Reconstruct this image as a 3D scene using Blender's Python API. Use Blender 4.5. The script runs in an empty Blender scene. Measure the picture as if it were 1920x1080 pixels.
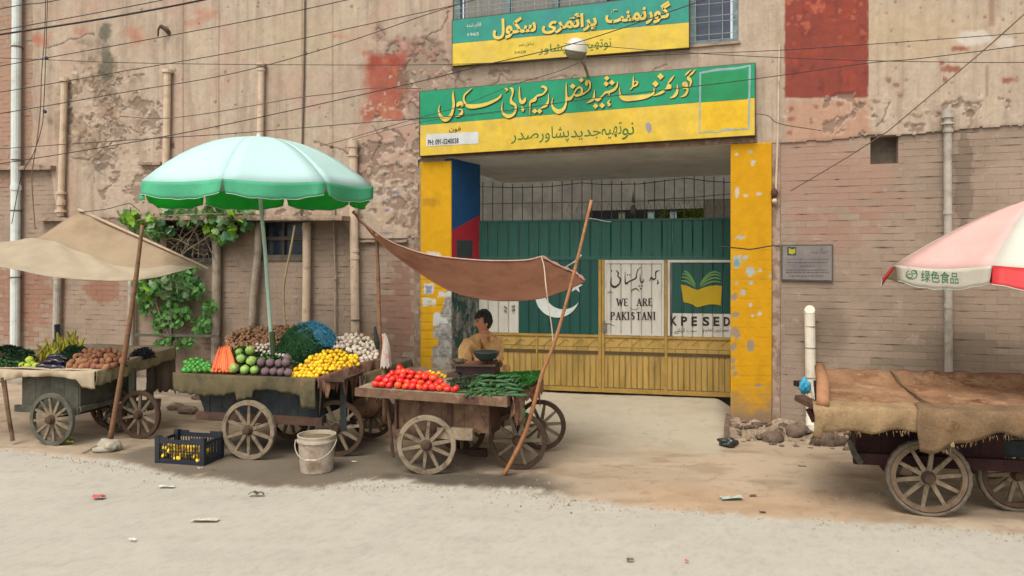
import bpy, bmesh, math, random
import numpy as np
from mathutils import Vector, Matrix
random.seed(7)
R = math.radians
S = bpy.context.scene
COL = S.collection

# ------------------------------------------------------------------ camera, world, sun, exposure
FPX, HOR, EYE = 1387.0, 490.0, 2.2
cam = bpy.data.objects.new('camera', bpy.data.cameras.new('camera'))
COL.objects.link(cam)
cam.location = (0, 0, EYE); cam.rotation_euler = (R(90), 0, 0)
cam.data.sensor_width = 36; cam.data.lens = 36*FPX/1920
cam.data.shift_y = -(540-HOR)/1920
cam.data.clip_start = .05; cam.data.clip_end = 400
S.camera = cam
S.view_settings.view_transform = 'Standard'; S.view_settings.look = 'None'
S.view_settings.gamma = 1; S.view_settings.use_curve_mapping = False
S.view_settings.exposure = 0.84
SUN_EL, SUN_AZ = 58, 205          # azimuth measured clockwise from +Y
w = bpy.data.worlds.new('World'); S.world = w; w.use_nodes = True
nt = w.node_tree; bg = nt.nodes['Background']
sky = nt.nodes.new('ShaderNodeTexSky'); sky.sky_type = 'NISHITA'; sky.sun_disc = False
sky.sun_elevation = R(SUN_EL); sky.sun_rotation = R(SUN_AZ); sky.dust_density = 4.0; sky.air_density = 1.0
hs = nt.nodes.new('ShaderNodeHueSaturation'); hs.inputs['Saturation'].default_value = .30
wm = nt.nodes.new('ShaderNodeMix'); wm.data_type = 'RGBA'; wm.blend_type = 'MULTIPLY'; wm.inputs[0].default_value = 1
wm.inputs[7].default_value = (1.0, .985, .955, 1)
nt.links.new(sky.outputs[0], hs.inputs['Color']); nt.links.new(hs.outputs[0], wm.inputs[6])
nt.links.new(wm.outputs[2], bg.inputs[0]); bg.inputs[1].default_value = .14
sl = bpy.data.lights.new('sun', 'SUN'); sl.energy = 1.05; sl.angle = R(28); sl.color = (1, .965, .91)
sun = bpy.data.objects.new('sun', sl); COL.objects.link(sun)
sd = Vector((math.sin(R(SUN_AZ))*math.cos(R(SUN_EL)), math.cos(R(SUN_AZ))*math.cos(R(SUN_EL)), math.sin(R(SUN_EL))))
sun.rotation_euler = sd.to_track_quat('Z', 'Y').to_euler()
sun.location = (0, -5, 15)

# ------------------------------------------------------------------ planes of the place
class Pl:
    """A vertical plane: origin, yaw of its line, s runs to the right, n points to the street."""
    def __init__(s, o, deg):
        s.o = Vector((o[0], o[1], 0)); a = R(deg)
        s.e = Vector((math.cos(a), -math.sin(a), 0)); s.n = Vector((-math.sin(a), -math.cos(a), 0))
        s.deg = deg
    def P(s, u, z, d=0.0): return s.o + s.e*u + s.n*d + Vector((0, 0, z))
    def at(s, px, py, d=0.0):                      # a survey sight line met with the plane shifted by d
        u, z = s.uz(px, py, d); return s.P(u, z, d)
    def uz(s, px, py, d=0.0):
        k = (px-960)/FPX; o = s.o + s.n*d
        u = (k*o.y - o.x)/(s.e.x - k*s.e.y)
        D = (o + s.e*u).y
        return u, EYE - (py-HOR)*D/FPX
    def px(s, u, z, d=0.0):                        # works on arrays
        o = s.o + s.n*d
        X = o.x + s.e.x*u; Y = o.y + s.e.y*u
        return 960 + FPX*X/Y, HOR + FPX*(EYE - z)/Y
F = Pl((2.867, 9.70), 18)      # the facade
G = Pl((3.178, 10.75), 13)     # the gate
def at(px, py, D): return Vector(((px-960)*D/FPX, D, EYE-(py-HOR)*D/FPX))
def ground(px, py, z=0.0):
    D = FPX*(EYE-z)/(py-HOR); return Vector(((px-960)*D/FPX, D, z))

# ------------------------------------------------------------------ numpy noise
_rt = np.random.RandomState(3).rand(256, 256)
def vnoise(x, y, seed=0):
    x = np.asarray(x, float)+seed*17.3; y = np.asarray(y, float)+seed*9.1
    xi = np.floor(x).astype(int); yi = np.floor(y).astype(int); fx = x-xi; fy = y-yi
    fx = fx*fx*(3-2*fx); fy = fy*fy*(3-2*fy)
    a = _rt[xi & 255, yi & 255]; b = _rt[(xi+1) & 255, yi & 255]; c = _rt[xi & 255, (yi+1) & 255]; d = _rt[(xi+1) & 255, (yi+1) & 255]
    return (a*(1-fx)+b*fx)*(1-fy)+(c*(1-fx)+d*fx)*fy
def fbm(x, y, seed=0, o=4):
    r = 0; a = .5; t = 0
    for i in range(o):
        r = r+a*vnoise(x*2**i, y*2**i, seed+i*5); t += a; a *= .55
    return r/t
def sm(e0, e1, x):
    t = np.clip((x-e0)/(e1-e0), 0, 1); return t*t*(3-2*t)
def lin(c):
    return tuple(((v/255)/12.92 if v <= 10 else ((v/255+.055)/1.055)**2.4) for v in c[:3])

# ------------------------------------------------------------------ materials
MATS = {}
def material(name):
    m = bpy.data.materials.new(name); m.use_nodes = True; t = m.node_tree
    return m, t, t.nodes['Principled BSDF']
def _noise(t, vec, scale, detail=4, rough=.6):
    n = t.nodes.new('ShaderNodeTexNoise'); n.inputs['Scale'].default_value = scale
    n.inputs['Detail'].default_value = detail; n.inputs['Roughness'].default_value = rough
    t.links.new(vec, n.inputs['Vector']); return n.outputs['Fac']
def _ramp(t, fac, a, b, ca=(0, 0, 0, 1), cb=(1, 1, 1, 1)):
    r = t.nodes.new('ShaderNodeValToRGB'); r.color_ramp.elements[0].position = a; r.color_ramp.elements[1].position = b
    r.color_ramp.elements[0].color = ca; r.color_ramp.elements[1].color = cb
    t.links.new(fac, r.inputs[0]); return r.outputs[0]
def _mix(t, fac, a, b, mode='MIX'):
    n = t.nodes.new('ShaderNodeMix'); n.data_type = 'RGBA'; n.blend_type = mode
    for i, v in ((0, fac), (6, a), (7, b)):
        if hasattr(v, 'is_output'): t.links.new(v, n.inputs[i])
        elif i == 0: n.inputs[0].default_value = v
        else: n.inputs[i].default_value = (*v[:3], 1)
    return n.outputs[2]
def c4(c): return (c[0], c[1], c[2], 1)
def pm(name, rgb, k=.85, rough=.8, var=.18, scale=6, fine=60, bump=.25, bd=.004, spots=None, rnd=0.0, attr=None,
       metal=0, stretch=None, spec=.3, sub=0, trans=0, fv=None, huer=0):
    """Colour from a base (display colour times k) or from the attribute, broken up by noise in the place's own space."""
    if name in MATS: return MATS[name]
    m, t, b = material(name); L = t.links
    geo = t.nodes.new('ShaderNodeNewGeometry').outputs['Position']
    if stretch:
        mp = t.nodes.new('ShaderNodeMapping'); mp.inputs['Scale'].default_value = stretch; L.new(geo, mp.inputs[0]); vec = mp.outputs[0]
    else: vec = geo
    if attr:
        a = t.nodes.new('ShaderNodeAttribute'); a.attribute_name = attr; base = a.outputs['Color']
    else:
        c = lin(rgb); base = t.nodes.new('ShaderNodeRGB'); base.outputs[0].default_value = (*[v*k for v in c], 1); base = base.outputs[0]
    n1 = _noise(t, vec, scale, 6, .65); n2 = _noise(t, vec, fine, 3, .7)
    f = _ramp(t, n1, .3, .7, (1-var, 1-var, 1-var*1.1, 1), (1+var, 1+var, 1+var*.9, 1))
    col = _mix(t, 1, base, f, 'MULTIPLY')
    fv = var*.5 if fv is None else fv
    g = _ramp(t, n2, .3, .75, (1-fv,)*3+(1,), (1+fv*.9,)*3+(1,))
    col = _mix(t, 1, col, g, 'MULTIPLY')
    if spots:                                   # (rgb, scale, lo, hi): patches of wear or dirt
        for (sc, ss, lo, hi) in spots:
            sp = _ramp(t, _noise(t, vec, ss, 5, .7), lo, hi)
            col = _mix(t, sp, col, tuple(v*k for v in lin(sc)))
    if rnd or huer:
        oi = t.nodes.new('ShaderNodeObjectInfo').outputs['Random']
        if rnd:
            rr = _ramp(t, oi, 0, 1, (1-rnd,)*3+(1,), (1+rnd,)*3+(1,)); col = _mix(t, 1, col, rr, 'MULTIPLY')
        if huer:
            h = t.nodes.new('ShaderNodeHueSaturation'); L.new(col, h.inputs['Color'])
            mm = t.nodes.new('ShaderNodeMath'); mm.operation = 'MULTIPLY_ADD'; L.new(oi, mm.inputs[0]); mm.inputs[1].default_value = huer*2; mm.inputs[2].default_value = .5-huer
            L.new(mm.outputs[0], h.inputs['Hue']); col = h.outputs[0]
    L.new(col, b.inputs['Base Color']); b.inputs['Roughness'].default_value = rough
    b.inputs['Metallic'].default_value = metal; b.inputs['Specular IOR Level'].default_value = spec
    if sub: b.inputs['Subsurface Weight'].default_value = sub; b.inputs['Subsurface Radius'].default_value = (.02, .01, .006)
    if bump:
        bn = t.nodes.new('ShaderNodeBump'); bn.inputs['Strength'].default_value = bump; bn.inputs['Distance'].default_value = bd
        ad = t.nodes.new('ShaderNodeMath'); ad.operation = 'ADD'; L.new(n1, ad.inputs[0]); L.new(n2, ad.inputs[1])
        L.new(ad.outputs[0], bn.inputs['Height']); L.new(bn.outputs[0], b.inputs['Normal'])
    if trans:                                   # thin cloth or leaf that lets light through
        tr = t.nodes.new('ShaderNodeBsdfTranslucent'); L.new(col, tr.inputs['Color'])
        mx = t.nodes.new('ShaderNodeMixShader'); mx.inputs[0].default_value = trans
        L.new(b.outputs[0], mx.inputs[1]); L.new(tr.outputs[0], mx.inputs[2])
        L.new(mx.outputs[0], t.nodes['Material Output'].inputs['Surface'])
    MATS[name] = m; return m

# ------------------------------------------------------------------ mesh builder
class MB:
    def __init__(s): s.v = []; s.f = []; s.m = []; s.c = 0
    def add(s, vs, fs, mi=0):
        o = len(s.v); s.v += [tuple(v) for v in vs]; s.f += [tuple(i+o for i in f) for f in fs]; s.m += [mi]*len(fs)
    def box(s, c, sz, M=None, mi=0, jit=0):
        c = Vector(c); vs = []
        for x in (-.5, .5):
            for y in (-.5, .5):
                for z in (-.5, .5):
                    p = Vector((x*sz[0], y*sz[1], z*sz[2]))
                    if jit: p += Vector((random.uniform(-jit, jit), random.uniform(-jit, jit), random.uniform(-jit, jit)))
                    vs.append(c + (M @ p if M else p))
        s.add(vs, [(0, 1, 3, 2), (4, 6, 7, 5), (0, 4, 5, 1), (2, 3, 7, 6), (0, 2, 6, 4), (1, 5, 7, 3)], mi)
    def hexa(s, q, off, mi=0):
        """a slab: quad q (4 points) pushed by vector off"""
        vs = [Vector(p) for p in q]+[Vector(p)+Vector(off) for p in q]
        s.add(vs, [(0, 3, 2, 1), (4, 5, 6, 7), (0, 1, 5, 4), (1, 2, 6, 5), (2, 3, 7, 6), (3, 0, 4, 7)], mi)
    def beam(s, a, b, w, h, up=(0, 0, 1), mi=0):
        a = Vector(a); b = Vector(b); d = (b-a).normalized(); u = Vector(up); x = d.cross(u)
        if x.length < 1e-4: x = d.cross(Vector((0, 1, 0)))
        x.normalize(); y = x.cross(d)
        q = [a+x*i*w/2+y*j*h/2 for i, j in ((-1, -1), (1, -1), (1, 1), (-1, 1))]
        s.hexa(q, b-a, mi)
    def tube(s, pts, r, n=8, mi=0, cap=True, sq=None):
        pts = [Vector(p) for p in pts]; rs = r if isinstance(r, (list, tuple)) else [r]*len(pts)
        o = len(s.v); prev = None
        for i, p in enumerate(pts):
            d = (pts[min(i+1, len(pts)-1)]-pts[max(i-1, 0)]).normalized()
            if prev is None:
                x = d.cross(Vector((0, 0, 1)));
                if x.length < .05: x = d.cross(Vector((0, 1, 0)))
            else: x = prev-d*prev.dot(d)
            x.normalize(); prev = x; y = d.cross(x)
            for k in range(n):
                a = 2*math.pi*k/n; s.v.append(tuple(p+(x*math.cos(a)+y*math.sin(a)*(sq or 1))*rs[i]))
        for i in range(len(pts)-1):
            for k in range(n):
                a = o+i*n+k; b = o+i*n+(k+1) % n; s.f.append((a, b, b+n, a+n)); s.m.append(mi)
        if cap:
            s.f.append(tuple(o+k for k in reversed(range(n)))); s.m.append(mi)
            e = o+(len(pts)-1)*n; s.f.append(tuple(e+k for k in range(n))); s.m.append(mi)
    def grid(s, rows, mi=0, flip=False):
        o = len(s.v); n = len(rows[0])
        for r in rows: s.v += [tuple(p) for p in r]
        for i in range(len(rows)-1):
            for j in range(n-1):
                a = o+i*n+j; f = (a, a+1, a+n+1, a+n)
                s.f.append(f[::-1] if flip else f); s.m.append(mi)
    def lathe(s, prof, c, n=16, mi=0, ax=(0, 0, 1)):
        c = Vector(c); q = Vector((0, 0, 1)).rotation_difference(Vector(ax)); o = len(s.v)
        for (r, z) in prof:
            for k in range(n):
                a = 2*math.pi*k/n; s.v.append(tuple(c+q @ Vector((r*math.cos(a), r*math.sin(a), z))))
        for i in range(len(prof)-1):
            for k in range(n):
                a = o+i*n+k; b = o+i*n+(k+1) % n; s.f.append((a, b, b+n, a+n)); s.m.append(mi)
        s.f.append(tuple(o+k for k in reversed(range(n)))); s.m.append(mi)
        e = o+(len(prof)-1)*n; s.f.append(tuple(e+k for k in range(n))); s.m.append(mi)
    def ico(s, c, r, sub=2, nz=0, mi=0, seed=0, sc=(1, 1, 1), M=None):
        bm = bmesh.new(); bmesh.ops.create_icosphere(bm, subdivisions=sub, radius=1); rnd = random.Random(seed)
        ph = [rnd.uniform(0, 6) for _ in range(6)]
        vs = []
        for v in bm.verts:
            p = v.co.copy(); q = 1+nz*(math.sin(p.x*3+ph[0])*math.sin(p.y*3.3+ph[1])+.6*math.sin(p.z*5+ph[2])*math.sin(p.x*6+ph[3])+.4*math.sin(p.y*9+ph[4]))
            p = Vector((p.x*sc[0]*q*r, p.y*sc[1]*q*r, p.z*sc[2]*q*r)); p = M @ p if M else p
            vs.append(p+Vector(c))
        s.add(vs, [tuple(x.index for x in f.verts) for f in bm.faces], mi); bm.free()
    def build(s, name, mats, parent=None, smooth=False, loc=None, kind=None, label=None, uv=None):
        me = bpy.data.meshes.new(name); off = Vector((0, 0, 0)); p = parent
        while p is not None: off += p.location; p = p.parent
        if loc is not None and parent is None: off = Vector(loc)
        me.from_pydata([(v[0]-off.x, v[1]-off.y, v[2]-off.z) for v in s.v], [], s.f)
        for m in (mats if isinstance(mats, (list, tuple)) else [mats]): me.materials.append(m)
        if any(s.m): me.polygons.foreach_set('material_index', s.m)
        bm = bmesh.new(); bm.from_mesh(me); bmesh.ops.recalc_face_normals(bm, faces=bm.faces); bm.to_mesh(me); bm.free()
        me.update()
        if smooth: me.shade_smooth() if hasattr(me, 'shade_smooth') else None
        o = bpy.data.objects.new(name, me); COL.objects.link(o)
        if loc is not None and parent is None: o.location = off
        if parent: o.parent = parent
        if kind: o['kind'] = kind
        if label: o['label'] = label
        return o
def tag(o, label=None, cat=None, group=None, kind=None):
    for k, v in (('label', label), ('category', cat), ('group', group), ('kind', kind)):
        if v: o[k] = v
    return o
def thing(name, label, cat, loc=(0, 0, 0), group=None):
    o = bpy.data.objects.new(name, None); COL.objects.link(o); o.location = loc; o.empty_display_size = .1
    return tag(o, label, cat, group)
def spl(pts, n=6):
    """Catmull-Rom through points of any dimension"""
    P = [np.array(p, float) for p in pts]
    if len(P) < 3: return [P[0]+(P[-1]-P[0])*i/n for i in range(n+1)]
    P = [2*P[0]-P[1]]+P+[2*P[-1]-P[-2]]; out = []
    for i in range(1, len(P)-2):
        for k in range(n):
            t = k/n; a, b, c, d = P[i-1:i+3]
            out.append(.5*((2*b)+(-a+c)*t+(2*a-5*b+4*c-d)*t*t+(-a+3*b-3*c+d)*t**3))
    out.append(P[-2]); return out
def interp(x, pts):
    return np.interp(x, [p[0] for p in pts], [p[1] for p in pts])

# ------------------------------------------------------------------ painted sheets with true relief (numpy grids)
def sheet_grid(name, us, zs, pos, keep, col, mat, parent=None, kind=None, label=None):
    """us, zs: 1-D samples; pos(U,Z)->xyz arrays; keep: per-vertex bool; col: (n,3)"""
    U, Z = np.meshgrid(us, zs, indexing='ij'); nu, nz = U.shape
    xyz = pos(U, Z).reshape(-1, 3)
    idx = np.arange(nu*nz).reshape(nu, nz)
    q = np.stack([idx[:-1, :-1], idx[1:, :-1], idx[1:, 1:], idx[:-1, 1:]], -1).reshape(-1, 4)
    if keep is not None: q = q[keep.reshape(-1)[q].all(1)]
    used = np.zeros(nu*nz, bool); used[q.reshape(-1)] = True
    remap = np.cumsum(used)-1; q = remap[q]; xyz = xyz[used]; cc = col.reshape(-1, 3)[used]
    me = bpy.data.meshes.new(name)
    off = Vector((0, 0, 0)); p = parent
    while p is not None: off += p.location; p = p.parent
    xyz = xyz-np.array(off)
    me.vertices.add(len(xyz)); me.vertices.foreach_set('co', xyz.astype(np.float32).ravel())
    me.loops.add(q.size); me.loops.foreach_set('vertex_index', q.astype(np.int32).ravel())
    me.polygons.add(len(q)); me.polygons.foreach_set('loop_start', np.arange(0, q.size, 4, dtype=np.int32))
    me.update(calc_edges=True)
    at_ = me.color_attributes.new('Col', 'FLOAT_COLOR', 'POINT')
    at_.data.foreach_set('color', np.c_[cc, np.ones(len(cc))].astype(np.float32).ravel())
    me.shade_smooth() if hasattr(me, 'shade_smooth') else None
    me.materials.append(mat)
    o = bpy.data.objects.new(name, me); COL.objects.link(o)
    if parent: o.parent = parent
    if kind: o['kind'] = kind
    if label: o['label'] = label
    return o
class Paint:
    """Pigment layers on arrays X,Y (surveyed positions, in photo-scale units on the wall) with ragged noise edges."""
    def __init__(s, X, Y, rgb, k):
        s.X, s.Y, s.k = X, Y, k; s.c = np.empty(X.shape+(3,)); s.c[:] = np.array(lin(rgb))*k; s.h = np.zeros(X.shape)
    def mixc(s, m, rgb):
        m = m[..., None]; s.c = s.c*(1-m)+np.array(lin(rgb))*s.k*m
    def ell(s, x, y, rx, ry, rgb, a=1, soft=.35, nz=.35, ns=.05, seed=0, h=0):
        d = np.sqrt(((s.X-x)/rx)**2+((s.Y-y)/ry)**2)+nz*2*(fbm(s.X*ns, s.Y*ns, seed+int(x+y) % 31, 4)-.5)
        m = 1-sm(1-soft, 1, d); s.mixc(m*a, rgb); s.h += h*m; return m
    def rect(s, x0, y0, x1, y1, rgb, a=1, soft=4, nz=4, ns=.08, seed=0, h=0):
        n = (fbm(s.X*ns, s.Y*ns, seed+int(x0+y1) % 37, 3)-.5)*2*nz
        d = np.minimum(np.minimum(s.X-x0, x1-s.X), np.minimum(s.Y-y0, y1-s.Y))+n
        m = sm(-soft/2, soft/2, d); s.mixc(m*a, rgb); s.h += h*m; return m
    def line(s, pts, w, rgb, a=1, nz=3, ns=.06, seed=0, h=0):
        d = np.full(s.X.shape, 1e9)
        nx = s.X+(fbm(s.X*ns, s.Y*ns, seed+3)-.5)*2*nz*2; ny = s.Y+(fbm(s.X*ns, s.Y*ns, seed+8)-.5)*2*nz*2
        for (ax, ay), (bx, by) in zip(pts[:-1], pts[1:]):
            t = np.clip(((nx-ax)*(bx-ax)+(ny-ay)*(by-ay))/((bx-ax)**2+(by-ay)**2+1e-9), 0, 1)
            d = np.minimum(d, np.hypot(nx-ax-t*(bx-ax), ny-ay-t*(by-ay)))
        m = 1-sm(w*.4, w*.8, d); s.mixc(m*a, rgb); s.h += h*m; return m
# ------------------------------------------------------------------ ground
KG = .62
def ghg(x, y):
    """height of the ground"""
    x = np.asarray(x, float); y = np.asarray(y, float)
    u = (x-F.o.x)*F.e.x+(y-F.o.y)*F.e.y; d = (x-F.o.x)*F.n.x+(y-F.o.y)*F.n.y
    gate = sm(-4.6, -4.1, u)*(1-sm(-.25, .05, u))
    h = gate*.20*(1-sm(-1.3, 1.3, d))
    side = (1-gate)*.05*(1-sm(.2, 1.2, d))
    dirt = sm(8.0, 8.6, y+x*.10)
    return h+side+dirt*.03*(fbm(x*1.3, y*1.3, 4)-.5)+.006*(fbm(x*4, y*4, 2)-.5)
xs = np.concatenate([np.linspace(-60, -10, 20)[:-1], np.arange(-10, 8.5, .034), np.linspace(8.5, 60, 20)[1:]])
ys = np.concatenate([np.linspace(-60, 2.6, 20)[:-1], np.arange(2.6, 8, .045), np.arange(8, 14.4, .034), np.linspace(14.4, 60, 12)[1:]])
X, Y = np.meshgrid(xs, ys, indexing='ij')
gpx = 960+FPX*X/np.maximum(Y, .5); gpy = HOR+FPX*EYE/np.maximum(Y, .5)
pt = Paint(gpx, gpy, (204, 197, 181), KG)
n_big = fbm(X*.8, Y*1.6, 5); n_mid = fbm(X*5, Y*8, 9)
pt.c *= (1+.06*(n_big-.5)+.05*(n_mid-.5))[..., None]
edge = interp(gpx, [(-400, 838), (0, 841), (250, 868), (320, 890), (420, 900), (520, 914), (610, 914), (690, 898), (760, 900), (860, 912), (950, 914), (1040, 925), (1200, 950), (1400, 968), (1560, 975), (1700, 985), (1920, 1000), (2600, 1030)])
dd = edge-gpy+(fbm(X*6, Y*6, 11)-.5)*16+(fbm(X*22, Y*22, 12)-.5)*7
dirt = sm(-2, 5, dd)
pt.mixc(dirt, (190, 170, 145))
sand = dirt*sm(.42, .62, fbm(X*1.1, Y*2.6, 21)); pt.mixc(sand*.8, (208, 186, 158))
brn = dirt*sm(.5, .7, fbm(X*2.2, Y*5, 31)); pt.mixc(brn*.5, (158, 134, 106))
# reddish gravelly fringe right of the near cart
m = dirt*sm(1100, 1250, gpx)*(1-sm(1600, 1800, gpx))*sm(-4, 10, dd)*(1-sm(40, 60, dd)); pt.mixc(m*.5, (206, 170, 134))
# wet, dirty ground along the carts
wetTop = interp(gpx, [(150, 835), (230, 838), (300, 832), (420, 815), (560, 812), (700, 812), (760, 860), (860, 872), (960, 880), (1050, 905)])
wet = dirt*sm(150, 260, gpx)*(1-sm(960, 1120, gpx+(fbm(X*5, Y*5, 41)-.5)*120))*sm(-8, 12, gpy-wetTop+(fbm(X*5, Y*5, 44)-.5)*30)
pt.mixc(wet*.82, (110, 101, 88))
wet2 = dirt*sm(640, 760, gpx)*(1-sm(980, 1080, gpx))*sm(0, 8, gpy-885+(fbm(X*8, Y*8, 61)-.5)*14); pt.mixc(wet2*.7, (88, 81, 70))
# browner, darker patches on the ground under the right cart
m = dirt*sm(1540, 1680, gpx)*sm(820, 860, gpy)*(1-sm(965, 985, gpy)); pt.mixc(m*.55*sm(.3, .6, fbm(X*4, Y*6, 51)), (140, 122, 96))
# concrete apron in front of the gate
uu = (X-F.o.x)*F.e.x+(Y-F.o.y)*F.e.y; dq = (X-F.o.x)*F.n.x+(Y-F.o.y)*F.n.y
ap = sm(-4.25, -4.1, uu)*(1-sm(-.12, -.02, uu))*(1-sm(.9, 1.9, dq+(fbm(X*1.5, Y*1.5, 71)-.5)*1.6)); pt.mixc(ap*.85, (202, 190, 166)); pt.mixc(ap*sm(.5, .72, fbm(X*1.6, Y*2.2, 73))*.4, (182, 168, 142))
crack = ap*sm(.9, .97, 1-np.abs(fbm(X*1.2, Y*1.8, 77)-.5)*6); pt.mixc(crack*.25, (150, 138, 118))
# road: faint stains, patched strips
st = (1-dirt)*sm(.60, .78, fbm(X*1.4, Y*3.2, 91)); pt.mixc(st*.18, (178, 170, 156))
pale = (1-dirt)*sm(.55, .75, fbm(X*.5, Y*.9, 95)); pt.mixc(pale*.22, (222, 213, 198))
spk = (1-dirt)*sm(.68, .76, fbm(X*12, Y*12, 97, 3)); crk = (1-dirt)*sm(.955, .985, 1-np.abs(fbm(X*.7, Y*1.1, 99)-.5)*5); pt.mixc(crk*.14, (160, 150, 134)); tre = (1-dirt)*sm(.5, .8, fbm(X*.35, Y*4, 93)); pt.mixc(tre*.15, (188, 178, 160)); fsp = (1-dirt)*sm(.60, .72, fbm(X*26, Y*26, 111, 2)); pt.mixc(fsp*.16, (150, 142, 126)); pt.mixc(spk*.12, (150, 142, 128))
spd = dirt*(1-ap)*sm(.66, .76, fbm(X*9, Y*13, 98, 3)); pt.mixc(spd*.30, (140, 118, 94))
m_ground = pm('ground_dust', (0, 0, 0), attr='Col', rough=.95, var=.045, fv=.11, scale=3, fine=75, bump=.6, bd=.006, spec=.1)
gz = ghg(X, Y)
gz = gz+dirt*.010*(fbm(X*14, Y*14, 14)-.5)-.012*(1-dirt)
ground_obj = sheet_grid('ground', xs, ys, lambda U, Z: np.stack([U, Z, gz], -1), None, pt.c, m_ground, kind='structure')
def gh(x, y): return float(ghg(x, y))

# pebbles and grit (nobody could count them)
def grit(name, n, region, sizes, mat, seed):
    rnd = random.Random(seed); mb = MB()
    for _ in range(n):
        px, py = region(rnd); p = ground(px, py); r = rnd.uniform(*sizes)*(1 if rnd.random() < .9 else 1.8)
        a = rnd.uniform(0, 3); vs = []
        for k in range(5): vs.append((p.x+r*math.cos(a+k*1.257)*rnd.uniform(.7, 1.2), p.y+r*math.sin(a+k*1.257)*rnd.uniform(.7, 1.2), gh(p.x, p.y)-.012))
        vs.append((p.x+rnd.uniform(-.3, .3)*r, p.y, gh(p.x, p.y)+r*rnd.uniform(.4, .8)))
        mb.add(vs, [(k, (k+1) % 5, 5) for k in range(5)])
    return mb.build(name, mat, kind='stuff')
m_peb = pm('pebble', (186, 170, 146), KG, var=.3, scale=14, spots=[((136, 118, 98), 9, .55, .6), ((205, 198, 186), 7, .58, .62)])
def r1(r):
    px = r.uniform(0, 1920); e = float(interp(px, [(0, 841), (300, 888), (600, 914), (860, 912), (1200, 950), (1560, 975), (1920, 1000)]))
    return px, e+r.gauss(-8, 14)*abs(r.gauss(0, 1))
def r2(r): return r.uniform(960, 1700), r.uniform(800, 960)
tag(grit('gravel', 1300, r1, (.003, .009), m_peb, 1), 'loose pebbles and grit along the edge of the road')
tag(grit('dirt_clods', 700, r2, (.004, .016), m_peb, 2), 'small clods and stones on the sandy ground before the gate')

# ------------------------------------------------------------------ the school building
bld = thing('school_building', 'long weathered tan school building with plaster above painted brick', 'building', (F.o.x, F.o.y, 0))
K = .62
OPEN = [(-4.02+.0, 0.0)]
u_open0 = F.uz(848, 500)[0]; u_open1 = F.uz(1370, 500)[0]
Z_CEIL = 3.72
us = np.arange(-18, 7, .0165); zs = np.arange(2.55, 7.8, .0165)
U, Z = np.meshgrid(us, zs, indexing='ij'); PX, PY = F.px(U, Z)
pt = Paint(PX, PY, (205, 186, 164), K)
b1 = fbm(PX*.012, PY*.006, 1); b2 = fbm(PX*.05, PY*.012, 2); b3 = fbm(PX*.05, PY*.05, 3)
pt.mixc(sm(.4, .7, b1)*.5*(1-sm(1440, 1460, PX)), (188, 166, 146))
pt.mixc(sm(.45, .75, b2)*.35, (176, 150, 128)); pt.mixc(sm(.5, .8, b3)*.3, (214, 190, 160))
# rain streaks running down (pigment)
stv = fbm(PX*.11, PY*.006, 6); pt.mixc(sm(.50, .72, stv)*.42, (160, 140, 122)); stv2 = fbm(PX*.35, PY*.012, 66); pt.mixc(sm(.55, .75, stv2)*.30, (222, 202, 180)); fn_ = fbm(PX*.25, PY*.25, 67); pt.mixc(sm(.58, .75, fn_)*.28, (156, 132, 114))
pt.mixc(sm(560, 600, PX)*(1-sm(700, 790, PX))*.0, (0, 0, 0))
pt.mixc(sm(40, 20, PY*0+np.abs(PX-620)-60)*.0, (0, 0, 0))
pink = (1-sm(900, 1000, PX))*sm(.5, .72, fbm(PX*.02, PY*.02, 8)); pt.mixc(pink*.38, (200, 160, 140))
# large pale zones
pt.ell(560, 80, 160, 90, (208, 188, 158), .5, .8, seed=1); pt.ell(1690, 60, 260, 80, (212, 186, 148), .5, .8, seed=2)
# mottled decayed region at left
d = pt.ell(175, 210, 95, 150, (170, 146, 122), .75, .6, .5, .03, seed=3, h=-.004)
mo = d*sm(.47, .55, fbm(PX*.07, PY*.06, 22)); pt.mixc(mo*.65, (142, 126, 110)); pt.h -= .012*mo; mo = d*sm(.55, .62, fbm(PX*.14, PY*.12, 24)); pt.mixc(mo*.6, (122, 104, 90)); pt.h -= .008*mo
mo = d*sm(.55, .62, fbm(PX*.045, PY*.05, 25)); pt.mixc(mo*.7, (212, 190, 168)); pt.h += .008*mo
pt.ell(201, 62, 15, 22, (110, 108, 92), .85, .5, .5, .09, seed=4); pt.ell(200, 100, 11, 20, (118, 112, 96), .7, .5, .6, .09, seed=4)
pt.ell(201, 135, 17, 40, (112, 108, 90), .85, .45, .5, .06, seed=5)
pt.ell(190, 305, 16, 22, (122, 108, 94), .8, .4, .5, .08, seed=6); pt.ell(205, 210, 20, 20, (150, 120, 104), .5, .5, .5, .08, seed=6)
for (x, y, r_, a) in ((142, 136, 7, .9), (133, 110, 5, .5)): pt.ell(x, y, r_, r_*.7, (222, 208, 192), a, .5, .3, .1)
for (x, y) in ((250, 62), (390, 30), (360, 45), (60, 75), (260, 75), (150, 60), (640, 70)): pt.ell(x, y, 26, 16, (196, 110, 84), .45, .8, .7, .06, seed=9)
pt.ell(70, 75, 35, 20, (200, 112, 84), .6, .8, .6, .06, seed=9)
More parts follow.
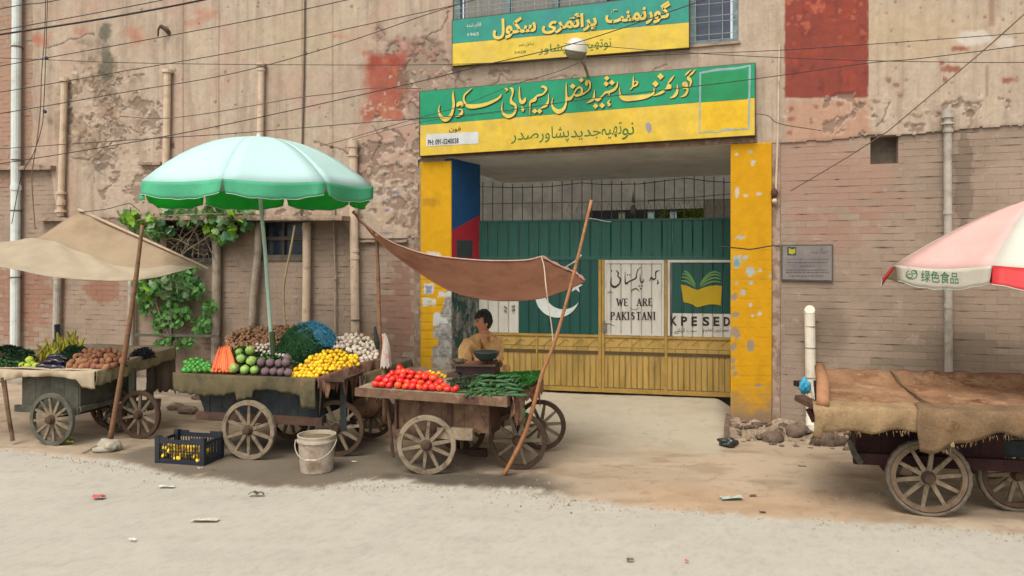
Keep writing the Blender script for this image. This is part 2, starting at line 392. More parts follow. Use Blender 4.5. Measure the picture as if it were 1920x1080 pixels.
# the red square and the broken plaster round it
m = pt.ell(770, 130, 90, 95, (172, 130, 116), .8, .5, .6, .03, seed=11, h=-.012)
mo = m*sm(.46, .54, fbm(PX*.05, PY*.05, 28)); pt.mixc(mo*.75, (140, 126, 110)); pt.h -= .018*mo; mo = m*sm(.55, .6, fbm(PX*.13, PY*.13, 27)); pt.mixc(mo*.6, (116, 96, 84)); pt.h -= .008*mo
mo = m*sm(.56, .62, fbm(PX*.07, PY*.07, 29)); pt.mixc(mo*.6, (206, 160, 146)); pt.h += .006*mo
keep_h = (1-sm(670, 690, PX)*(1-sm(756, 768, PX))*sm(96, 108, PY)*(1-sm(222, 234, PY))*.9); pt.h *= keep_h; pt.rect(686, 103, 758, 226, (180, 98, 78), .84, 14, 12, .045, seed=12)
mo = ((PX > 684) & (PX < 762) & (PY > 100) & (PY < 228))*sm(.5, .75, fbm(PX*.05, PY*.05, 33)); pt.mixc(mo*.6, (202, 132, 98)); mo = ((PX > 684) & (PX < 762) & (PY > 100) & (PY < 165))*1.0*sm(.45, .7, fbm(PX*.04, PY*.04, 39)); pt.mixc(mo*.5, (156, 58, 44))
pt.rect(668, 232, 785, 330, (200, 156, 136), .6, 30, 20, .03, seed=14)
pt.ell(675, 110, 22, 14, (206, 190, 174), .6, .7, .7, .08, seed=15)
pt.ell(762, 150, 22, 40, (130, 116, 98), .75, .5, .6, .06, seed=16, h=-.008)
# peeled area right above the brick beside the yellow pillar
m = pt.ell(745, 330, 50, 22, (156, 122, 102), .7, .4, .9, .09, seed=17, h=-.018); m2 = pt.ell(768, 400, 16, 60, (132, 106, 88), .7, .5, .7, .06, seed=18, h=-.014)
pt.ell(733, 410, 40, 42, (206, 178, 150), .6, .5, .4, .05, seed=19); pt.ell(757, 415, 10, 14, (140, 112, 94), .9, .3, .3, .1, seed=20, h=-.012)
for (x, y, w_) in ((717, 362, 14), (742, 361, 12), (728, 375, 3), (702, 396, 7), (727, 394, 9), (725, 437, 14)): pt.ell(x, y, w_, 3.2, (96, 116, 150), .7, .5, .5, .2)
# right: big red painted rectangle, pink field, white scrape, notices
m = pt.rect(1471, -40, 1628, 184, (150, 70, 60), .95, 3, 2, .08, seed=30)
r_in = sm(1471, 1476, PX)*(1-sm(1622, 1628, PX))*(1-sm(180, 186, PY))
pt.mixc(r_in*sm(.5, .7, fbm(PX*.03, PY*.05, 41))*.5, (178, 84, 66)); pt.mixc(r_in*sm(.6, .75, fbm(PX*.06, PY*.03, 42))*.5, (122, 66, 58))
pt.mixc(r_in*sm(.6, .7, fbm(PX*.08, PY*.08, 43))*(1-sm(40, 110, PY))*.7, (208, 118, 92))
pt.rect(1473, 187, 1632, 272, (202, 152, 124), .7, 10, 5, .05, seed=31)
for x, y in ((1482, 205), (1484, 222), (1480, 250), (1530, 200), (1548, 228), (1575, 196), (1600, 192), (1643, 190), (1665, 150), (1688, 180), (1680, 158), (1560, 268)): pt.ell(x, y, 8, 6, (150, 96, 78), .7, .6, .8, .12, seed=int(x) % 9)
pt.ell(1828, 74, 44, 16, (226, 214, 200), .95, .4, .5, .06, seed=34, h=.003); pt.ell(1886, 80, 24, 14, (222, 208, 192), .9, .5, .5, .08, seed=35)
for x, y, w_ in ((1800, 92, 26), (1780, 130, 30), (1890, 150, 16), (1765, 118, 6), (1770, 150, 8)): pt.ell(x, y, w_, 7, (160, 76, 58), .75, .6, .9, .1, seed=int(x) % 11)
pt.rect(1853, -10, 1864, 50, (148, 112, 90), .6, 8, 3, .05); pt.rect(1846, 120, 1853, 182, (168, 142, 116), .8, 4, 2, .05, h=.006)
pt.line([(1700, 215), (1722, 222), (1742, 208)], 5, (140, 118, 96), .6); pt.line([(1822, 215), (1818, 190), (1815, 240)], 7, (130, 108, 88), .6, 5)
# chips and peeled flakes scattered over the weathered stretches
reg = np.maximum.reduce([1-sm(.5, 1, np.hypot((PX-730)/110, (PY-320)/170)), 1-sm(.5, 1, np.hypot((PX-250)/90, (PY-270)/150)), 1-sm(.5, 1, np.hypot((PX-860)/140, (PY-150)/40)), .45*(1-sm(.5, 1, np.hypot((PX-480)/260, (PY-360)/70))), .5*(1-sm(.5, 1, np.hypot((PX-1700)/260, (PY-215)/50)))])
cn_ = fbm(PX*.045, PY*.05, 201, 5)+.10*(reg-.5); m = sm(.618, .632, cn_)*(reg > .04); pt.mixc(m*.75, (150, 128, 112)); pt.h -= .014*m
rim = sm(.602, .614, cn_)*(1-sm(.618, .632, cn_))*(reg > .04); pt.mixc(rim*.55, (220, 202, 184)); pt.h += .005*rim
cn_ = fbm(PX*.11, PY*.12, 205, 4)+.10*(reg-.5); m = sm(.655, .675, cn_)*(reg > .04); pt.mixc(m*.6, (214, 190, 170)); pt.h += .004*m
# cracks
for c in ([(590, 268), (640, 280), (668, 300), (672, 330)], [(890, 168), (930, 158), (944, 140), (958, 152), (1010, 150), (1080, 140)], [(85, 90), (110, 84), (150, 72), (178, 66)], [(196, 222), (215, 232), (240, 238), (262, 250)],
          [(140, 295), (165, 300), (195, 278), (230, 262)], [(840, 20), (825, 60), (790, 80), (770, 100)], [(700, 235), (720, 260), (700, 300)], [(1150, 150), (1200, 150), (1250, 120)], [(1640, 240), (1660, 215), (1668, 190)]):
    pt.line(c, 2.4, (112, 92, 78), .75, 4, .05, h=-.006)
# scattered pock marks
rr = random.Random(5)
for _ in range(110):
    x = rr.choice([rr.uniform(240, 780), rr.uniform(1440, 1920)]); y = rr.uniform(0, 400 if x < 800 else 240); s_ = rr.uniform(1.6, 3.6)
    sel = (np.abs(PX-x) < 14) & (np.abs(PY-y) < 14)
    dd_ = np.hypot(PX-x, PY-y)/s_; m = np.where(sel, 1-sm(.6, 1.2, dd_), 0); pt.mixc(m*.6, (128, 98, 80)); pt.h -= .006*m
# vertical board joints of the old formwork at left
for x in (345, 412, 568, 625): 
    m = 1-sm(.7, 1.8, np.abs(PX-x+(fbm(PY*.02, PX*0, 44)-.5)*2)); m = m*(PY < 420); pt.mixc(m*.5, (136, 108, 88)); pt.h -= .004*m
# darker band on the plaster between the two signboards
pt.mixc(sm(115, 160, PY)*(1-sm(160, 190, PY))*sm(790, 850, PX)*(1-sm(1380, 1420, PX))*.45, (160, 140, 124))
pt.h += .004*(fbm(PX*.03, PY*.03, 55)-.5)+.003*(fbm(PX*.2, PY*.2, 56)-.5)
lowL = [(-900, 300), (60, 308), (96, 316), (108, 404), (150, 412), (262, 408), (640, 408), (662, 446), (700, 452), (786, 456), (800, 455)]
lowR = [(1440, 272), (1470, 269), (1560, 264), (1628, 256), (1720, 252), (1800, 244), (1920, 236), (2800, 200)]
rag = (fbm(PX*.06, PY*.06, 60)-.5)*10+(fbm(PX*.25, PY*.25, 61)-.5)*4
low = np.where(PX < 800, interp(PX, lowL), np.where(PX > 1440, interp(PX, lowR), 4000))
keep = PY < low+rag
inp = (PX > 786) & (PX < 1450); keep &= ~(inp & (Z < Z_CEIL+.0))
WB = (F.uz(850, 60)[0], F.uz(1384, 60)[0], F.uz(1384, 78)[1]); ZW1 = 7.05
keep &= ~((U > WB[0]) & (U < WB[1]) & (Z > WB[2]) & (Z < ZW1))
# far left strip is bare painted brick right up
keep &= ~((PX < 62+(fbm(PX*.1, PY*.1, 64)-.5)*10) & (PX > -600))
# grime where the plaster ends
m = 1-sm(0, 9, np.abs(low+rag-PY)); pt.mixc(m*.4, (128, 100, 82))
m_plaster = pm('plaster', (0, 0, 0), attr='Col', rough=.92, var=.10, scale=9, fine=70, bump=.45, bd=.006, spec=.12)
OFF = .022
def fpos(Ux, Zx, d):
    return np.stack([F.o.x+F.e.x*Ux+F.n.x*d, F.o.y+F.e.y*Ux+F.n.y*d, Zx], -1)
wallp = sheet_grid('plaster_wall', us, zs, lambda a, b: fpos(a, b, OFF+pt.h), keep, pt.c, m_plaster, bld)
# edge thickness of the plaster: the sheet again, set back, in raw render colour
m_raw = pm('old_render', (150, 126, 106), K, rough=.95, var=.3, scale=14, bump=.5, spots=[((120, 96, 80), 5, .5, .62), ((178, 150, 126), 8, .6, .66)])
core = MB()
def slab(u0, u1, z0, z1, d0, d1): core.hexa([F.P(u0, z0, d1), F.P(u1, z0, d1), F.P(u1, z1, d1), F.P(u0, z1, d1)], F.n*(d0-d1))
uL = F.uz(848, 600)[0]; uR = 0.0
NI = (F.uz(1632, 280)[0], F.uz(1684, 280)[0], F.uz(1660, 307)[1], F.uz(1660, 256)[1])
WL = (F.uz(486, 450)[0], F.uz(568, 450)[0], F.uz(520, 478)[1], F.uz(520, 416)[1])
VT = (F.uz(312, 450)[0], F.uz(402, 450)[0], F.uz(360, 484)[1], F.uz(360, 414)[1])
B0 = -.0022
slab(-18, VT[0], -.3, 8.2, -.35, B0); slab(VT[1], WL[0], -.3, 8.2, -.35, B0); slab(WL[1], uL-.004, -.3, 8.2, -.35, B0)
for q in (VT, WL):
    slab(q[0], q[1], -.3, q[2], -.35, B0); slab(q[0], q[1], q[3], 8.2, -.35, B0)
slab(uL, WB[0], Z_CEIL+.001, 8.2, -.35, B0)
slab(WB[0]+.0, WB[1], Z_CEIL+.001, WB[2], -.35, B0); slab(WB[0], WB[1], ZW1, 8.2, -.35, B0)
slab(WB[1], NI[0], Z_CEIL+.001, 8.2, -.35, B0)
slab(uR+.03, NI[0], -.3, Z_CEIL, -.35, B0); slab(NI[0], NI[1], -.3, NI[2], -.35, B0); slab(NI[0], NI[1], NI[3], 8.2, -.35, B0); slab(NI[1], 7, -.3, 8.2, -.35, B0)

# ------------------------------------------------------------------ bricks
m_brick, t, bs = material('painted_brick'); MATS['painted_brick'] = m_brick
core_o = core.build('masonry_core', m_brick, bld)
L = t.links; geo = t.nodes.new('ShaderNodeNewGeometry'); pos = geo.outputs['Position']
def _clampmap(v, a, b):
    n = t.nodes.new('ShaderNodeMapRange'); n.interpolation_type = 'SMOOTHSTEP'; n.inputs[1].default_value = a; n.inputs[2].default_value = b; L.new(v, n.inputs[0]); return n.outputs[0]
n1 = _noise(t, pos, 1.3, 5, .6); n2 = _noise(t, pos, 7, 6, .7); n3 = _noise(t, pos, 60, 3, .7)
col = _mix(t, _clampmap(n1, .35, .65), tuple(v*K for v in lin((182, 160, 140))), tuple(v*K for v in lin((166, 146, 127))))
col = _mix(t, _clampmap(n2, .55, .75), col, tuple(v*K for v in lin((196, 176, 155))))
wn = t.nodes.new('ShaderNodeTexWhiteNoise'); wn.noise_dimensions = '2D'
oi = t.nodes.new('ShaderNodeObjectInfo'); cx = t.nodes.new('ShaderNodeCombineXYZ'); L.new(oi.outputs['Random'], cx.inputs[0]); L.new(geo.outputs['Random Per Island'], cx.inputs[1]); L.new(cx.outputs[0], wn.inputs['Vector'])
rv = wn.outputs['Value']
bv = _ramp(t, rv, 0, 1, (.97, .97, .97, 1), (1.03, 1.03, 1.025, 1)); col = _mix(t, 1, col, bv, 'MULTIPLY')
# bare red brick where the whitewash has gone: three regions of the wall
def region(c, rx, rz):
    s_ = t.nodes.new('ShaderNodeVectorMath'); s_.operation = 'SUBTRACT'; L.new(pos, s_.inputs[0]); s_.inputs[1].default_value = c
    m_ = t.nodes.new('ShaderNodeVectorMath'); m_.operation = 'DIVIDE'; L.new(s_.outputs[0], m_.inputs[0]); m_.inputs[1].default_value = (rx, rx, rz)
    l_ = t.nodes.new('ShaderNodeVectorMath'); l_.operation = 'LENGTH'; L.new(m_.outputs[0], l_.inputs[0]); return l_.outputs['Value']
def addm(*a):
    r_ = a[0]
    for x in a[1:]:
        n = t.nodes.new('ShaderNodeMath'); n.operation = 'ADD'; L.new(r_, n.inputs[0])
        if hasattr(x, 'is_output'): L.new(x, n.inputs[1])
        else: n.inputs[1].default_value = x
        r_ = n.outputs[0]
    return r_
def mulm(a, k):
    n = t.nodes.new('ShaderNodeMath'); n.operation = 'MULTIPLY'; L.new(a, n.inputs[0]); n.inputs[1].default_value = k; return n.outputs[0]
for (px_, py_, rx, rz, c_, st_) in ((752, 590, .36, .75, (160, 112, 94), .62), (40, 560, .95, .75, (172, 120, 98), .6), (0, 180, 1.2, 1.8, (192, 150, 126), .7), (1545, 330, .85, .75, (188, 148, 128), .6), (1560, 440, .5, .35, (176, 134, 114), .45), (1806, 330, .10, 1.0, (122, 108, 92), .6), (1700, 250, .8, .12, (118, 104, 90), .5), (1830, 690, 1.0, .4, (146, 132, 112), .6), (190, 545, .5, .25, (168, 116, 94), .7), (730, 660, .4, .4, (150, 120, 102), .5)):
    dist = region(F.at(px_, py_), rx, rz)
    v = addm(dist, mulm(rv, .75), mulm(n2, 1.0), -.85)
    f_ = mulm(_clampmap(v, 1.05, .7), st_); col = _mix(t, f_, col, tuple(q*K for q in lin(c_)))
col = _mix(t, mulm(_clampmap(region(F.at(1556, 620), .26, .40), 1.1, .5), .55), col, tuple(q*K for q in lin((128, 114, 94))))
L.new(col, bs.inputs['Base Color']); bs.inputs['Roughness'].default_value = .93; bs.inputs['Specular IOR Level'].default_value = .1
bn = t.nodes.new('ShaderNodeBump'); bn.inputs['Strength'].default_value = .5; bn.inputs['Distance'].default_value = .006
L.new(addm(n2, n3), bn.inputs['Height']); L.new(bn.outputs[0], bs.inputs['Normal'])
CH, BL_ = .0855, .247
def brick_quad(w, h, dp, rnd, mb, c):
    """12-triangle brick with uneven face; c = (u,z) centre on the facade, face at d=dp"""
    vs = []
    for (a, b_) in ((-.5, -.5), (.5, -.5), (.5, .5), (-.5, .5)):
        vs.append((a*w+rnd.uniform(-.001, .001), b_*h+rnd.uniform(-.0014, .0014), dp+rnd.uniform(-.0015, .0015)))
    back = [(x, z, -.006) for (x, z, d) in vs]
    pts = [F.P(c[0]+x, c[1]+z, d) for (x, z, d) in vs+back] if c else [F.e*x+F.n*d+Vector((0, 0, z)) for (x, z, d) in vs+back]
    mb.add(pts, [(0, 1, 2, 3), (0, 4, 5, 1), (1, 5, 6, 2), (2, 6, 7, 3), (3, 7, 4, 0)])
rb = random.Random(11)
protos = []
for i in range(8):
    mb = MB(); brick_quad(BL_-rb.choice([.001, .0015, .003]), CH-rb.choice([.0018, .002, .003, .005]), rb.uniform(.0, .0035), rb, mb, None)
    me = bpy.data.meshes.new('brick'); me.from_pydata(mb.v, [], mb.f); me.materials.append(m_brick); protos.append(me)
wl = MB()
wallb_r = bpy.data.objects.new('brick_wall', None); COL.objects.link(wallb_r); wallb_r.parent = bld
def blocked(u, z):
    if NI[0]-.12 < u < NI[1]+.12 and NI[2]-.04 < z < NI[3]+.04: return True
    for q in (VT, WL):
        if q[0]-.12 < u < q[1]+.12 and q[2]-.04 < z < q[3]+.04: return True
    return uL-.34-.12 < u < .50+.1
def cut(a_, b__, z):
    iv = [(a_, b__)]
    rects = [(q[0]-.003, q[1]+.003) for q in (NI, VT, WL) if q[2]-CH/2 < z < q[3]+CH/2]+[(PILL, PILR)]
    for (r0, r1) in rects:
        nv = []
        for (x0, x1) in iv:
            if x1 <= r0 or x0 >= r1: nv.append((x0, x1)); continue
            if x0 < r0: nv.append((x0, r0))
            if x1 > r1: nv.append((r1, x1))
        iv = nv
    return iv
PILL = F.uz(779, 500, .01)[0]-.02; PILR = F.uz(1463, 500, .02)[0]+.002
cand = []
for row in range(0, 92):
    z = -.02+row*CH+CH/2
    u = -17.6+(row % 2)*BL_/2
    while u < 6.5:
        px, py = F.px(u, z)
        lo = float(interp(px, lowL)) if px < 800 else float(interp(px, lowR))
        ok = (py > lo-6) or px < 68
        if ok:
            for (a_, b__) in cut(u-BL_/2, u+BL_/2, z):
                if b__-a_ > .03: cand.append(((a_+b__)/2, z, px, py, b__-a_))
        u += BL_
vis = sorted([c for c in cand if c[4] > BL_-.001 and 1450 < c[2] < 1925 and c[3] < 795 and not (c[2] > 1680 and c[3] > 1180-.42*c[2]*1.0 and 395 < c[3] < 530 and c[2] > 1700)], key=lambda c: -c[2]-abs(c[3]-430)*.8)[:292]
vset = set((c[0], c[1]) for c in vis)
for c in cand:
    if (c[0], c[1]) in vset:
        o = bpy.data.objects.new('brick', rb.choice(protos)); COL.objects.link(o); o.parent = wallb_r
        o.location = F.P(c[0]+rb.uniform(-.002, .002), c[1], 0)-bld.location; o.rotation_euler = (0, 0, 0)
    else:
        brick_quad(c[4]-rb.choice([.001, .0015, .003]), CH-rb.choice([.0018, .002, .003, .003, .005]), rb.uniform(.0, .0035), rb, wl, (c[0], c[1]))
o = wl.build('brickwork', m_brick, bld); o['kind'] = 'stuff'
ck = MB(); rc_ = random.Random(77)
for row in range(1, 92):
    z = -.02+row*CH; u = -17.5
    while u < 6.3:
        u += rc_.expovariate(1/.55)+.08; l_ = rc_.uniform(.06, .34)
        px, py = F.px(u, z); lo = float(interp(px, lowL)) if px < 800 else float(interp(px, lowR))
        if (py > lo+4 or px < 60) and PILL-l_ > u or (py > lo+4 and u > PILR):
            if not any(q[0]-.02 < u+l_ and u < q[1]+.02 and q[2]-.02 < z < q[3]+.02 for q in (NI, VT, WL)):
                h_ = rc_.uniform(.004, .010); n_ = 4; zz = z+rc_.uniform(-.002, .002)
                pts = [F.P(u+l_*i/n_, zz+h_*(.5-abs(i/n_-.5))+rc_.uniform(-.0015, .0015), .0068) for i in range(n_+1)]+[F.P(u+l_*i/n_, zz-h_*(.5-abs(i/n_-.5)), .0068) for i in range(n_, -1, -1)]
                ck.add(pts, [tuple(range(len(pts)))])
        u += l_
o = ck.build('open_joints', pm('joint_shadow', (92, 74, 62), K, var=.3), bld); o['kind'] = 'stuff'
# niche in the right wall and dark openings at left
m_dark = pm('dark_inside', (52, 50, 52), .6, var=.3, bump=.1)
m_grime = pm('grimy_render', (118, 106, 92), K, var=.3, scale=5, spots=[((84, 76, 64), 4, .45, .7)])
mb = MB(); a, b_, z0, z1 = NI
mb.hexa([F.P(a, z0, -.16), F.P(b_, z0, -.16), F.P(b_, z1, -.16), F.P(a, z1, -.16)], F.n*-.05)
mb.hexa([F.P(a-.03, z0-.012, -.16), F.P(a-.001, z0-.012, -.16), F.P(a-.001, z1, -.16), F.P(a-.03, z1, -.16)], F.n*.14)
mb.build('wall_niche', m_grime, bld, label='square recess left in the brickwork')
# sunshade ledges
m_led = pm('ledge_concrete', (176, 152, 130), K, var=.25, scale=7, spots=[((120, 104, 90), 5, .5, .64)], bump=.6)
def ledge(px0, px1, py, th, dep, name='sunshade_ledge', jag=True):
    u0 = F.uz(px0, py, dep)[0]; u1 = F.uz(px1, py, dep)[0]; mb = MB(); n = max(4, int((u1-u0)/.06)); rows = []
    rd = random.Random(int(px0)); prof = [(-.02, 1), (.98, .9), (1, .45), (1.0, 0), (.95, -.02), (-.02, 0)]
    for i in range(n+1):
        t_ = i/n; p_ = F.at(px0+(px1-px0)*t_, py, dep); z_ = p_.z; uu_ = u0+(u1-u0)*t_; j = (rd.random()-.5)*.018 if jag else 0; dj = 1-(rd.random()*.12 if jag else 0)
        rows.append([F.P(uu_, z_+(zz-.5)*th+(j if zz > .3 else j*.4), max(-.02, dd_*dep*dj)) for dd_, zz in prof])
    mb.grid(rows); mb.add(rows[0], [tuple(range(6))]); mb.add(rows[-1], [tuple(reversed(range(6)))])
    return mb.build(name, m_led, bld)
ledge(262, 640, 408, .075, .42); ledge(258, 300, 306, .05, .10); ledge(-60, 94, 314, .075, .14); ledge(66, 150, 411, .06, .16); ledge(672, 762, 452, .035, .07)
# string course line where the right plaster ends
# window at the left under the sunshade
m_wood = pm('grey_timber', (120, 108, 96), K, stretch=(1, 1, 14), var=.3)
m_glassdark = pm('dark_glass', (44, 54, 72), .8, rough=.25, var=.3, bump=0, spec=.6)
for q, nm in ((WL, 'window'), (VT, 'window')):
    wnd = MB(); wnd.hexa([F.P(q[0], q[2], -.13), F.P(q[1], q[2], -.13), F.P(q[1], q[3], -.13), F.P(q[0], q[3], -.13)], F.n*-.04)
    wo = wnd.build(nm, m_dark if q is VT else m_glassdark, bld)
    fr = MB()
    for (a, b_) in ((0, .05), (.95, 1), (.47, .50)):
        ua = q[0]+(q[1]-q[0])*a; ub = q[0]+(q[1]-q[0])*b_; fr.hexa([F.P(ua, q[2]+.002, -.085), F.P(ub, q[2]+.002, -.085), F.P(ub, q[3]-.002, -.085), F.P(ua, q[3]-.002, -.085)], F.n*-.044)
    fr.build('frame', m_wood, wo)
    fr = MB(); zz = q[2]+(q[3]-q[2])*.45
    fr.hexa([F.P(q[0]+.03, zz, -.08), F.P(q[1]-.03, zz, -.08), F.P(q[1]-.03, zz+.06, -.08), F.P(q[0]+.03, zz+.06, -.08)], F.n*-.03)
    fr.build('glazing_bar', m_wood, wo)
    sl_ = MB(); sl_.hexa([F.P(q[0]-.01, q[2]-.09, .03), F.P(q[1]+.01, q[2]-.09, .03), F.P(q[1]+.01, q[2]-.003, .012), F.P(q[0]-.01, q[2]-.003, .012)], F.n*-.14)
    sl_.build('sill', m_grime, wo)

# upper window band behind the upper sign
m_wf = pm('window_paint', (138, 160, 160), K, var=.25, scale=9, spots=[((104, 112, 108), 6, .55, .68)])
m_cur = pm('grey_blind', (150, 148, 140), K, var=.25, scale=2, stretch=(6, 6, .6)); m_bar = pm('thin_grille', (172, 180, 184), K, var=.2)
wu0, wu1, wz0 = WB; wz1 = ZW1
uw = bpy.data.objects.new('window', None); COL.objects.link(uw); uw.parent = bld
fr = MB()
def fq(mb, u0, u1, z0, z1, d1, th): mb.hexa([F.P(u0, z0, d1), F.P(u1, z0, d1), F.P(u1, z1, d1), F.P(u0, z1, d1)], F.n*-th)
fq(fr, wu0, wu0+.10, wz0, wz1, -.02, .10); fq(fr, wu1-.07, wu1, wz0, wz1, -.02, .10); fq(fr, wu0+.101, wu1-.071, wz0, wz0+.05, -.022, .09)
for px_ in (950, 1040, 1130, 1215, 1298): u_ = F.uz(px_, 30)[0]; fq(fr, u_-.04, u_+.04, wz0+.051, wz1-.002, -.03, .09)
fq(fr, wu0+.103, wu1-.073, wz0+1.25, wz0+1.31, -.026, .08)
fr.build('window_frame', m_wf, uw)
seq = [wu0+.1]+[F.uz(p, 30)[0] for p in (950, 1040, 1130, 1215, 1298)]+[wu1-.07]
for i in range(6):
    g_ = MB(); fq(g_, seq[i]+.03, seq[i+1]-.03, wz0+.04, wz1-.01, -.10, .02); g_.build('pane', m_glassdark, uw)
    if i < 4: g_ = MB(); fq(g_, seq[i]+.05, seq[i+1]-.05, wz0+.50+.09*i*(1 if i else 0), wz1-.02, -.085, .012); g_.build('blind', m_cur, uw)
for i in range(0, 30):
    u_ = wu0+.13+(wu1-wu0-.24)*(i+.5)/22
    if i < 22:
        g_ = MB(); g_.tube([F.P(u_, wz0+.01, .0), F.P(u_, wz1-.01, .0)], .005, 5); g_.build('grille_bar', m_bar, uw)
for i in range(14):
    z_ = wz0+.05+(i//2)*.24+(i % 2)*.075
    g_ = MB(); g_.tube([F.P(wu0+.02, z_, .008), F.P(wu1-.02, z_, .008)], .0045, 5); g_.build('grille_bar', m_bar, uw)
sl_ = MB(); fq(sl_, wu0-.02, wu1+.03, wz0-.035, wz0-.002, .05, .05); sl_.build('sill', m_led, uw)

# ------------------------------------------------------------------ gateway: reveals, soffit, pillars, courtyard behind
def painted_block(name, c0, c1, z0, z1, d0, d1, plane, paintf, label=None, rgb=(0, 0, 0), res=.012, nv=F, relief=True, parent=bld, matn='painted_masonry'):
    """upright face between two plan points c0,c1 (Vectors) with painted relief and a solid core"""
    L_ = (c1-c0).length; e_ = (c1-c0)/L_; n_ = Vector((e_.y, -e_.x, 0))
    us_ = np.linspace(0, L_, max(8, int(L_/res))); zs_ = np.linspace(z0, z1, int((z1-z0)/res))
    U_, Z_ = np.meshgrid(us_, zs_, indexing='ij'); XX = c0.x+e_.x*U_; YY = c0.y+e_.y*U_
    px_ = 960+FPX*XX/YY; py_ = HOR+FPX*(EYE-Z_)/YY
    p_ = Paint(px_, py_, rgb, K); paintf(p_)
    o_ = sheet_grid(name, us_, zs_, lambda a, b: np.stack([c0.x+e_.x*a+n_.x*(d1+p_.h), c0.y+e_.y*a+n_.y*(d1+p_.h), b], -1), None, p_.c,
                    pm(matn, (0, 0, 0), attr='Col', rough=.85, var=.08, scale=10, fine=80, bump=.35, spec=.2), parent, label=label)
    me = o_.data; bm = bmesh.new(); bm.from_mesh(me); be = [e for e in bm.edges if e.is_boundary]
    r_ = bmesh.ops.extrude_edge_only(bm, edges=be); vs = [v for v in r_['geom'] if isinstance(v, bmesh.types.BMVert)]
    for v in vs: v.co += Vector(n_)*(d0-d1)
    bm.to_mesh(me); bm.free(); return o_
def pL(p):
    X, Y = p.X, p.Y
    p.mixc(sm(.5, .75, fbm(X*.04, Y*.03, 1))*.4, (214, 160, 20)); p.mixc(sm(.55, .8, fbm(X*.1, Y*.06, 2))*.3, (240, 186, 50))
    p.ell(808, 380, 22, 10, (180, 130, 40), .6, .6, .5, .08)
    # flaked lower right part showing grey
    ed = 842-sm(500, 700, Y)*34+(fbm(X*.10, Y*.06, 7)-.5)*44; m = sm(-2, 2, X-ed)*sm(490, 520, Y); p.mixc(m, (160, 154, 146)); p.h -= .004*m
    m3 = m*sm(.5, .6, fbm(X*.2, Y*.12, 9)); p.mixc(m3*.7, (196, 192, 182)); m4 = m*sm(.62, .7, fbm(X*.15, Y*.15, 10)); p.mixc(m4*.7, (110, 112, 104))
    for i in range(14):
        yy = 492+i*16
        mm = (1-sm(.6, 1.5, np.abs(Y-yy)))*(Y > 485)*sm(.35, .5, fbm(X*.06, Y*.5, i)); p.mixc(mm*.35, (120, 90, 40)); p.h -= .003*mm
    for (x, y, w_, h_) in ((806, 541, 9, 10), (808, 566, 12, 7), (836, 552, 12, 5), (820, 598, 5, 12), (817, 477, 12, 4), (832, 600, 9, 6)):
        p.rect(x-w_, y-h_, x+w_, y+h_, (222, 222, 216), .92, 2, 3, .15, h=.001)
    p.rect(801, 536, 811, 549, (88, 118, 168), .7, 2, 3, .3); p.rect(805, 563, 812, 568, (190, 184, 120), .9, 2, 1, .2)
    p.mixc(sm(660, 700, Y)*.35, (170, 140, 90))
    p.mixc(sm(-3, 3, 792-X+(fbm(Y*.05, X*0, 3)-.5)*4)*.6, (170, 140, 96))
colL = painted_block('pillar', F.P(F.uz(788, 500, .045)[0], 0), F.P(uL, 0), -.02, F.uz(815, 303, .045)[1], -.02, .045, F, pL, 'yellow left pillar, flaked to grey low down', (230, 172, 22))
def pR(p):
    X, Y = p.X, p.Y
    p.mixc(sm(.5, .75, fbm(X*.04, Y*.03, 3))*.45, (206, 152, 20)); p.mixc(sm(.55, .8, fbm(X*.1, Y*.06, 4))*.3, (238, 180, 48))
    for i in range(17):
        yy = 470+i*18
        mm = (1-sm(.5, 1.4, np.abs(Y-yy)))*sm(.35, .5, fbm(X*.06, Y*.5, i+20)); p.mixc(mm*.25, (150, 106, 40)); p.h -= .002*mm
    for (x, y, rx, ry) in ((1381, 291, 4, 3), (1407, 285, 4, 3), (1412, 306, 5, 6), (1382, 360, 4, 11), (1398, 367, 6, 3), (1423, 364, 6, 4), (1388, 445, 10, 4), (1382, 490, 9, 15), (1397, 484, 7, 6), (1408, 509, 10, 11), (1425, 507, 4, 4), (1381, 530, 4, 3), (1408, 530, 4, 4), (1393, 548, 5, 6), (1407, 571, 4, 4), (1424, 588, 4, 5), (1412, 591, 4, 3), (1445, 517, 3, 3)):
        p.ell(x, y, rx, ry, (214, 208, 196) if (x+y) % 3 else (178, 196, 190), .9, .35, .6, .2, h=-.001)
    p.ell(1382, 494, 7, 9, (110, 160, 160), .8, .4, .4, .2)
    for (x, y, rx, ry) in ((1376, 556, 8, 7), (1380, 590, 10, 7), (1379, 624, 11, 13), (1375, 650, 7, 9), (1374, 675, 8, 7), (1374, 690, 6, 5), (1407, 648, 8, 16), (1422, 722, 8, 4), (1378, 700, 5, 5)):
        p.ell(x, y, rx, ry, (154, 144, 132), .85, .4, .6, .15, h=-.002)
    p.mixc(sm(710, 790, Y+(fbm(X*.06, Y*.06, 8)-.5)*90)*.85, (168, 138, 96))
    p.mixc(sm(766, 780, Y+(fbm(X*.08, Y*.06, 9)-.5)*14)*.7, (150, 128, 104))
uR1 = F.uz(1447, 500, .045)[0]
colR = painted_block('pillar', F.P(0, 0), F.P(uR1, 0), .12, F.uz(1408, 268, .045)[1]-.005, -.30, .045, F, pR, 'yellow right pillar with scraps of torn posters', (226, 166, 20))
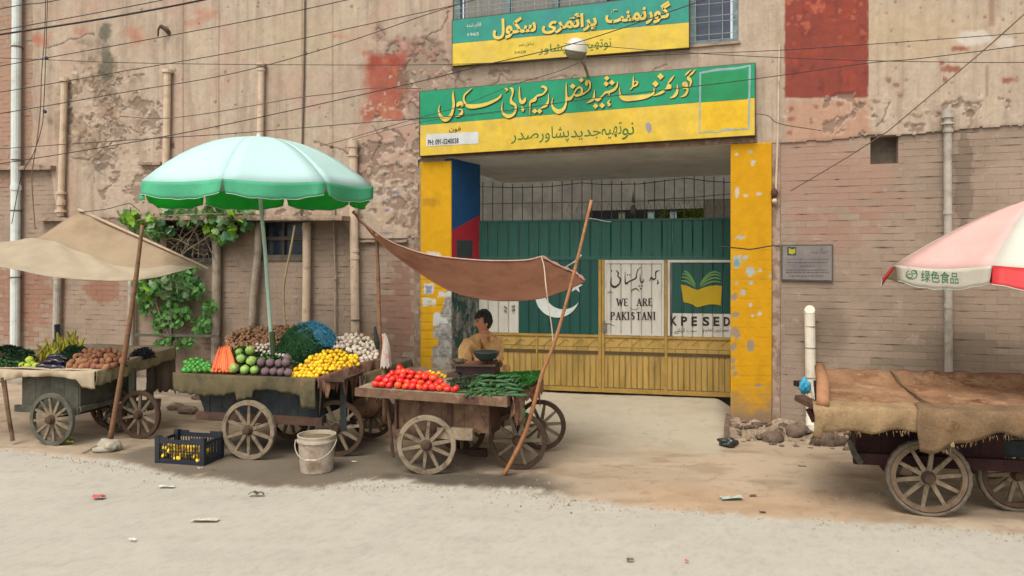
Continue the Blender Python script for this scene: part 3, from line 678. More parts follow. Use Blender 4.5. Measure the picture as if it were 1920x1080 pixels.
# rough render strip right of the right pillar and left of the left one
def pS(p):
    X, Y = p.X, p.Y
    p.mixc(sm(.45, .6, fbm(X*.09, Y*.07, 5))*.7, (140, 112, 94)); p.mixc(sm(.6, .7, fbm(X*.12, Y*.1, 6))*.6, (200, 172, 146)); p.h += .012*(fbm(X*.1, Y*.1, 7)-.5)
painted_block('render_strip', F.P(uR1+.002, 0), F.P(F.uz(1463, 500, .02)[0], 0), .1, 3.74, -.02, .018, F, pS, rgb=(184, 160, 140))
painted_block('render_strip', F.P(F.uz(779, 500, .01)[0]-.02, 0), F.P(F.uz(788, 500, .045)[0]-.002, 0), -.02, 3.62, -.02, .012, F, pS, rgb=(164, 142, 122))
painted_block('lintel', F.P(F.uz(788, 300, .04)[0], 0), F.P(F.uz(1420, 260, .04)[0], 0), 3.735, 3.96, -.02, .035, F, pS, rgb=(160, 134, 114))
# reveals
gl = G.at(899, 500); gl.z = 0; fl = F.P(uL, 0)
def pV(p):
    X, Y = p.X, p.Y
    p.mixc(sm(.5, .8, fbm(X*.08, Y*.03, 5))*.3, (56, 108, 146))
    ln = 432-(X-848)*.55; p.mixc(sm(-1, 1, Y-ln), (204, 56, 70)); p.rect(856, 450, 886, 484, (74, 84, 84), 1, 3, 1)
    m = sm(490, 500, Y+(fbm(X*.1, Y*.1, 1)-.5)*8); p.mixc(m, (58, 92, 84)); m2 = m*sm(.46, .56, fbm(X*.12, Y*.06, 15)); p.mixc(m2, (124, 126, 116)); p.h -= .004*m2
    m3 = m*sm(.55, .62, fbm(X*.3, Y*.08, 16)); p.mixc(m3*.6, (182, 184, 174)); m5 = m*sm(.6, .66, fbm(X*.2, Y*.2, 19)); p.mixc(m5*.7, (60, 64, 62))
painted_block('gate_reveal', fl+F.n*.02, gl+Vector((.01, .03, 0)), -.02, Z_CEIL-.004, -.12, 0.0, F, pV, 'left side wall of the gateway painted blue, red and green', (44, 96, 150))
def pV2(p): p.mixc(sm(.5, .7, fbm(p.X*.05, p.Y*.05, 5))*.4, (196, 150, 40))
gr = G.P(.30, 0); painted_block('gate_reveal', gr, F.P(.015, 0)-F.n*.26, -.02, Z_CEIL-.004, -.10, 0.0, F, pV2, rgb=(176, 150, 90))
m_soff = pm('soffit_limewash', (222, 224, 222), .76, var=.12, scale=2, spots=[((184, 184, 180), 1.2, .5, .75)])
sf = MB(); sf.hexa([F.P(uL-.3, Z_CEIL, -.012), F.P(.45, Z_CEIL, -.012), F.P(.75, Z_CEIL-.02, -3.3), F.P(uL-.3, Z_CEIL-.02, -3.3)], (0, 0, .16)); sf.build('soffit', m_soff, bld)
m_court = pm('courtyard_wall', (122, 118, 108), K, var=.2, scale=3, spots=[((140, 134, 122), 1.5, .5, .7)])
cw = MB(); bd = -6.2
def ub(px): return F.uz(px, 400, bd)[0]
def zb(py): return F.uz(1150, py, bd)[1]
def cq(u0, u1, z0, z1, d=bd, th=.2): cw.hexa([F.P(u0, z0, d), F.P(u1, z0, d), F.P(u1, z1, d), F.P(u0, z1, d)], F.n*-th)
zo0, zo1 = zb(470), zb(394)
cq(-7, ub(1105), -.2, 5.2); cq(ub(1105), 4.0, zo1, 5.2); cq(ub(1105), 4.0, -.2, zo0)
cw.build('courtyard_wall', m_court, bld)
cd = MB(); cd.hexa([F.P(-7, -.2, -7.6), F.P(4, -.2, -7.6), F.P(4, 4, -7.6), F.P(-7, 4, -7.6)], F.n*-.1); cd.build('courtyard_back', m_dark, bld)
pz = MB(); pz.hexa([F.P(ub(1320), 2.2, -6.1), F.P(ub(1420), 2.2, -6.1), F.P(ub(1420), zb(380), -6.1), F.P(ub(1320), zb(380), -6.1)], F.n*-.08); pz.build('shutter', pm('old_shutter', (84, 78, 66), K), bld)
for px_ in (1165, 1220, 1262):
    q = MB(); u_ = ub(px_); q.hexa([F.P(u_-.07, zo0, bd-.05), F.P(u_+.07, zo0, bd-.05), F.P(u_+.07, zo1, bd-.05), F.P(u_-.07, zo1, bd-.05)], F.n*-.1); q.build('window_post', m_court if px_ == 1165 else m_wf, bld)
# building's flat roof so that the top is closed
# ------------------------------------------------------------------ lettering tools
class Ink:
    """Brush strokes laid on a plane as thin raised paint; every stroke a hair above the one before."""
    def __init__(s, plane, d): s.mn = .3 if d >= 0 and isinstance(plane, Pl) and not getattr(plane, 'metric', 0) else .001; s.pl = plane; s.d = d; s.mb = MB(); s.n = 0
    def P(s, x, y, k=0): return s.pl.at(x, y, s.d+s.n*.00012+k)
    def poly(s, pts): s.mb.add([s.P(x, y) for x, y in pts], [tuple(reversed(range(len(pts))))]); s.n += 1
    def stroke(s, pts, n=5):
        """pts: (x, y, width) in survey units"""
        q = spl(pts, n) if len(pts) > 2 else spl(pts, 4); lft = []; rgt = []
        for i, p in enumerate(q):
            a = q[max(i-1, 0)]; b = q[min(i+1, len(q)-1)]; dx, dy = b[0]-a[0], b[1]-a[1]; l = math.hypot(dx, dy) or 1
            w_ = max(p[2], s.mn)/2; lft.append((p[0]-dy/l*w_, p[1]+dx/l*w_)); rgt.append((p[0]+dy/l*w_, p[1]-dx/l*w_))
        vs = [s.P(x, y) for pr in zip(lft, rgt) for x, y in pr]
        s.mb.add(vs, [(2*i, 2*i+2, 2*i+3, 2*i+1) for i in range(len(q)-1)]); s.n += 1
    def dot(s, x, y, r, rot=45, n=4):
        s.poly([(x+r*math.cos(R(rot+360*i/n)), y-r*math.sin(R(rot+360*i/n))) for i in range(n)])
    def done(s, name, mat, parent): return s.mb.build(name, mat, parent)
_AR = {'ا': 'FE8D FE8E', 'آ': 'FE81 FE82', 'ب': 'FE8F FE90 FE91 FE92', 'پ': 'FB56 FB57 FB58 FB59', 'ت': 'FE95 FE96 FE97 FE98', 'ٹ': 'FB66 FB67 FB68 FB69', 'ج': 'FE9D FE9E FE9F FEA0',
       'ح': 'FEA1 FEA2 FEA3 FEA4', 'د': 'FEA9 FEAA', 'ر': 'FEAD FEAE', 'س': 'FEB1 FEB2 FEB3 FEB4', 'ش': 'FEB5 FEB6 FEB7 FEB8', 'ص': 'FEB9 FEBA FEBB FEBC', 'ع': 'FEC9 FECA FECB FECC',
       'ف': 'FED1 FED2 FED3 FED4', 'ق': 'FED5 FED6 FED7 FED8', 'ک': 'FB8E FB8F FB90 FB91', 'گ': 'FB92 FB93 FB94 FB95', 'ل': 'FEDD FEDE FEDF FEE0', 'م': 'FEE1 FEE2 FEE3 FEE4',
       'ن': 'FEE5 FEE6 FEE7 FEE8', 'و': 'FEED FEEE', 'ہ': 'FBA6 FBA7 FBA8 FBA9', 'ھ': 'FBAA FBAB FBAC FBAD', 'ی': 'FBFC FBFD FBFE FBFF', 'ئ': 'FE89 FE8A FE8B FE8C', 'ے': 'FBAE FBAF'}
def shape(txt):
    out = []
    for i, ch in enumerate(txt):
        if ch not in _AR: out.append(ch); continue
        f = [chr(int(h, 16)) for h in _AR[ch].split()]
        pj = i > 0 and txt[i-1] in _AR and len(_AR[txt[i-1]].split()) == 4
        nj = i+1 < len(txt) and txt[i+1] in _AR and len(f) == 4
        out.append(f[3] if pj and nj else f[2] if nj else f[1] if pj else f[0])
    return ''.join(reversed(out))
def text_mesh(txt, bold=0.0):
    c = bpy.data.curves.new('lettering', 'FONT'); c.body = txt; c.offset = bold; c.resolution_u = 3
    o = bpy.data.objects.new('lettering', c); COL.objects.link(o)
    dg = bpy.context.evaluated_depsgraph_get(); me = bpy.data.meshes.new_from_object(o.evaluated_get(dg))
    bpy.data.objects.remove(o); bpy.data.curves.remove(c)
    V = np.array([v.co[:2] for v in me.vertices]) if len(me.vertices) else np.zeros((0, 2)); Fs = [tuple(p.vertices) for p in me.polygons]
    bm = bmesh.new(); bm.from_mesh(me); isl = {}; k = 0            # glyph islands, for the hair of height between overlapping ones
    for v in bm.verts:
        if v.index in isl: continue
        st_ = [v]
        while st_:
            a = st_.pop()
            if a.index in isl: continue
            isl[a.index] = k; st_ += [e.other_vert(a) for e in a.link_edges]
        k += 1
    bm.free(); bpy.data.meshes.remove(me); return V, Fs, isl
def letter(plane, d, txt, quad, mat, parent, bold=0.0, shadow=None, sdx=1.2, sdy=1.4, name='lettering'):
    """quad: (x0, x1, top at x0, height, slope) of the word's bounding box"""
    V, Fs, isl = text_mesh(txt, bold)
    if not len(V): return
    lo, hi = V.min(0), V.max(0); x0, x1, yt, h, sl_ = quad
    def mk(dx, dy, dd_, m, nm):
        mb = MB(); vs = []
        for i, (a, b_) in enumerate(V):
            tx = (a-lo[0])/(hi[0]-lo[0]); ty = (hi[1]-b_)/(hi[1]-lo[1]); x = x0+(x1-x0)*tx
            vs.append(plane.at(x+dx, yt+h*ty+sl_*(x-x0)+dy, dd_+(isl[i] % 7)*.00015))
        mb.add(vs, Fs); return mb.build(nm, m, parent)
    if shadow: mk(sdx, sdy, d-.0012, shadow, 'lettering_shadow')
    return mk(0, 0, d, mat, name)
def paint_mat(name, rgb, var=.17, k=K, rough=.55, **kw): return pm(name, rgb, k, rough, var, 5, 70, .15, .002, spec=.35, **kw)
m_ly = paint_mat('letter_yellow', (244, 214, 96)); m_lk = paint_mat('letter_black', (52, 44, 30)); m_lg = paint_mat('letter_green', (46, 120, 50)); m_lw = paint_mat('letter_white', (226, 232, 224)); m_lkk = paint_mat('letter_ink', (48, 34, 32))
m_sg = paint_mat('sign_green', (10, 160, 112), spots=[((70, 176, 140), 1.8, .62, .72)]); m_sy = paint_mat('sign_yellow', (240, 202, 62), spots=[((230, 196, 96), 1.3, .5, .7)])
m_st = paint_mat('sign_teal', (44, 158, 138), spots=[((60, 140, 150), 2, .55, .7)]); m_sy2 = paint_mat('sign_lemon', (240, 206, 70), spots=[((232, 198, 92), 1.3, .5, .7)])
m_sedge = paint_mat('sign_edge', (92, 74, 56))
def board(nm, pl_, pts, d0, d1, mat, parent):
    mb = MB(); q = [pl_.at(x, y, d1) for x, y in pts]; mb.hexa(q, pl_.n*(d0-d1)); return mb.build(nm, mat, parent)
# lower sign of the high school; hangs slightly out of level like the real one
D1 = .155
sg = thing('school_sign', 'wide green and yellow board with large yellow Urdu lettering directly over the gateway', 'sign', F.at(1100, 292, .12))
board('backing_board', F, [(786, 294), (1417, 255), (1417, 117), (786, 171)], .05, .125, m_sedge, sg)
board('yellow_panel', F, [(788, 292), (1415, 253), (1415, 183.5), (788, 235)], .126, D1, m_sy, sg)
board('green_panel', F, [(788, 234.6), (1415, 183), (1415, 118.5), (788, 172)], .126, D1, m_sg, sg)
Z9 = 9.0
W1 = [((1140, 110), [
 [(1300, 285, 10), (1345, 238, 30), (1405, 185, 8)], [(1360, 300, 10), (1420, 245, 34), (1478, 185, 8)],
 [(1345, 300, 20), (1360, 335, 60), (1398, 380, 44), (1395, 430, 24), (1368, 478, 10)],
 [(1262, 455, 40), (1300, 432, 92), (1345, 470, 30)], [(1262, 512, 10), (1340, 508, 26), (1330, 570, 40), (1290, 620, 38), (1225, 648, 8)],
 [(1172, 430, 10), (1172, 520, 30), (1152, 590, 52), (1105, 640, 40), (1042, 668, 6)],
 [(1118, 282, 8), (1065, 350, 32), (1012, 418, 16)], [(1015, 425, 20), (1030, 470, 95), (1058, 505, 30)], [(955, 522, 12), (1005, 505, 40), (1060, 508, 26)],
 [(950, 545, 40), (890, 578, 44), (830, 605, 26), (765, 622, 12)], [(776, 490, 10), (776, 545, 22), (760, 590, 32), (715, 620, 30)],
 [(196, 485, 10), (200, 580, 26), (225, 645, 60), (300, 672, 92), (450, 664, 88), (600, 644, 76), (700, 618, 50), (770, 585, 14)],
 [(427, 300, 10), (427, 380, 26), (418, 470, 26), (372, 525, 16)], [(425, 470, 20), (475, 445, 34), (498, 408, 28), (470, 382, 16), (436, 398, 12)]],
 [(885, 300, 68), (800, 425, 66)]),
 ((980, 110), [
 [(1605, 385, 8), (1592, 460, 28), (1545, 520, 46), (1470, 558, 42), (1400, 572, 38), (1350, 620, 22), (1312, 660, 42), (1262, 692, 62), (1212, 668, 22)],
 [(1214, 520, 8), (1206, 620, 30), (1188, 685, 44), (1130, 725, 34), (1078, 752, 6)], [(1455, 560, 34), (1462, 622, 8)],
 [(1478, 690, 8), (1442, 740, 36), (1465, 780, 44), (1436, 795, 10)],
 [(1085, 460, 20), (1078, 420, 50), (1098, 385, 60), (1130, 400, 36), (1138, 460, 24), (1125, 515, 22), (1075, 562, 20), (1000, 600, 32), (910, 622, 42), (856, 600, 12)],
 [(862, 600, 16), (905, 520, 26), (950, 485, 28), (992, 500, 36), (1000, 560, 36), (965, 605, 24)],
 [(735, 408, 8), (735, 550, 28), (738, 660, 34), (728, 760, 32), (690, 850, 52), (605, 892, 78), (530, 850, 54), (493, 760, 22), (510, 655, 6)],
 [(745, 640, 20), (780, 680, 52), (830, 650, 40), (860, 590, 14)],
 [(436, 600, 8), (435, 700, 26), (402, 780, 46), (360, 812, 38), (298, 842, 6)],
 [(312, 490, 14), (340, 470, 36), (392, 500, 46), (385, 550, 30), (335, 600, 28), (262, 622, 36), (228, 636, 20)],
 [(228, 640, 30), (200, 692, 62), (142, 722, 42), (124, 765, 24), (122, 955, 6)]],
 [(1420, 330, 52), (1408, 425, 54), (1508, 405, 56), (1230, 800, 56), (1340, 790, 58), (990, 360, 50), (845, 465, 56), (203, 885, 54), (285, 885, 54)]),
 ((810, 120), [
 [(1480, 375, 8), (1475, 480, 28), (1482, 580, 34), (1512, 650, 56), (1560, 620, 50), (1576, 568, 20)], [(1510, 712, 8), (1532, 762, 52), (1532, 805, 22)],
 [(1318, 400, 14), (1356, 428, 46), (1360, 500, 28), (1334, 580, 30), (1345, 650, 58), (1402, 692, 44), (1415, 760, 32), (1372, 850, 46), (1280, 882, 64), (1208, 840, 44), (1178, 760, 22), (1190, 640, 6)],
 [(1272, 398, 10), (1222, 412, 26), (1275, 432, 20), (1232, 470, 6)],
 [(1172, 505, 8), (1142, 560, 34), (1050, 620, 42), (900, 680, 56), (750, 710, 68), (625, 712, 72), (562, 662, 40), (536, 600, 30), (548, 528, 24), (602, 470, 26), (672, 410, 8)],
 [(432, 730, 30), (440, 680, 56), (485, 665, 74), (520, 712, 40)], [(440, 762, 16), (500, 775, 22), (502, 830, 44), (452, 872, 34), (395, 898, 5)],
 [(358, 452, 6), (356, 560, 38), (366, 680, 40), (345, 800, 40), (300, 892, 60), (220, 935, 78), (148, 880, 54), (113, 790, 24), (130, 690, 6)]], [])]
def laystrokes(words, zf, plane, d, dx, dy, mat, nm, parent, grow=0):
    ik = Ink(plane, d)
    for (o_, st_, dots) in words:
        for s_ in st_: ik.stroke([(o_[0]+x/zf+dx, o_[1]+y/zf+dy, (w_+grow)/zf) for x, y, w_ in s_])
        for x, y, r_ in dots: ik.dot(o_[0]+x/zf+dx, o_[1]+y/zf+dy, (r_+grow)/zf*.86, 90)
    return ik.done(nm, mat, parent)
laystrokes(W1, Z9, F, D1+.001, 1.6, 1.6, m_lk, 'lettering_shadow', sg, 6)
laystrokes(W1, Z9, F, D1+.009, 0, 0, m_ly, 'lettering', sg, 0)
for wd, x0, x1, yt, h in (('نو', 1166, 1189, 231, 31), ('تھیہ', 1128, 1166, 231, 31), ('جدید', 1070, 1127, 245, 18), ('پشاور', 1011, 1067, 239, 31), ('صدر', 958, 1010, 250, 20)):
    letter(F, D1+.002, shape(wd), (x0, x1, yt, h, -.07), m_lg, sg, .004)
mb = MB(); mb.hexa([F.at(799, 274.5, D1+.004), F.at(897, 269, D1+.004), F.at(897, 247, D1+.004), F.at(799, 252, D1+.004)], F.n*-.0035); mb.build('phone_plate', paint_mat('plate_white', (226, 228, 226)), sg)
letter(F, D1+.005, 'PH: 091-5240038', (802, 860, 262, 10.5, -.06), m_lkk, sg, .03)
letter(F, D1+.002, shape('فون'), (842, 864, 238, 11, -.06), m_lkk, sg, .01)
ik = Ink(F, D1+.002); sv = paint_mat('silver_outline', (160, 186, 180))
ik.stroke([(1312, 249, 2), (1312.5, 190, 3), (1313, 136, 3.2)]); ik.stroke([(1311, 137, 3), (1345, 131, 4.5), (1380, 128, 4), (1406, 123, 3)]); ik.stroke([(1406, 122, 4), (1405, 180, 3.5), (1404, 243, 3)]); ik.stroke([(1311, 249.5, 1.5), (1330, 247, 3), (1345, 248, 2), (1362, 243, 4.5), (1385, 243, 2), (1405, 241, 3)])
ik.done('frame_outline', sv, sg)
mb = MB(); c_ = [(1316, 246), (1401, 240), (1401, 187), (1316, 193)]; mb.hexa([F.at(x, y, D1+.0016) for x, y in c_], F.n*-.0012); mb.build('yellow_patch', paint_mat('patch_yellow', (246, 196, 8)), sg)
mb = MB(); c_ = [(1316, 192), (1401, 186), (1401, 131), (1380, 132), (1360, 136), (1340, 136), (1316, 141)]; mb.add([F.at(x, y, D1+.0016) for x, y in c_], [tuple(range(7))]); mb.build('green_patch', paint_mat('patch_green', (16, 150, 88)), sg)
mb = MB(); c_ = [(1210, 232), (1216, 229), (1221, 233), (1222, 243), (1217, 251), (1212, 243)]; mb.add([F.at(x, y, D1+.0015) for x, y in c_], [tuple(range(6))]); mb.build('flaked_spot', paint_mat('flake_grey', (168, 158, 166)), sg)
# upper sign of the primary school, in front of the window
D2 = .13
s2 = thing('school_sign', 'smaller teal and yellow board with Urdu lettering fixed across the upper window', 'sign', F.at(1070, 105, .1))
board('backing_board', F, [(847, 125), (1293, 90), (1293, -16), (847, 37)], .03, .10, m_sedge, s2)
board('yellow_panel', F, [(848.5, 123), (1291.5, 88.5), (1291.5, 42), (848.5, 82)], .101, D2, m_sy2, s2)
board('teal_panel', F, [(848.5, 81.6), (1291.5, 41.6), (1291.5, -14), (848.5, 38.5)], .101, D2, m_st, s2)
for wd, q in (('سکول', (924, 1005, 36, 39, -.09)), ('پرائمری', (1016, 1119, 30, 37, -.085)), ('گورنمنٹ', (1135, 1257, 11, 41, -.085))):
    letter(F, D2+.008, shape(wd), q, m_ly, s2, .035, shadow=m_lk, sdx=1.5, sdy=1.5)
for wd, q in (('نوتھیہ', (1096, 1146, 76, 21, -.08)), ('پشاور', (1010, 1062, 84, 21, -.08)), ('سکول نمبر', (972, 1001, 80, 8, -.09))):
    letter(F, D2+.002, shape(wd), q, m_lg, s2, .004)
letter(F, D2+.002, '2428', (964, 986, 96, 5, -.07), m_lg, s2)
letter(F, D2+.002, shape('قائم شدہ'), (875, 902, 43, 12, -.08), m_lw, s2, .01); letter(F, D2+.002, '1965', (877, 898, 62, 6, -.08), m_lw, s2, .01)

# ------------------------------------------------------------------ the gate
gt = thing('steel_gate', 'painted steel gate with green, white and yellow panels closing the gateway', 'gate', G.at(1130, 735))
m_gg = pm('gate_green', (36, 98, 84), K, .5, .15, 3, 60, .2, spots=[((66, 112, 100), 2.2, .62, .72)], rnd=.05, spec=.35, stretch=(6, 6, .8))
m_gd = pm('gate_dark_green', (26, 84, 74), K, .5, .15, 3, 60, .2, spots=[((58, 98, 90), 2.5, .62, .74)], rnd=.05, spec=.35, stretch=(6, 6, .8))
m_gw = pm('gate_white', (222, 216, 202), K, .55, .1, 3, 60, .2, spots=[((176, 164, 146), 2.0, .60, .76)], rnd=.03, spec=.3, stretch=(5, 5, 1))
m_gy = pm('gate_yellow', (196, 160, 86), K, .55, .14, 3, 60, .2, spots=[((150, 126, 60), 1.2, .5, .7)], rnd=.06, spec=.3, stretch=(5, 5, .8))
m_gyf = pm('gate_frame_yellow', (188, 150, 74), K, .55, .2, 5, 60, .2, spots=[((136, 106, 60), 3.0, .55, .7)], spec=.3)
m_gfz = pm('gate_frieze', (150, 118, 62), K, .6, .2, 5)
m_gdk = pm('gate_rail_dark', (96, 78, 48), K, .6, .2, 5)
zt = [G.uz(1150, y)[1] for y in (415, 487, 628, 734)]
ZT, ZM, ZL, ZB = zt
def gz_(py, px=1150): return G.uz(px, py)[1]
def gq(nm, px0, px1, z0, z1, d0, d1, mat, parent=gt, label=None, pxs=True):
    u0 = G.uz(px0, 500, d1)[0] if pxs else px0; u1 = G.uz(px1, 500, d1)[0] if pxs else px1
    mb = MB(); mb.hexa([G.P(u0, z0, d1), G.P(u1, z0, d1), G.P(u1, z1, d1), G.P(u0, z1, d1)], G.n*(d0-d1)); return mb.build(nm, mat, parent, label=label)
def gslat(px0, px1, z0, z1, mat, d=0.0, dep=.014, parent=gt):
    """folded strip with chamfered edges"""
    u0 = G.uz(px0, 500)[0]; u1 = G.uz(px1, 500)[0]; e_ = min(.012, (u1-u0)*.2); mb = MB()
    pr = [(u0, d-dep), (u0+e_, d), (u1-e_, d), (u1, d-dep)]
    mb.add([G.P(u, z0, q) for u, q in pr]+[G.P(u, z1, q) for u, q in pr]+[G.P(u0, z0, d-.02), G.P(u1, z0, d-.02), G.P(u0, z1, d-.02), G.P(u1, z1, d-.02)],
           [(0, 1, 5, 4), (1, 2, 6, 5), (2, 3, 7, 6), (8, 0, 4, 10), (3, 9, 11, 7), (8, 9, 3, 2, 1, 0), (10, 4, 5, 6, 7, 11), (9, 8, 10, 11)])
    return mb.build('slat', mat, parent)
# upper green sheet in strips
x = 896.0
while x < 1385: gslat(x, x+18.6, ZM+.045, ZT, m_gg); x += 19.2
# middle panels in strips
x = 896.0
segs = []
while x < 1382:
    segs.append((x, min(x+18.6, 1385))); x += 19.2
for a, b_ in segs:
    c_ = (a+b_)/2
    if 1121 < c_ < 1133 or 1244 < c_ < 1256: continue
    if c_ < 971: gslat(a, b_, ZL, ZM, m_gw, -.004)
    elif c_ < 1121: gslat(a, b_, ZL, ZM, m_gd, -.004)
    elif c_ < 1244: gslat(max(a, 1134), min(b_, 1243), ZL, ZM, m_gw, -.004)
    else:
        zs_ = gz_(588, 1310); gslat(max(a, 1256), b_, zs_+.002, ZM-.03, m_gd, -.004); gslat(max(a, 1256), b_, ZL, zs_, m_gw, -.0035)
# lower yellow ribs
x = 898.0
while x < 1382: gslat(x, x+10.2, ZB+.06, gz_(662), m_gy, 0, .012); x += 11.0
x = 898.0
while x < 1382: gslat(x, x+20, gz_(659), gz_(652), m_gy, -.004, .006); x += 20.5
for (y0, y1, d1, m_) in ((633, 628.5, .012, m_gyf), (651, 633.5, -.004, m_gy), (664.5, 659.5, .012, m_gdk), (736, 728, .014, m_gyf)):
    gq('rail', 896, 1388, gz_(y0), gz_(y1), -.03, d1, m_)
for i in range(17):                      # zigzag in the frieze
    a = 905+i*28; mb = MB(); mb.beam(G.at(a, 649, -.002), G.at(a+16, 636, -.002), .006, .010, up=G.n); mb.beam(G.at(a+16, 636, -.001), G.at(a+22, 640, -.001), .006, .010, up=G.n)
    if not (1115 < a+12 < 1140): mb.build('frieze_bar', m_gfz, gt)
for px0, px1, m_, d_ in ((1122, 1127, m_gyf, .03), (1128, 1133, m_gyf, .026), (1246, 1251, m_gyf, .022), (1005, 1008, m_gyf, .016)):
    z1_ = ZM-.0 if px0 > 1010 else gz_(628)
    gq('post', px0, px1, ZB-.01, z1_, -.04, d_, m_)
gq('rail', 896, 1388, ZM, ZM+.042, -.03, .006, m_gg)
for (a, b_, y0, y1, d_) in ((1133.5, 1245, 494, 487.5, .010), (1133.5, 1137, 627, 494.2, .0101), (1240.5, 1245, 627, 494.2, .0101), (1252, 1388, 492, 487.5, .010), (1252, 1256, 627, 492.2, .0101), (1133.5, 1245, 628, 625.8, .012)):
    gq('panel_frame', a, b_, gz_(y0), gz_(y1), -.01, d_, m_gw)
for px_ in (1126, 1249): gq('post', px_-1.5, px_+1.5, ZM+.043, ZT+.01, -.03, .012, m_gg)
gq('rail', 896, 1388, ZT+.001, ZT+.035, -.03, .012, m_gg)
# bars above with rounded tops and a sagging cable
m_bar2 = pm('gate_bars', (78, 72, 64), K, .6, .2, 6)
x = 905.0; i = 0
while x < 1384:
    mb = MB(); top = 3.42+.03*math.sin(x*.03)
    mb.tube([G.at(x, 415, -.01)*1, G.P(G.uz(x, 415)[0], ZT+.2, -.01), G.P(G.uz(x, 415)[0], top, -.01)], .007, 6); mb.build('bar', m_bar2, gt); x += 18.6
    if i == 14: x += 6
    i += 1
mb = MB(); mb.tube([G.P(G.uz(896, 400)[0], 3.10, -.012), G.P(G.uz(1388, 400)[0], 3.10, -.012)], .006, 6); mb.build('bar', m_bar2, gt)
x = 1060.0
while x < 1372:
    mb = MB(); zz = ZT+.16
    mb.tube([G.P(G.uz(x+2, 400)[0], zz, .0), G.P(G.uz(x+7.5, 400)[0], zz+.12, .0), G.P(G.uz(x+13, 400)[0], zz, .0)], .0045, 5); mb.build('scroll', m_bar2, gt); x += 18.6
mb = MB(); mb.ico(G.at(1187, 393, .02), .05, 2, .1, sc=(1, .5, 1.3)); mb.tube([G.at(1187, 380, .02), G.at(1187, 360, .02)], [.02, .004], 6); mb.build('finial', m_bar2, gt)
mb = MB(); mb.tube([G.at(900, 350, .02), G.at(960, 352, .02), G.at(1030, 350, .02), G.at(1090, 343, .02), G.at(1130, 346, .02), G.at(1200, 345, .02), G.at(1285, 334, .02), G.at(1330, 340, .02), G.at(1385, 343, .02)], .006, 5)
tag(mb.build('cable', pm('black_cable', (40, 38, 38), .8, .6, .1, bump=0)), 'thin black cable sagging along the top of the gate bars', 'cable')
mb = MB(); mb.tube([G.at(1215, 377, .03), G.at(1222, 375, .03), G.at(1300, 370, .03), G.at(1385, 362, .03)], [.02, .008, .006, .006], 6)
tag(mb.build('iron_rod', m_bar2), 'thin iron rod lying across the gate bars below the sagging cable', 'rod')
mb = MB(); mb.tube([G.at(1100, 409, .04), G.at(1118, 411, .04), G.at(1135, 415, .04), G.at(1146, 416, .04)], .007, 5)
tag(mb.build('string', m_lw), 'short white string caught on top of the green gate sheet', 'string')
# emblems
d_ = .0105
ik = Ink(G, .006); oc = (1045, 554); ic = (1056.5, 544); ro, ri = 41.5, 36.0
a0 = math.degrees(math.atan2(-(ic[1]-oc[1]), ic[0]-oc[0]))
pts = []
dist = math.hypot(ic[0]-oc[0], ic[1]-oc[1]); ca = math.degrees(math.acos((ro*ro+dist*dist-ri*ri)/(2*ro*dist))); cb = math.degrees(math.acos(-(ri*ri+dist*dist-ro*ro)/(2*ri*dist)))
for i in range(31): a = R(a0+ca+(360-2*ca)*i/30); pts.append((oc[0]+ro*math.cos(a), oc[1]-ro*math.sin(a)))
inn = []
for i in range(31): a = R(a0+cb+(360-2*cb)*i/30); inn.append((ic[0]+ri*math.cos(a), ic[1]-ri*math.sin(a)))
vs = [ik.P(*p) for p in pts]+[ik.P(*p) for p in inn]
ik.mb.add(vs, [(i, i+1, 31+i+1, 31+i) for i in range(30)]); ik.n += 1
st5 = []
for i in range(10): rr_ = 13.5 if i % 2 == 0 else 5.4; a = R(90+36*i-4); st5.append((1080+rr_*math.cos(a), 537-rr_*math.sin(a)))
c5 = ik.P(1080, 537); ik.mb.add([c5]+[ik.P(*p) for p in st5], [(0, 1+(i+1) % 10, 1+i) for i in range(10)])
ik.done('crescent_and_star', m_lw, gt)
m_by = pm('emblem_yellow', (196, 164, 22), K, .5, .12, 3); m_bs = pm('emblem_page', (112, 158, 88), K, .5, .1, 3)
def E(x, y): return (1120+x/6.75, 480+y/6.75)
ik = Ink(G, .004)
lp = [(1058, 362), (1120, 372), (1200, 405), (1268, 432), (1340, 400), (1420, 378), (1500, 370), (1578, 380)]; lb = [(1090, 585), (1140, 592), (1200, 612), (1262, 650), (1330, 632), (1420, 612), (1500, 612), (1562, 628)]
vs = [ik.P(*E(*p)) for p in lp]+[ik.P(*E(*p)) for p in lb]; ik.mb.add(vs, [(i, 8+i, 9+i, i+1) for i in range(7)]); ik.done('book_emblem', m_by, gt)
ik = Ink(G, .004)
for k_, (dy, e0) in enumerate(((0, 1062), (-46, 1062), (-88, 1074), (-122, 1095))):
    ik.stroke([(*E(e0, 312+dy*.9), 1.6), (*E(1120, 318+dy), 3.2), (*E(1180, 350+dy*.8), 2.6), (*E(1240, 400+dy*.35), 1)])
    ik.stroke([(*E(1565, 335+dy*.9), 1.6), (*E(1480, 322+dy), 3.0), (*E(1390, 345+dy*.85), 2.8), (*E(1300, 395+dy*.35), 1)])
ik.done('book_emblem', m_bs, gt)
# KPESED
for ch, a, b_ in (('K', 928, 1010), ('P', 1058, 1138), ('E', 1190, 1262), ('S', 1332, 1418), ('E', 1470, 1545), ('D', 1600, 1678)):
    dz_ = .0 if ch != 'D' else 0
    letter(G, .001, ch, (1120+a/6.75, 1120+b_/6.75, 480+(762+(a-928)*.012)/6.75, 17.5, .01), m_lkk, gt, .035)
letter(G, .001, shape('معیاری تعلیم'), (1318, 1366, 615, 9, .01), m_lkk, gt); letter(G, .001, shape('سب کیلئے'), (1264, 1306, 615, 10, .01), m_lkk, gt)
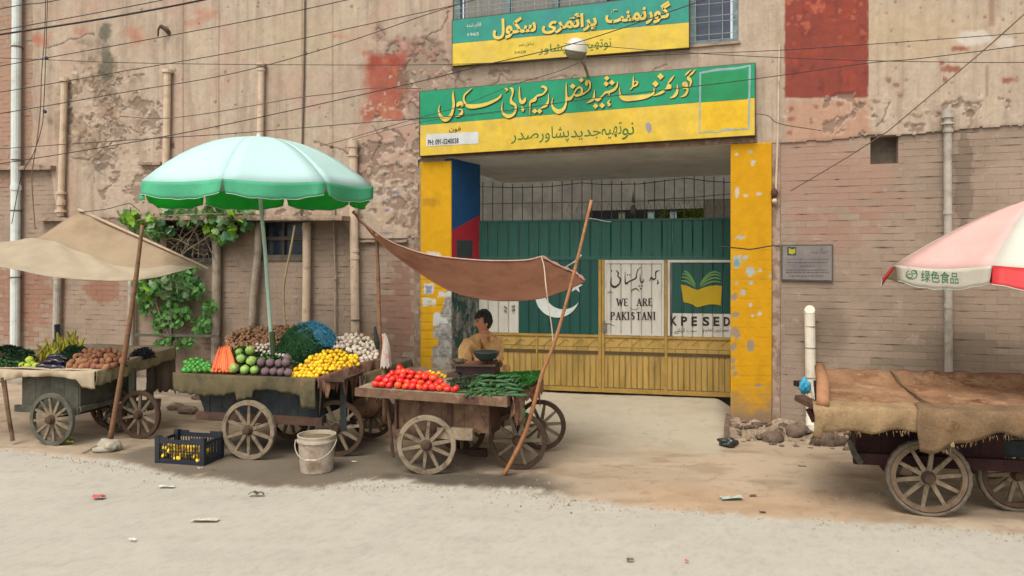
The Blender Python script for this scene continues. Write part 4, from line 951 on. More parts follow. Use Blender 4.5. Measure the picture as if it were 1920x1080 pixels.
# the white panel's Urdu line and serif capitals
W2 = [((1120, 480), [
 [(790, 183, 4), (745, 198, 20), (738, 240, 14), (742, 275, 14)], [(742, 278, 12), (712, 296, 24), (682, 274, 20), (668, 300, 10), (660, 328, 4)], [(760, 296, 4), (768, 340, 20), (752, 358, 6)],
 [(541, 228, 6), (545, 318, 14), (575, 328, 20), (585, 288, 5)], [(553, 138, 5), (512, 178, 12), (498, 225, 10), (486, 278, 18), (440, 305, 16), (400, 322, 16), (366, 348, 26), (352, 318, 16), (352, 200, 5)],
 [(240, 182, 8), (264, 215, 20), (260, 258, 12), (290, 285, 20), (278, 350, 18), (215, 392, 28), (172, 348, 18), (180, 262, 5)]],
 [(382, 238, 13), (412, 238, 13), (532, 380, 14), (567, 378, 14), (549, 413, 15), (180, 187, 14)])]
laystrokes(W2, 6.75, G, .001, 0, 0, m_lkk, 'lettering', gt)
SER = {'W': [((0, 0), (.28, 1), 1), ((.28, 1), (.5, .15), .5), ((.5, .15), (.72, 1), 1), ((.72, 1), (1, 0), .5)], 'E': [((.2, 0), (.2, 1), 1), ((.2, .03), (.9, .03), .5), ((.2, .5), (.7, .5), .5), ((.2, .97), (.95, .97), .5)],
       'A': [((.12, 1), (.5, 0), .5), ((.5, 0), (.88, 1), 1), ((.28, .65), (.7, .65), .4)], 'R': [((.2, 0), (.2, 1), 1), ((.2, .03), (.75, .08), .5), ((.78, .08), (.78, .42), .9), ((.78, .45), (.2, .5), .5), ((.5, .5), (.92, 1), .9)],
       'P': [((.2, 0), (.2, 1), 1), ((.2, .03), (.75, .08), .5), ((.8, .06), (.8, .45), .9), ((.8, .48), (.2, .53), .5)], 'K': [((.2, 0), (.2, 1), 1), ((.9, 0), (.25, .55), .5), ((.4, .45), (.92, 1), .9)],
       'I': [((.5, 0), (.5, 1), 1)], 'S': [((.85, .18), (.5, .02), .5), ((.5, .02), (.18, .25), .9), ((.18, .25), (.8, .7), 1), ((.8, .7), (.5, .97), .9), ((.5, .97), (.12, .82), .5)],
       'T': [((.5, 0), (.5, 1), 1), ((.02, .04), (.98, .04), .5)], 'N': [((.15, 0), (.15, 1), .5), ((.15, 0), (.85, 1), 1), ((.85, 0), (.85, 1), .5)]}
SF = {'W': [(0, 0), (1, 0), (.5, .15)], 'E': [], 'A': [(.12, 1), (.88, 1)], 'R': [(.2, 1), (.92, 1)], 'P': [(.2, 1)], 'K': [(.2, 0), (.2, 1), (.9, 0), (.92, 1)], 'I': [(.5, 0), (.5, 1)], 'S': [], 'T': [(.5, 1)], 'N': [(.15, 0), (.15, 1), (.85, 0)]}
ik = Ink(G, .001)
def serif(txt, x0, x1, y0, y1, w_=2.6):
    wd = {'W': 1.3, 'I': .55}; tot = sum(wd.get(c, 1)+.22 for c in txt)-.22; un = (x1-x0)/tot; x = x0
    for c in txt:
        cw_ = wd.get(c, 1)*un
        for (a, b_, t_) in SER[c]: ik.stroke([(x+a[0]*cw_, y0+a[1]*(y1-y0), w_*t_), (x+b_[0]*cw_, y0+b_[1]*(y1-y0), w_*t_)])
        for (a, b_) in SF[c]: ik.stroke([(x+a*cw_-2.4, y0+b_*(y1-y0), 1), (x+a*cw_+2.4, y0+b_*(y1-y0), 1)])
        x += cw_+.22*un
serif('WE', 1157, 1178, 560, 573.5); serif('ARE', 1194, 1224, 559.5, 573); serif('PAKISTANI', 1144.5, 1229, 585, 599)
ik.done('lettering', m_lkk, gt)
# worn marks left on the white panel: latch and handles
ik = Ink(G, .0012); wr = pm('rust_wear', (124, 96, 72), K)
for p in ([(1183, 545, 2), (1192, 541, 3), (1199, 546, 1)], [(1181, 577, .8), (1190, 581, 1), (1199, 577, .8)], [(1139, 550, 1), (1144, 547, 2), (1148, 549, 1)], [(1134, 610, 2), (1142, 607, 1.6), (1152, 611, 1)]): ik.stroke(p)
ik.done('wear_marks', wr, gt)
mb = MB(); mb.hexa([G.at(1130, 622, .05), G.at(1137, 622, .05), G.at(1137, 606, .05), G.at(1130, 606, .05)], G.n*-.03); mb.tube([G.at(1131, 606, .055), G.at(1133, 600, .06), G.at(1136, 606, .055)], .005, 6)
mb.build('latch', pm('latch_steel', (150, 140, 126), K, .4, .2, 8, metal=.6), gt)
for px_ in (950, 960):
    mb = MB()
    for y0 in (573, 580):
        mb.tube([G.at(px_-5 if px_ < 955 else px_, y0, .01), G.at(px_-2 if px_ < 955 else px_+2, y0+3, .02), G.at(px_ if px_ < 955 else px_+5, y0-1 if px_ > 955 else y0+4, .01)], .009, 6)
    mb.build('handle', pm('handle_steel', (120, 112, 100), K, .4, .2, 8, metal=.5), gt)
# dark board added in the gap below the gate, in place of shade
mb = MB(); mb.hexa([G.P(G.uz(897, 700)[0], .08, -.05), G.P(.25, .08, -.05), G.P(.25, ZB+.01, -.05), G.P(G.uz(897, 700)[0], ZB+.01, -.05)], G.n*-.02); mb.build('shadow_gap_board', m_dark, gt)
# ------------------------------------------------------------------ drain pipes and fixtures of the wall
m_pw = pm('pvc_white', (218, 224, 218), .78, .5, .1, 4, spots=[((170, 168, 156), 3, .55, .75)], bump=.1)
m_pt = pm('pipe_tan', (206, 182, 156), .80, .6, .14, 5, spots=[((150, 126, 104), 4, .55, .72)], bump=.15)
m_pg = pm('pipe_grey', (186, 176, 162), .74, .6, .15, 5, spots=[((132, 124, 112), 4, .5, .72)], bump=.15)
m_pc = pm('pvc_cream', (228, 218, 198), .78, .5, .1, 4, spots=[((190, 176, 152), 3, .55, .75)], bump=.1)
m_pb = pm('pipe_brown', (120, 100, 84), K, .7, .2, 5)
m_pv = pm('pipe_dull', (172, 156, 138), .72, .7, .2, 5, spots=[((122, 108, 92), 4, .5, .7)])
def pipe(nm, lab, cat, pts, r, mat, d=.10, cols=(), n=12, clamps=(), grp=None):
    t_ = thing(nm, lab, cat, F.at(pts[-1][0], pts[-1][1], d), grp); P_ = [F.at(x, y, d) for x, y in pts]
    mb = MB(); mb.tube(P_, r, n); mb.build('pipe_section', mat, t_, smooth=False)
    for (x, y, k, h) in cols:
        p_ = F.at(x, y, d); mb = MB(); mb.lathe([(r*.9, -h/2), (r*k, -h/2+.004), (r*k, h/2-.004), (r*.9, h/2)], p_, n); mb.build('collar', mat, t_)
    for (x, y) in clamps:
        p_ = F.at(x, y, d); mb = MB(); mb.lathe([(r*1.02, -.012), (r*1.12, -.010), (r*1.12, .010), (r*1.02, .012)], p_, n); mb.box(p_-F.n*(d*.55), (.03, d*.9, .02), Matrix.Rotation(-R(18), 3, 'Z')); mb.build('clamp', m_pb, t_)
    return t_
pipe('drainpipe', 'tall white plastic drainpipe at the far left end of the wall', 'pipe', [(32, -60), (30, 200), (29, 420), (28, 664)], .078, m_pw, .12, [(30, 352, 1.16, .1)], clamps=[(31, 88), (31, 300), (29, 395), (28, 520)])
pipe('drainpipe', 'tan drainpipe with a moulded bell joint, ending under the peeled patch above the left ledge', 'pipe', [(121, 146), (118, 260), (115, 352), (114, 405)], .055, m_pt, .10, [(121, 150, 1.45, .07), (115, 362, 1.5, .05), (115, 380, 1.3, .1), (114, 396, 1.7, .05)])
pipe('drainpipe', 'grey-tan pipe below the cream awning rising behind the heap of aubergines', 'pipe', [(109, 500), (107, 560), (105, 668)], .062, m_pg, .10, [(108, 520, 1.15, .08)])
pipe('drainpipe', 'tan drainpipe with a cap, running down behind the left side of the green umbrella', 'pipe', [(314, 130), (313, 220), (311, 306), (310, 404)], .058, m_pt, .10, [(314, 134, 1.5, .06), (313, 255, 1.1, .05)])
pipe('drainpipe', 'tan drainpipe ending right above the top of the green umbrella', 'pipe', [(490, 118), (489, 200), (487, 300), (486, 402)], .052, m_pt, .10, [(490, 122, 1.5, .05), (490, 131, 1.2, .05)])
pipe('drainpipe', 'thick tan drainpipe between the green umbrella and the peeled plaster', 'pipe', [(662, 262), (663, 400), (665, 520), (667, 690)], .066, m_pt, .11, [(662, 270, 1.22, .12), (662, 292, 1.3, .03), (665, 483, 1.1, .06), (665, 470, 1.06, .05)], clamps=[(667, 600)])
pipe('drainpipe', 'straight tan drainpipe right of the dark barred window under the ledge', 'pipe', [(575, 418), (575, 500), (574, 600), (573, 700)], .064, m_pt, .11, [(575, 428, 1.1, .08)])
pipe('drainpipe', 'grey-brown drainpipe leaning beside the dark barred window', 'pipe', [(486, 418), (484, 470), (475, 560), (469, 690)], .060, m_pv, .11)
pipe('drainpipe', 'dull grey-brown drainpipe between the leafy vine and the green peppers', 'pipe', [(406, 424), (406, 520), (405, 600), (404, 700)], .070, m_pv, .11)
pipe('drainpipe', 'pale grey pipe half hidden behind the awning pole and vine', 'pipe', [(248, 410), (247, 520), (245, 690)], .056, m_pg, .11)
pipe('conduit', 'thin brown conduit running straight down from the roof between the two tan pipes', 'conduit', [(572, -40), (570, 150), (566, 300), (564, 404)], .014, m_pb, .05, n=6)
pipe('conduit', 'thin vertical conduit beside the thick drainpipe, with one small joint', 'conduit', [(627, 388), (626, 440), (629, 520), (628, 690)], .016, m_pv, .05, [(629, 523, 1.9, .03)], n=6)
pipe('drainpipe', 'slim grey waste pipe with a cracked socket on the right brick wall', 'pipe', [(1777, 205), (1777, 330), (1778, 500), (1779, 760)], .045, m_pg, .09, [(1777, 214, 1.5, .10), (1777, 232, 1.7, .03), (1777, 245, 1.25, .05), (1777, 399, 1.15, .05), (1778, 575, 1.12, .05)])
t_ = thing('drainpipe', 'short thick cream PVC pipe standing capped against the wall behind the empty cart', 'pipe', F.at(1522, 820, .16))
mb = MB(); mb.tube([F.at(1518, 586, .16), F.at(1519, 640, .16), F.at(1521, 775, .16)], .063, 14); mb.build('pipe_section', m_pc, t_)
mb = MB(); q_ = F.at(1518, 582, .16); mb.tube([q_+Vector((0, 0, -.03)), q_, q_+F.n*.035+Vector((0, 0, .012))], [.066, .068, .058], 14); mb.build('cap', m_pc, t_)
for y_ in (612, 652, 708, 748): mb = MB(); mb.lathe([(.062, -.006), (.068, -.004), (.068, .004), (.062, .006)], F.at(1519.5, y_, .16), 14); mb.build('collar', pm('pipe_joint', (150, 138, 118), K), t_)
mb = MB(); b_ = F.at(1523, 800, .34); mb.tube([F.at(1521, 776, .17), F.at(1522, 788, .26), b_, b_-Vector((0, 0, .09)), b_-Vector((0, 0, .24))], [.06, .07, .076, .074, .072], 14); mb.build('elbow', m_pc, t_)
# small conduit and meter by the right pillar
t_ = thing('conduit', 'thin conduit with a small rusty junction box right of the yellow pillar', 'conduit', F.at(1453, 380, .05))
mb = MB(); mb.tube([F.at(1461, 82, .04), F.at(1460, 150, .04), F.at(1458, 260, .04), F.at(1455, 352, .04), F.at(1454, 384, .04)], .014, 6); mb.build('pipe_section', m_pt, t_)
mb = MB(); mb.ico(F.at(1452, 362, .08), .055, 2, .08, sc=(.8, .8, 1.2)); mb.build('junction_box', pm('rusty_box', (96, 62, 56), K, .7, .3), t_)
mb = MB(); mb.ico(F.at(1452, 377, .08), .035, 2, .05); mb.build('junction_cap', m_pt, t_)
# stub of old pipe with camera-like head, lamp over the sign
t_ = thing('pipe_stub', 'short bent pipe stub sticking out of the plaster high on the left', 'pipe', F.at(305, 60, .05))
mb = MB(); mb.tube([F.at(319, 64, .0), F.at(312, 56, .08), F.at(300, 48, .16)], [.04, .04, .035], 10); mb.build('pipe_section', m_pb, t_)
mb = MB(); mb.tube([F.at(296, 68, .1), F.at(297, 55, .14), F.at(301, 48, .16)], [.014, .018, .02], 8); mb.build('bracket', m_pb, t_)
t_ = thing('wall_lamp', 'white dome lamp on a short arm between the two signboards', 'lamp', F.at(1095, 130, .1))
c_ = F.at(1080, 93, .55)
m_lamp = pm('lamp_white', (232, 226, 212), K, .45, .1, 6); m_lgl = pm('lamp_diffuser', (150, 142, 124), K, .5, .15, 6)
mb = MB(); ax = Vector((.15, -.35, 1)).normalized(); mb.lathe([(.001, .15), (.06, .145), (.105, .115), (.135, .06), (.155, .0), (.160, -.015), (.15, -.018), (.12, .0)], c_, 24, ax=ax); mb.build('lamp_shade', m_lamp, t_, smooth=True)
mb = MB(); mb.lathe([(.148, -.014), (.14, -.05), (.11, -.10), (.07, -.125), (.001, -.13)], c_, 24, ax=ax); mb.build('diffuser', m_lgl, t_, smooth=True)
mb = MB(); mb.tube([c_+Vector((.05, .02, -.11)), F.at(1096, 122, .40), F.at(1102, 140, .2), F.at(1104, 150, .02)], [.03, .022, .02, .03], 10); mb.build('arm', m_pv, t_)
mb = MB(); q_ = c_+Vector((.10, 0, -.06)); mb.beam(q_, q_+Vector((.01, .02, -.10)), .05, .05); mb.build('ballast_box', m_lgl, t_)
# plaque
t_ = thing('plaque', 'grey engraved marble plaque with a small green and yellow emblem on the right brick wall', 'plaque', F.at(1514, 526, .02))
m_plq = pm('plaque_stone', (146, 136, 130), K, .35, .1, 3, spots=[((120, 112, 108), 2, .5, .7)], spec=.5); m_plf = pm('plaque_frame', (92, 96, 84), K)
mb = MB(); mb.hexa([F.at(1465, 526, .035), F.at(1562, 528, .035), F.at(1562, 458, .035), F.at(1465, 459, .035)], F.n*-.03); mb.build('frame', m_plf, t_)
mb = MB(); mb.hexa([F.at(1467.5, 523.5, .039), F.at(1559.5, 525.5, .039), F.at(1559.5, 460.5, .039), F.at(1467.5, 461.5, .039)], F.n*-.003); mb.build('slab', m_plq, t_)
ik = Ink(F, .0395); ik.poly([(1476, 479), (1493, 479), (1493, 463), (1476, 463)]); ik.done('emblem', m_gd, t_)
ik = Ink(F, .0400); ik.poly([(1479, 475), (1485, 477), (1491, 474), (1491, 466), (1485, 468), (1479, 465)]); ik.done('emblem', m_by, t_)
m_eng = pm('engraving', (104, 98, 108), K)
letter(F, .0396, shape('سنگ بنیاد'), (1520, 1551, 466, 11, 0), m_eng, t_, .01)
ik = Ink(F, .0396)
for y_, a, b_ in ((486, 1474, 1554), (492, 1476, 1550), (499, 1500, 1528), (506, 1474, 1552), (510.5, 1474, 1554), (517, 1480, 1545)):
    x = a
    while x < b_: l_ = random.uniform(3, 9); ik.stroke([(x, y_, 1.3), (min(x+l_, b_), y_, 1.2)], 1); x += l_+1.6
o = ik.done('engraved_lines', m_eng, t_); o['kind'] = 'stuff'

# ------------------------------------------------------------------ rubble ledge by the right pillar, low plinth at left
m_stone = pm('stone_rubble', (178, 156, 132), KG, var=.35, scale=8, rnd=.16, bump=.8, bd=.02, spots=[((120, 96, 82), 6, .55, .62), ((206, 190, 168), 5, .6, .7)])
m_stone2 = pm('stone_dark', (132, 112, 96), KG, var=.35, scale=8, rnd=.15, bump=.8, bd=.02, spots=[((96, 84, 72), 6, .55, .62)])
rub = MB(); n_ = 70; rows = []
for i in range(n_+1):
    t_ = i/n_; u_ = -.02+2.35*t_; r_ = []
    for (dd_, zz) in ((.03, .16), (.15, .15), (.38, .13), (.54, .12), (.64, .06), (.68, -.02)):
        j = float(fbm(u_*9, dd_*14, 5, 5))-.5; r_.append(F.P(u_, zz+j*.17*(1-t_*.3), dd_+j*.16))
    rows.append(r_)
rub.grid(rows); rub.add(rows[0]+[F.P(-.02, -.02, .03)], [(0, 1, 2, 3, 4, 5, 6)]); rub.add(rows[-1]+[F.P(2.33, -.02, .03)], [(6, 5, 4, 3, 2, 1, 0)])
tag(rub.build('rubble_ledge', m_stone), 'broken mortar ledge along the foot of the wall right of the gateway', 'ledge')
ch = MB(); rr_ = random.Random(9)
for _ in range(90):
    u_ = rr_.uniform(.0, 1.5); d_ = rr_.uniform(.12, .82); s_ = rr_.uniform(.015, .05); z_ = .13 if d_ < .54 else (.05 if d_ < .64 else 0)
    ch.ico(F.P(u_, z_+s_*.4, d_), s_, 1, .25, sc=(1.3, .9, .7), seed=rr_.randint(0, 99))
tag(ch.build('rubble', m_stone2), 'loose bits of broken brick and mortar scattered on the ledge below the right pillar', kind='stuff')
def rock(px, py, r, sc, nm, lab, mat=m_stone, z=0, grp=None, seed=0):
    p_ = ground(px, py, z); mb = MB(); mb.ico(p_+Vector((0, 0, r*sc[2]*.75)), r, 3, .16, sc=sc, seed=seed); tag(mb.build(nm, mat, loc=p_, smooth=True), lab, 'rock', grp)
rock(1450, 832, .11, (1.2, .8, .8), 'rock', 'rounded grey-brown stone in the rubble midway between pillar and cream pipe elbow', m_stone2, 0, 'stones at the foot of the right wall', 3)
rock(1495, 822, .13, (1.2, .9, .8), 'rock', 'purplish stone beside the cream pipe elbow', m_stone2, .04, 'stones at the foot of the right wall', 5)
rock(1384, 800, .09, (1.5, .8, .5), 'rock', 'flat pale stone lying under the corner of the right pillar', m_stone, .06, 'stones at the foot of the right wall', 8)
rock(1560, 838, .16, (1.6, .7, .6), 'rock', 'low flat stone right of the cream pipe elbow, behind the empty cart', m_stone2, 0, 'stones at the foot of the right wall', 9)
rock(1426, 806, .07, (1.3, .8, .8), 'rock', 'small pale stone below the stepped corner of the yellow pillar', m_stone, .06, 'stones at the foot of the right wall', 12)
mb = MB(); mb.hexa([F.P(-.06, -.02, .70), F.P(.0, -.02, .70), F.P(0, .17, .70), F.P(-.06, .19, .70)], F.n*-.77); tag(mb.build('kerb_stone', m_stone2), 'upright kerb slab at the edge of the apron below the yellow pillar', 'kerb stone')
p_ = ground(1367, 838, 0); mb = MB(); mb.ico(p_+Vector((0, 0, .05)), .06, 3, .5, sc=(1.5, 1, .9), seed=3); tag(mb.build('rubbish_bag', pm('black_poly', (44, 52, 46), .8, .3, .2, 20, spec=.6), loc=p_, smooth=True), 'crumpled dark green polythene bag at the foot of the kerb slab', 'bag')
# plinth along the left wall
m_plin = pm('plinth_concrete', (166, 152, 134), K, var=.25, scale=4, spots=[((130, 116, 100), 2, .5, .7), ((188, 176, 158), 3, .6, .7)], bump=.6)
mb = MB(); n_ = 60; rows = []
for i in range(n_+1):
    u_ = -18+(uL-.45+18)*i/n_; j = float(fbm(u_*3, 0, 8))-.5
    rows.append([F.P(u_, z_+j*.03, d_+j*.08) for d_, z_ in ((.0, .20), (.30, .19), (.42, .18), (.47, .10), (.50, -.03))])
mb.grid(rows); mb.add(rows[-1]+[F.P(uL-.45, -.03, 0)], [(5, 4, 3, 2, 1, 0)]); tag(mb.build('plinth', m_plin), 'low cracked concrete plinth along the foot of the left wall', 'plinth')
rs = random.Random(4)
for i, (px, py, lab) in enumerate(((352, 775, 'grey stone lying behind the left wheel of the umbrella cart'), (378, 752, 'jagged stone beside a scrap of white plastic left of the umbrella cart'), (700, 800, 'dark stone on the ground between the umbrella cart and the tomato cart'), (722, 782, 'brown stone just left of the thin prop of the tomato cart'), (330, 768, 'small stone on the sand right of the cream-covered cart'), (716, 762, 'pale stone on the plinth between the two middle carts'))):
    rock(px, py, rs.uniform(.09, .15), (1.5, .9, .6), 'rock', lab, m_stone2 if i % 2 else m_stone, 0, None, i+20)
p_ = ground(684, 792, 0)
mb = MB(); mb.beam(p_+Vector((-.05, .1, .22)), p_+Vector((.55, .0, .20)), .3, .03); mb.beam(p_+Vector((.0, .12, 0)), p_+Vector((.0, .12, .2)), .05, .05); mb.beam(p_+Vector((.5, .08, 0)), p_+Vector((.5, .08, .19)), .05, .05)
tag(mb.build('low_bench', pm('old_wood_dark', (96, 74, 60), K, var=.3, scale=6, stretch=(1, 1, 5)), loc=p_), 'low dark plank bench on the ground between the two middle carts', 'bench')

# ------------------------------------------------------------------ carts
def wood(nm, rgb, **k): return pm(nm, rgb, K, .85, .28, 7, 70, .5, .004, spec=.15, **k)
m_whl = wood('wheel_wood', (158, 142, 120), rnd=.10, spots=[((112, 98, 82), 9, .52, .66)])
m_whl2 = wood('wheel_wood_brown', (140, 118, 98), spots=[((96, 82, 70), 9, .5, .66)])
m_spk = wood('spoke_wood', (150, 134, 112), rnd=.14, spots=[((108, 94, 78), 9, .5, .66)])
m_hub = wood('hub_wood', (98, 78, 64), rnd=.1)
m_wdr = wood('wood_dark_red', (104, 78, 66), rnd=.1, spots=[((74, 62, 54), 5, .5, .66), ((132, 92, 74), 4, .58, .7)])
m_wbl = wood('wood_blue_black', (62, 68, 70), rnd=.1, spots=[((84, 80, 72), 5, .5, .7)])
m_wgr = wood('wood_grey_green', (108, 106, 94), rnd=.1, spots=[((80, 78, 70), 5, .5, .68), ((134, 126, 110), 4, .6, .7)])
m_wrd = wood('wood_brown', (132, 104, 84), rnd=.12, spots=[((96, 70, 58), 4, .5, .62), ((160, 132, 106), 5, .58, .68)])
m_wlt = wood('wood_pale', (168, 150, 128), rnd=.1, spots=[((120, 104, 88), 5, .5, .68)])
m_wmr = wood('wood_maroon', (72, 46, 44), rnd=.1, spots=[((52, 42, 44), 5, .5, .68)])
m_tyre = pm('tyre_rubber', (126, 114, 98), K, .85, .2, 12, spots=[((92, 84, 74), 10, .5, .64)])
def wheel(cart, c, dia, yaw, w_=.045, nsp=10, tread=False, mrim=None, phase=0):
    """wheel: felloe ring with its spokes and hub as sub-parts; c = centre, yaw of its plane"""
    r = dia/2; a = R(yaw); e = Vector((math.cos(a), -math.sin(a), 0)); n = Vector((-math.sin(a), -math.cos(a), 0)); rd = random.Random(int(c.x*100))
    def P(rr, t, d): return c+e*(rr*math.cos(t))+Vector((0, 0, rr*math.sin(t)))+n*d
    th = .05 if not tread else .045; ro = r if not tread else r-.035
    mb = MB(); N = 40; rows = []
    for i in range(N+1):
        t = 2*math.pi*i/N; k = 1+.004*math.sin(i*2.3)
        rows.append([P(ro-th, t, w_/2), P((ro-.006)*k, t, w_/2), P(ro*k, t, w_/2-.008), P(ro*k, t, -w_/2+.008), P((ro-.006)*k, t, -w_/2), P(ro-th, t, -w_/2), P(ro-th, t, w_/2)])
    mb.grid(rows); wo = mb.build('wheel', mrim or m_whl, cart)
    if tread:
        mb = MB(); rows = []; N = 96
        for i in range(N+1):
            t = 2*math.pi*i/N; b_ = .006 if (i//2) % 2 else 0
            rows.append([P(ro+.001, t, .030), P(ro+.018, t, .036), P(r-.006+b_*.6, t, .030), P(r-.004+b_, t, .008), P(r-.004+b_, t, -.008), P(r-.006+b_*.6, t, -.030), P(ro+.018, t, -.036), P(ro+.001, t, -.030)])
        mb.grid(rows); mb.build('tyre', m_tyre, wo)
    for k in range(nsp):
        t = 2*math.pi*(k+phase)/nsp+rd.uniform(-.03, .03); mb = MB(); tt = t+math.pi/2
        q = []
        for rr, hw in ((.045, .020), (ro-th+.004, .014)):
            for s_, d in ((-1, -.014), (1, -.014), (1, .014), (-1, .014)):
                p_ = P(rr, t, d); q.append(p_+(e*math.cos(tt)+Vector((0, 0, math.sin(tt))))*hw*s_)
        mb.add(q, [(0, 1, 2, 3), (7, 6, 5, 4), (0, 4, 5, 1), (1, 5, 6, 2), (2, 6, 7, 3), (3, 7, 4, 0)]); mb.build('spoke', m_spk, wo)
    mb = MB(); mb.lathe([(.001, -.07), (.04, -.07), (.058, -.035), (.06, .02), (.045, .05), (.042, .07), (.02, .078), (.001, .078)], c, 14, ax=n); mb.build('hub', m_hub, wo)
    return wo
def cart_frame(FL, FR, depth, ztop_b):
    e = (FR-FL); e.z = 0; Lc = e.length; e /= Lc; b = Vector((-e.y, e.x, 0))
    def P(u, v, z): q = FL+e*u+b*v; return Vector((q.x, q.y, z))
    return P, Lc, e, b
def deck(cart, P, Lc, depth, zf, zb_, mat, n=5, th=.03, over=0):
    for i in range(n):
        v0 = depth*i/n+.003; v1 = depth*(i+1)/n-.003
        z0 = zf+(zb_-zf)*v0/depth-.004*(i % 2); z1 = zf+(zb_-zf)*v1/depth-.004*(i % 2)
        mb = MB(); mb.hexa([P(0, v0, z0), P(Lc, v0, z0), P(Lc, v1, z1), P(0, v1, z1)], (0, 0, -th)); mb.build('plank', mat, cart)
def panel(cart, nm, P, u0, u1, v0, v1, z0, z1, th, mat, lean=0):
    """board between (u0,v0) and (u1,v1), z0..z1, of thickness th"""
    a, b_ = P(u0, v0, z0), P(u1, v1, z0); d = (b_-a).normalized(); n = Vector((-d.y, d.x, 0))*th
    t0 = a.copy(); t0.z = z1; t1 = b_.copy(); t1.z = z1
    if lean: t0 += -d*lean; t1 += d*0
    mb = MB(); mb.hexa([a, b_, t1, t0], n); return mb.build(nm, mat, cart)
def axle_set(cart, wheels, mat):
    for (a, b_) in wheels:
        mb = MB(); mb.tube([a, b_], .02, 8); mb.build('axle', mat, cart)

# ---- tomato cart (third from the left)
FL = at(669, 727, 7.90); FR = at(951, 746, 7.31); zt_ = .85; FL.z = FR.z = zt_
P3, L3, e3, b3 = cart_frame(FL, FR, 1.1, .92)
c3 = thing('vegetable_cart', 'brown wooden four-wheeled barrow selling tomatoes and cucumbers in front of the gate', 'cart', (P3(L3/2, .5, 0)))
deck(c3, P3, L3, 1.1, zt_, .93, m_wlt)
panel(c3, 'edge_board', P3, -.01, L3+.01, -.026, -.026, zt_-.085, zt_+.004, .024, m_wrd)
ebr = panel(c3, 'edge_board', P3, L3+.003, L3+.003, -.02, 1.1, zt_-.09, zt_+.02, .024, m_wrd)
panel(c3, 'edge_board', P3, -.005, -.005, 1.12, 0, zt_-.06, zt_+.0, .024, m_wlt)
u0, u1 = .40, 1.45
for k, (a, b_) in enumerate(((u0, .66), (.663, .92), (.923, 1.18), (1.183, u1))): panel(c3, 'side_plank', P3, a, b_, .17, .17, .34+(.10 if k == 3 else 0), zt_-.095, .022, m_wrd)
for k in range(3): panel(c3, 'side_plank', P3, u1+.01, u1+.01, .19+.26*k, .19+.26*k+.255, .42, zt_-.10, .022, m_wdr)
for k in range(3): panel(c3, 'side_plank', P3, u0-.01, u0-.01, .12+.28*k+.27, .12+.28*k, .40, zt_-.095, .022, m_wdr)
for k in range(3): panel(c3, 'side_plank', P3, u0+.37*k, u0+.37*k+.365, .98, .98, .42, zt_-.09, .022, m_wdr)
for (a, b_, z_) in ((.04, L3+.02, .37),): mb = MB(); mb.beam(P3(.38, .135, .36), P3(.95, .135, .36), .05, .10); mb.build('beam', m_wrd, c3)
mb = MB(); mb.beam(P3(.90, .12, .42), P3(1.30, .12, .43), .05, .12); mb.build('beam', m_wlt, c3)
mb = MB(); mb.beam(P3(.30, 1.0, .40), P3(1.6, 1.0, .40), .05, .08); mb.build('beam', m_wdr, c3)
mb = MB(); mb.beam(P3(1.02, .145, .30), P3(1.02, .145, .78), .05, .03); mb.build('brace', m_wdr, c3)
mb = MB(); mb.beam(P3(1.63, .70, .44), P3(1.63, .70, zt_-.03), .05, .05); mb.build('leg', m_wdr, c3)
mb = MB(); mb.beam(P3(1.15, .60, .43), P3(1.70, .60, .50), .05, .07); mb.build('beam', m_wlt, c3)
mb = MB(); mb.tube([at(724, 740, 7.95), at(730, 790, 7.9), at(737, 858, 7.85)], [.022, .02, .018], 7); mb.build('leg', m_wdr, c3)
def wc(px, pyb, dia): g_ = ground(px, pyb); return Vector((g_.x, g_.y, dia/2-.004))
w31, w32 = wc(800, 889, .615), wc(971, 880, .62)
w33, w34 = w31+b3*.84+e3*.02, w32+b3*.80+e3*.0
wheel(c3, w31, .615, 4, phase=.3); wheel(c3, w32, .62, 8, phase=.05, mrim=m_hub); wheel(c3, w33, .58, 20, phase=.5, mrim=m_hub); wheel(c3, w34, .58, 14, phase=.2, mrim=m_hub)
axle_set(c3, ((w31, w33), (w32, w34)), m_hub)
